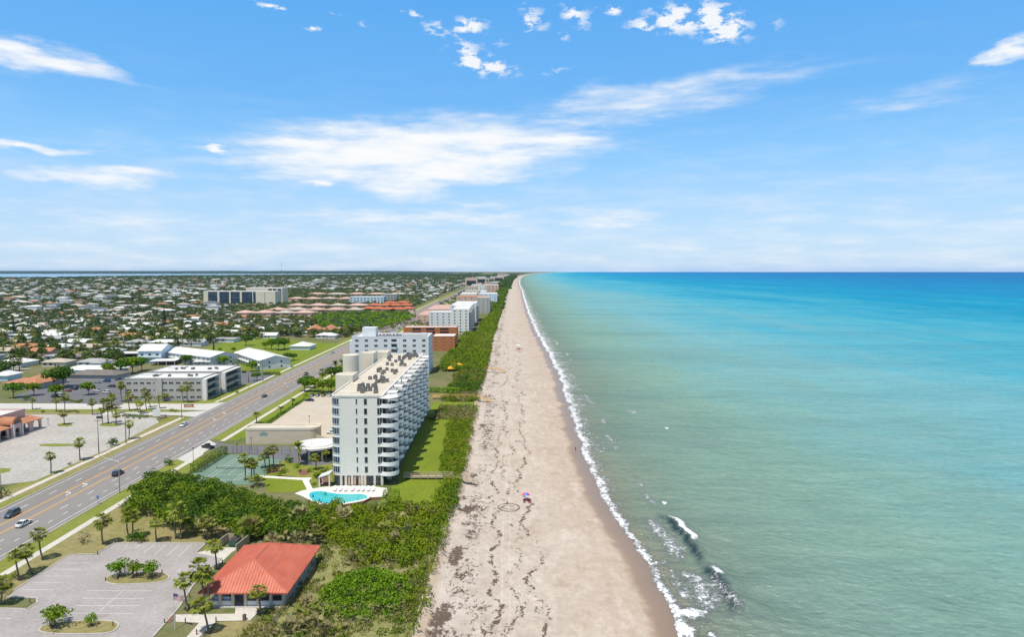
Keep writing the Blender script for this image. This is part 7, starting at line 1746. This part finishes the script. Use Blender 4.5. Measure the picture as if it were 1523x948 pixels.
def house_mesh(form, tone, v):
    k = (form, tone, v)
    if k in _hm: return _hm[k]
    w_, d_ = ((19, 11), (16, 12), (23, 11), (14, 11))[v]; h, rh = 3.0, {'hip': 2.0, 'gable': 2.2, 'flat': .35}[form]
    wl = MB(); wl.box(-w_ / 2, w_ / 2, -d_ / 2, d_ / 2, -.3, h); rf_ = MB(); o = .7; a, b_ = w_ / 2 + o, d_ / 2 + o
    if v in (0, 2): wl.box(w_ / 2 - 7, w_ / 2, -d_ / 2 - 5, -d_ / 2, -.3, h - .1)
    if form == 'hip':
        kx = b_; q = [(-a, -b_, h), (a, -b_, h), (a, b_, h), (-a, b_, h), (-(a - kx), 0, h + rh), (a - kx, 0, h + rh)]
        rf_.add(q, [(0, 1, 5, 4), (1, 2, 5), (2, 3, 4, 5), (3, 0, 4), (3, 2, 1, 0)])
        if v in (0, 2): X0, X1, Y0 = w_ / 2 - 7 - o, w_ / 2 + o, -d_ / 2 - 5 - o; xm = (X0 + X1) / 2; rf_.add([(X0, Y0, h), (X1, Y0, h), (xm, Y0 + 3.5, h + rh * .8), (X0, -b_ + .6, h), (X1, -b_ + .6, h), (xm, 0, h + rh * .8)], [(0, 1, 2), (1, 4, 5, 2), (3, 0, 2, 5)])
    elif form == 'gable':
        rf_.add([(-a, -b_, h - .2), (a, -b_, h - .2), (a, b_, h - .2), (-a, b_, h - .2), (-a, 0, h + rh), (a, 0, h + rh)], [(0, 1, 5, 4), (2, 3, 4, 5), (3, 2, 1, 0)]); wl.add([(-w_ / 2, -d_ / 2, h), (-w_ / 2, d_ / 2, h), (-w_ / 2, 0, h + rh * .92), (w_ / 2, -d_ / 2, h), (w_ / 2, d_ / 2, h), (w_ / 2, 0, h + rh * .92)], [(0, 2, 1), (3, 4, 5)])
        if v in (0, 2): rf_.box(w_ / 2 - 7.4, w_ / 2 + .4, -d_ / 2 - 5.5, -b_ - .02, h - .1, h + .15)
    else:
        rf_.box(-a, a, -b_, b_, h, h + rh)
        if v in (0, 2): rf_.box(w_ / 2 - 7.4, w_ / 2 + .4, -d_ / 2 - 5.5, -b_ - .02, h - .1, h + .2)
    out = []
    for nm, mb, mat in (('wall', wl, ROOFS[tone][1]), ('roof', rf_, ROOFS[tone][0])):
        me = bpy.data.meshes.new(nm); me.from_pydata(mb.v, [], mb.f); me.materials.append(MT[mat]); out.append((nm, me, (0, 0, 0)))
    wn = bpy.data.meshes.new('window'); m_ = MB(); m_.box(-.9, .9, -.05, .05, 0, 1.3); wn.from_pydata(m_.v, [], m_.f); wn.materials.append(MT['glass'])
    for x in (-w_ * .36, -w_ * .12): out.append(('window', wn, (x, -d_ / 2 - .02, 1.0)))
    dn = bpy.data.meshes.new('door'); m_ = MB(); m_.box(-.5, .5, -.05, .05, 0, 2.1); dn.from_pydata(m_.v, [], m_.f); dn.materials.append(MT['brown_wood']); out.append(('door', dn, (w_ * .06, -d_ / 2 - .02, .05)))
    if v in (0, 2): gd = bpy.data.meshes.new('garage_door'); m_ = MB(); m_.box(-2.4, 2.4, -.05, .05, 0, 2.2); gd.from_pydata(m_.v, [], m_.f); gd.materials.append(MT['frame']); out.append(('garage_door', gd, (w_ / 2 - 3.5, -d_ / 2 - 5.02, .05)))
    _hm[k] = out; return out
def nth_(n):
    w_ = 'first second third fourth fifth sixth seventh eighth ninth tenth eleventh twelfth'.split()
    return w_[n] if n < 12 else f"{n + 1}{'th' if 10 <= (n + 1) % 100 <= 20 else {1: 'st', 2: 'nd', 3: 'rd'}.get((n + 1) % 10, 'th')}"
rd = random.Random(99); nh = 0; NEAR, FARH, plots = [], [], []
TONES = ['white'] * 9 + ['grey'] * 5 + ['tan'] * 4 + ['terracotta'] * 2 + ['brown'] * 2
row_i = 0
for si in range(110):
    y0 = 446 + 64 * si
    if y0 > 6200: break
    for sgn in (-1, 1):
        x = rx(-166, y0) - rd.uniform(0, 8); k = 0; any_ = False
        step0 = 24 if y0 < 1300 else 34 if y0 < 2600 else 60
        while x > -.80 * y0 - 40:
            yy = y0 + sgn * 17 + rd.uniform(-2, 2); xx = x
            x -= rd.uniform(step0 - 2, step0 + 5)
            if not free(xx, yy) or rd.random() < .07: continue
            if y0 > 2600 and sgn == 1 and rd.random() < .5: continue
            tone, form, v = rd.choice(TONES), rd.choice(('hip', 'hip', 'gable', 'flat')), rd.randrange(4)
            plots.append((xx, yy, k, row_i)); any_ = True
            if nh < 290 and y0 < 1020:
                nh += 1
                o = thing('suburban_house', f"{tone} {form} roofed house, {nth_(k)} from the coast road in the {nth_(row_i)} row of houses inland", 'house', (xx, yy, 0), (0 if sgn > 0 else math.pi) + rd.uniform(-.06, .06) + (math.pi if rd.random() < .0 else 0), 'houses of the inland suburb')
                if sgn < 0: o.rotation_euler.z = rd.uniform(-.06, .06)
                for nm, me, lc in house_mesh(form, tone, v)[:2 if y0 > 800 else 9]: link(nm, me, o, lc)
            else: FARH.append((xx, yy, tone if rd.random() < .75 else rd.choice(('grey', 'tan', 'brown')), form)) if rd.random() < (1 if yy < 1300 else .92) else None
            k += 1
        if any_: row_i += 1
mb = MB(); order = list(ROOFS)
for xx, yy, tone, form in FARH:
    s = 1.0 if yy < 2600 else 1.5; w_, d_, h = rd.uniform(7, 11) * s, rd.uniform(5, 6.5) * s, (rd.choice((3, 3, 3.4, 6)) if rd.random() < .93 else 10)
    ti = order.index(tone)
    mb.box(xx - w_, xx + w_, yy - d_, yy + d_, -.3, h, 5 if tone != 'terracotta' else 6)
    a, b_, k = w_ + .7, d_ + .7, d_ + .7; rh = 1.9 if form != 'flat' else .3
    mb.add([(xx - a, yy - b_, h), (xx + a, yy - b_, h), (xx + a, yy + b_, h), (xx - a, yy + b_, h), (xx - a + k, yy, h + rh), (xx + a - k, yy, h + rh)], [(0, 1, 5, 4), (1, 2, 5), (2, 3, 4, 5), (3, 0, 4)], ti)
kind(mb.build('distant_houses', [MT[ROOFS[t_][0]] for t_ in order] + [MT['stucco_white'], MT['peach']]), 'stuff', 'countless small pale houses of the distant suburb')

# trees: the nearest each a tree of its own, the rest one far canopy
L_SUB1 = leafmat('suburb_leaf_dark', (.030, .068, .014), (.072, .128, .024), (.11, .165, .03), trans=.2)
L_SUB2 = leafmat('suburb_leaf_olive', (.055, .085, .020), (.115, .145, .035), (.15, .17, .045), trans=.2)
STREES = [Proto(tree_proto('suburb_tree', 'tree', 7.0, 3.8, 200 + i, (L_SUB1, L_SUB2)[i % 2], 1.15, 3.0, 12, cat='tree', low=.2)) for i in range(6)]
SPALMS = [Proto(palm_proto('suburb_palm', 'palm', 6.5, 220 + i, i % 2 == 1, 16, 4, 1.15, .22, True)) for i in range(4)]
PINE = []
def pine_proto(seed):
    rng = np.random.default_rng(seed); root = thing('norfolk_pine', 'pine', 'pine tree'); MB().tube((0, 0, -.1), (0, 0, 17.5), .3, .06, 7).build('trunk', MT['bark'], root)
    n = 1100; z = 2 + 15.5 * rng.random(n) ** .9; r = (1 - (z / 18.5)) * 3.0 * np.sqrt(rng.random(n)) + .25; a = rng.random(n) * 6.283; z = np.round(z / 1.1) * 1.1 + rng.normal(size=n) * .18
    P_ = np.stack([r * np.cos(a), r * np.sin(a), z], 1); quads('crown', leafquads(P_, np.stack([np.cos(a) * .4, np.sin(a) * .4, np.ones(n)], 1) + rng.normal(size=(n, 3)) * .4, 1.0, rng), L_PINE, root); return root
PINE = [Proto(pine_proto(s)) for s in (301, 302)]
for i, (x, yb, yt, lb) in enumerate(((20.5, 497, 473, 'tall dark pine at the far left of the suburb'), (245, 489, 460, 'tall dark pine left of the green field'), (197, 450, 433, 'dark pine in front of the pink roofs on the left'), (90, 432, 424, 'left of three small dark pines near the lagoon'), (95.5, 432, 424, 'middle of three small dark pines near the lagoon'), (105, 431.5, 424.5, 'right of three small dark pines near the lagoon'), (140, 432.5, 424, 'dark pine right of three small ones near the lagoon'), (265, 522, 500, 'dark column shaped pine behind the pale blue gabled block'), (318, 523, 508, 'small dark pine at the edge of the green field'), (238, 424, 418, 'tiny dark pine close to the horizon'), (262, 440, 431, 'dark pine left of the dark windowed block'))):
    a = g(x, yb); h = (yb - yt) * a[1] / FPX; PINE[i % 2].put((a[0], a[1], 0), i * 1.1, lb, None, (h / 18 * .9, h / 18 * .9, h / 18))
cand = []
for (xx, yy, k, r_) in plots:
    if yy > 1500: continue
    for q in range(6):
        tx, ty = xx + rd.uniform(-14, 14), yy + rd.choice((-1, 1)) * rd.uniform(7.5, 14)
        if free(tx, ty): cand.append((ty, tx, k, r_))
for q in range(700):       # greenery between the first rows, the road and the motels
    yy = rd.uniform(440, 1000); tx = rx(-150, yy) - abs(rd.gauss(0, 60))
    if free(tx, yy) and not inpoly(tx, yy, FIELD2): cand.append((yy, tx, 0, 0))
cand.sort(); nt = np_ = 0; REST = []
for (ty, tx, k, r_) in cand:
    if inpoly(tx, ty, FIELD2): continue
    if min(abs((ty - 446) % 64), 64 - abs((ty - 446) % 64)) < 4.5: continue
    u_ = rd.random()
    if u_ < .68 and nt < 295:
        i = rd.randrange(6); s = rd.uniform(.62, 1.3); nt += 1
        STREES[i].put((tx, ty, 0), rd.uniform(0, 6.28), f"{('small', 'medium', 'large')[0 if s < .82 else 1 if s < 1.08 else 2]} {('dark green', 'olive green')[i % 2]} tree by the {nth_(k)} house from the road in inland row {nth_(r_)}", 'broad trees of the inland suburb', (s * 1.1, s * 1.1, s))
    elif u_ >= .68 and np_ < 150:
        i = rd.randrange(4); s = rd.uniform(.8, 1.35); np_ += 1
        SPALMS[i].put((tx, ty, 0), rd.uniform(0, 6.28), f"{('fan leaved', 'feather leaved')[i % 2]} palm by the {nth_(k)} house from the road in inland row {nth_(r_)}", 'palms of the inland suburb', s)
    else: REST.append((tx, ty))
# the rest of the canopy
rng = np.random.default_rng(500); out = []; sel = []
def far_trees(pts, nq, r, h, leaf):
    pts = np.array(pts); n = len(pts); s = rng.uniform(.6, 1.25, n); P_ = np.repeat(pts, nq, 0); S = np.repeat(s, nq)[:, None]
    d = unit(rng.normal(size=(n * nq, 3))); d[:, 2] = np.abs(d[:, 2]) - .25
    q = rng.uniform(.55, 1.0, (n * nq, 1))
    C = np.concatenate([P_, np.zeros((n * nq, 1))], 1) + d * q * np.array([r, r, h * .45]) * S + np.array([0, 0, h * .55]) * S
    C[:, 2] = np.maximum(C[:, 2], .3); out.append(leafquads(C, d + rng.normal(size=d.shape) * .5 + [0, 0, .4], leaf * S[:, 0] * rng.uniform(.7, 1.3, n * nq), rng)); sel.append(np.repeat((rng.random(n) < .35).astype(int), nq))
far_trees(REST, 60, 4.0, 7.0, 1.7)
def scatter(y0, y1, area, xin=-150):
    n = int(.5 * .8 * (y1 * y1 - y0 * y0) / area); o = []
    ys = np.sqrt(rng.uniform(y0 * y0, y1 * y1, n)); xs = rng.uniform(-.80, 0, n) * ys
    for x, y in zip(xs, ys):
        if free(x, y): o.append((x, y))
    return o
far_trees(scatter(560, 1000, 320), 50, 4.0, 6.5, 1.8)
far_trees(scatter(1000, 1700, 210), 40, 4.6, 7.5, 2.2)
far_trees(scatter(1700, 2800, 380), 26, 6.0, 8.5, 3.2)
far_trees(scatter(2800, 4500, 800), 20, 10, 9.5, 5.0)
far_trees(scatter(4500, 8800, 1700), 16, 19, 12.0, 9.0)
far_trees([(x, y) for x, y in zip(rng.uniform(-14000, -500, 1500), rng.uniform(8800, 13000, 1500)) if not inpoly(x, y, LAG)], 12, 40, 11, 20)
far_trees([(rx(-95 + rng.uniform(-25, 55), y), y) for y in rng.uniform(620, 2600, 420)], 40, 3.6, 6.0, 1.6)
def clear(x, y): return not any(abs(x - q[0]) < q[2] / 2 + 3 and abs(y - q[1]) < q[3] / 2 + 3 for q in PINKS) and not (-640 < x < -440 and 1280 < y < 1420)
far_trees([p for p in fill(KEEP[1], 13, rd) if clear(*p) and p[0] < rx(-150, p[1])], 40, 3.8, 6.0, 1.7)
far_trees([(rx(-152, y) + rng.uniform(0, 1) * (vegx(y) - 30 - rx(-152, y)), y) for y in rng.uniform(2500, 14000, 900)], 14, 16, 9.0, 7.0)
kind(quads('distant_trees', np.concatenate(out), [L_FAR, L_SUB2], None, np.concatenate(sel)), 'stuff', 'far canopy of countless trees over the suburb')
out, sel = [], []
far_trees(fill(WOOD, 5.5, rd), 70, 4.6, 7.5, 1.5); far_trees(fill(gp([(262, 516), (300, 512), (330, 505), (330, 498), (260, 506)]), 8, rd), 60, 4, 6.5, 1.5)
kind(quads('green_wood', np.concatenate(out), [MT['leaf_mid'], L_FAR], None, np.concatenate(sel)), 'stuff', 'dense bright green wood beside the coast road')
# haze over land and sea
hz = MB().box(-45000, 62000, -400, 27000, -12, 125).build('haze', M('haze_surface', (1, 1, 1)))
hm = bpy.data.materials.new('haze_air'); hm.use_nodes = True; t = NT(hm.node_tree); t.n.remove(t.n['Principled BSDF'])
pv = t.node('ShaderNodeVolumePrincipled'); pv.inputs['Color'].default_value = (.36, .66, 1.0, 1); pv.inputs['Density'].default_value = 1 / 85000.0; pv.inputs['Anisotropy'].default_value = .2
t.l.new(pv.outputs[0], t.n['Material Output'].inputs['Volume'])
hz.data.materials.clear(); hz.data.materials.append(hm); kind(hz, 'stuff', 'thin sea haze')
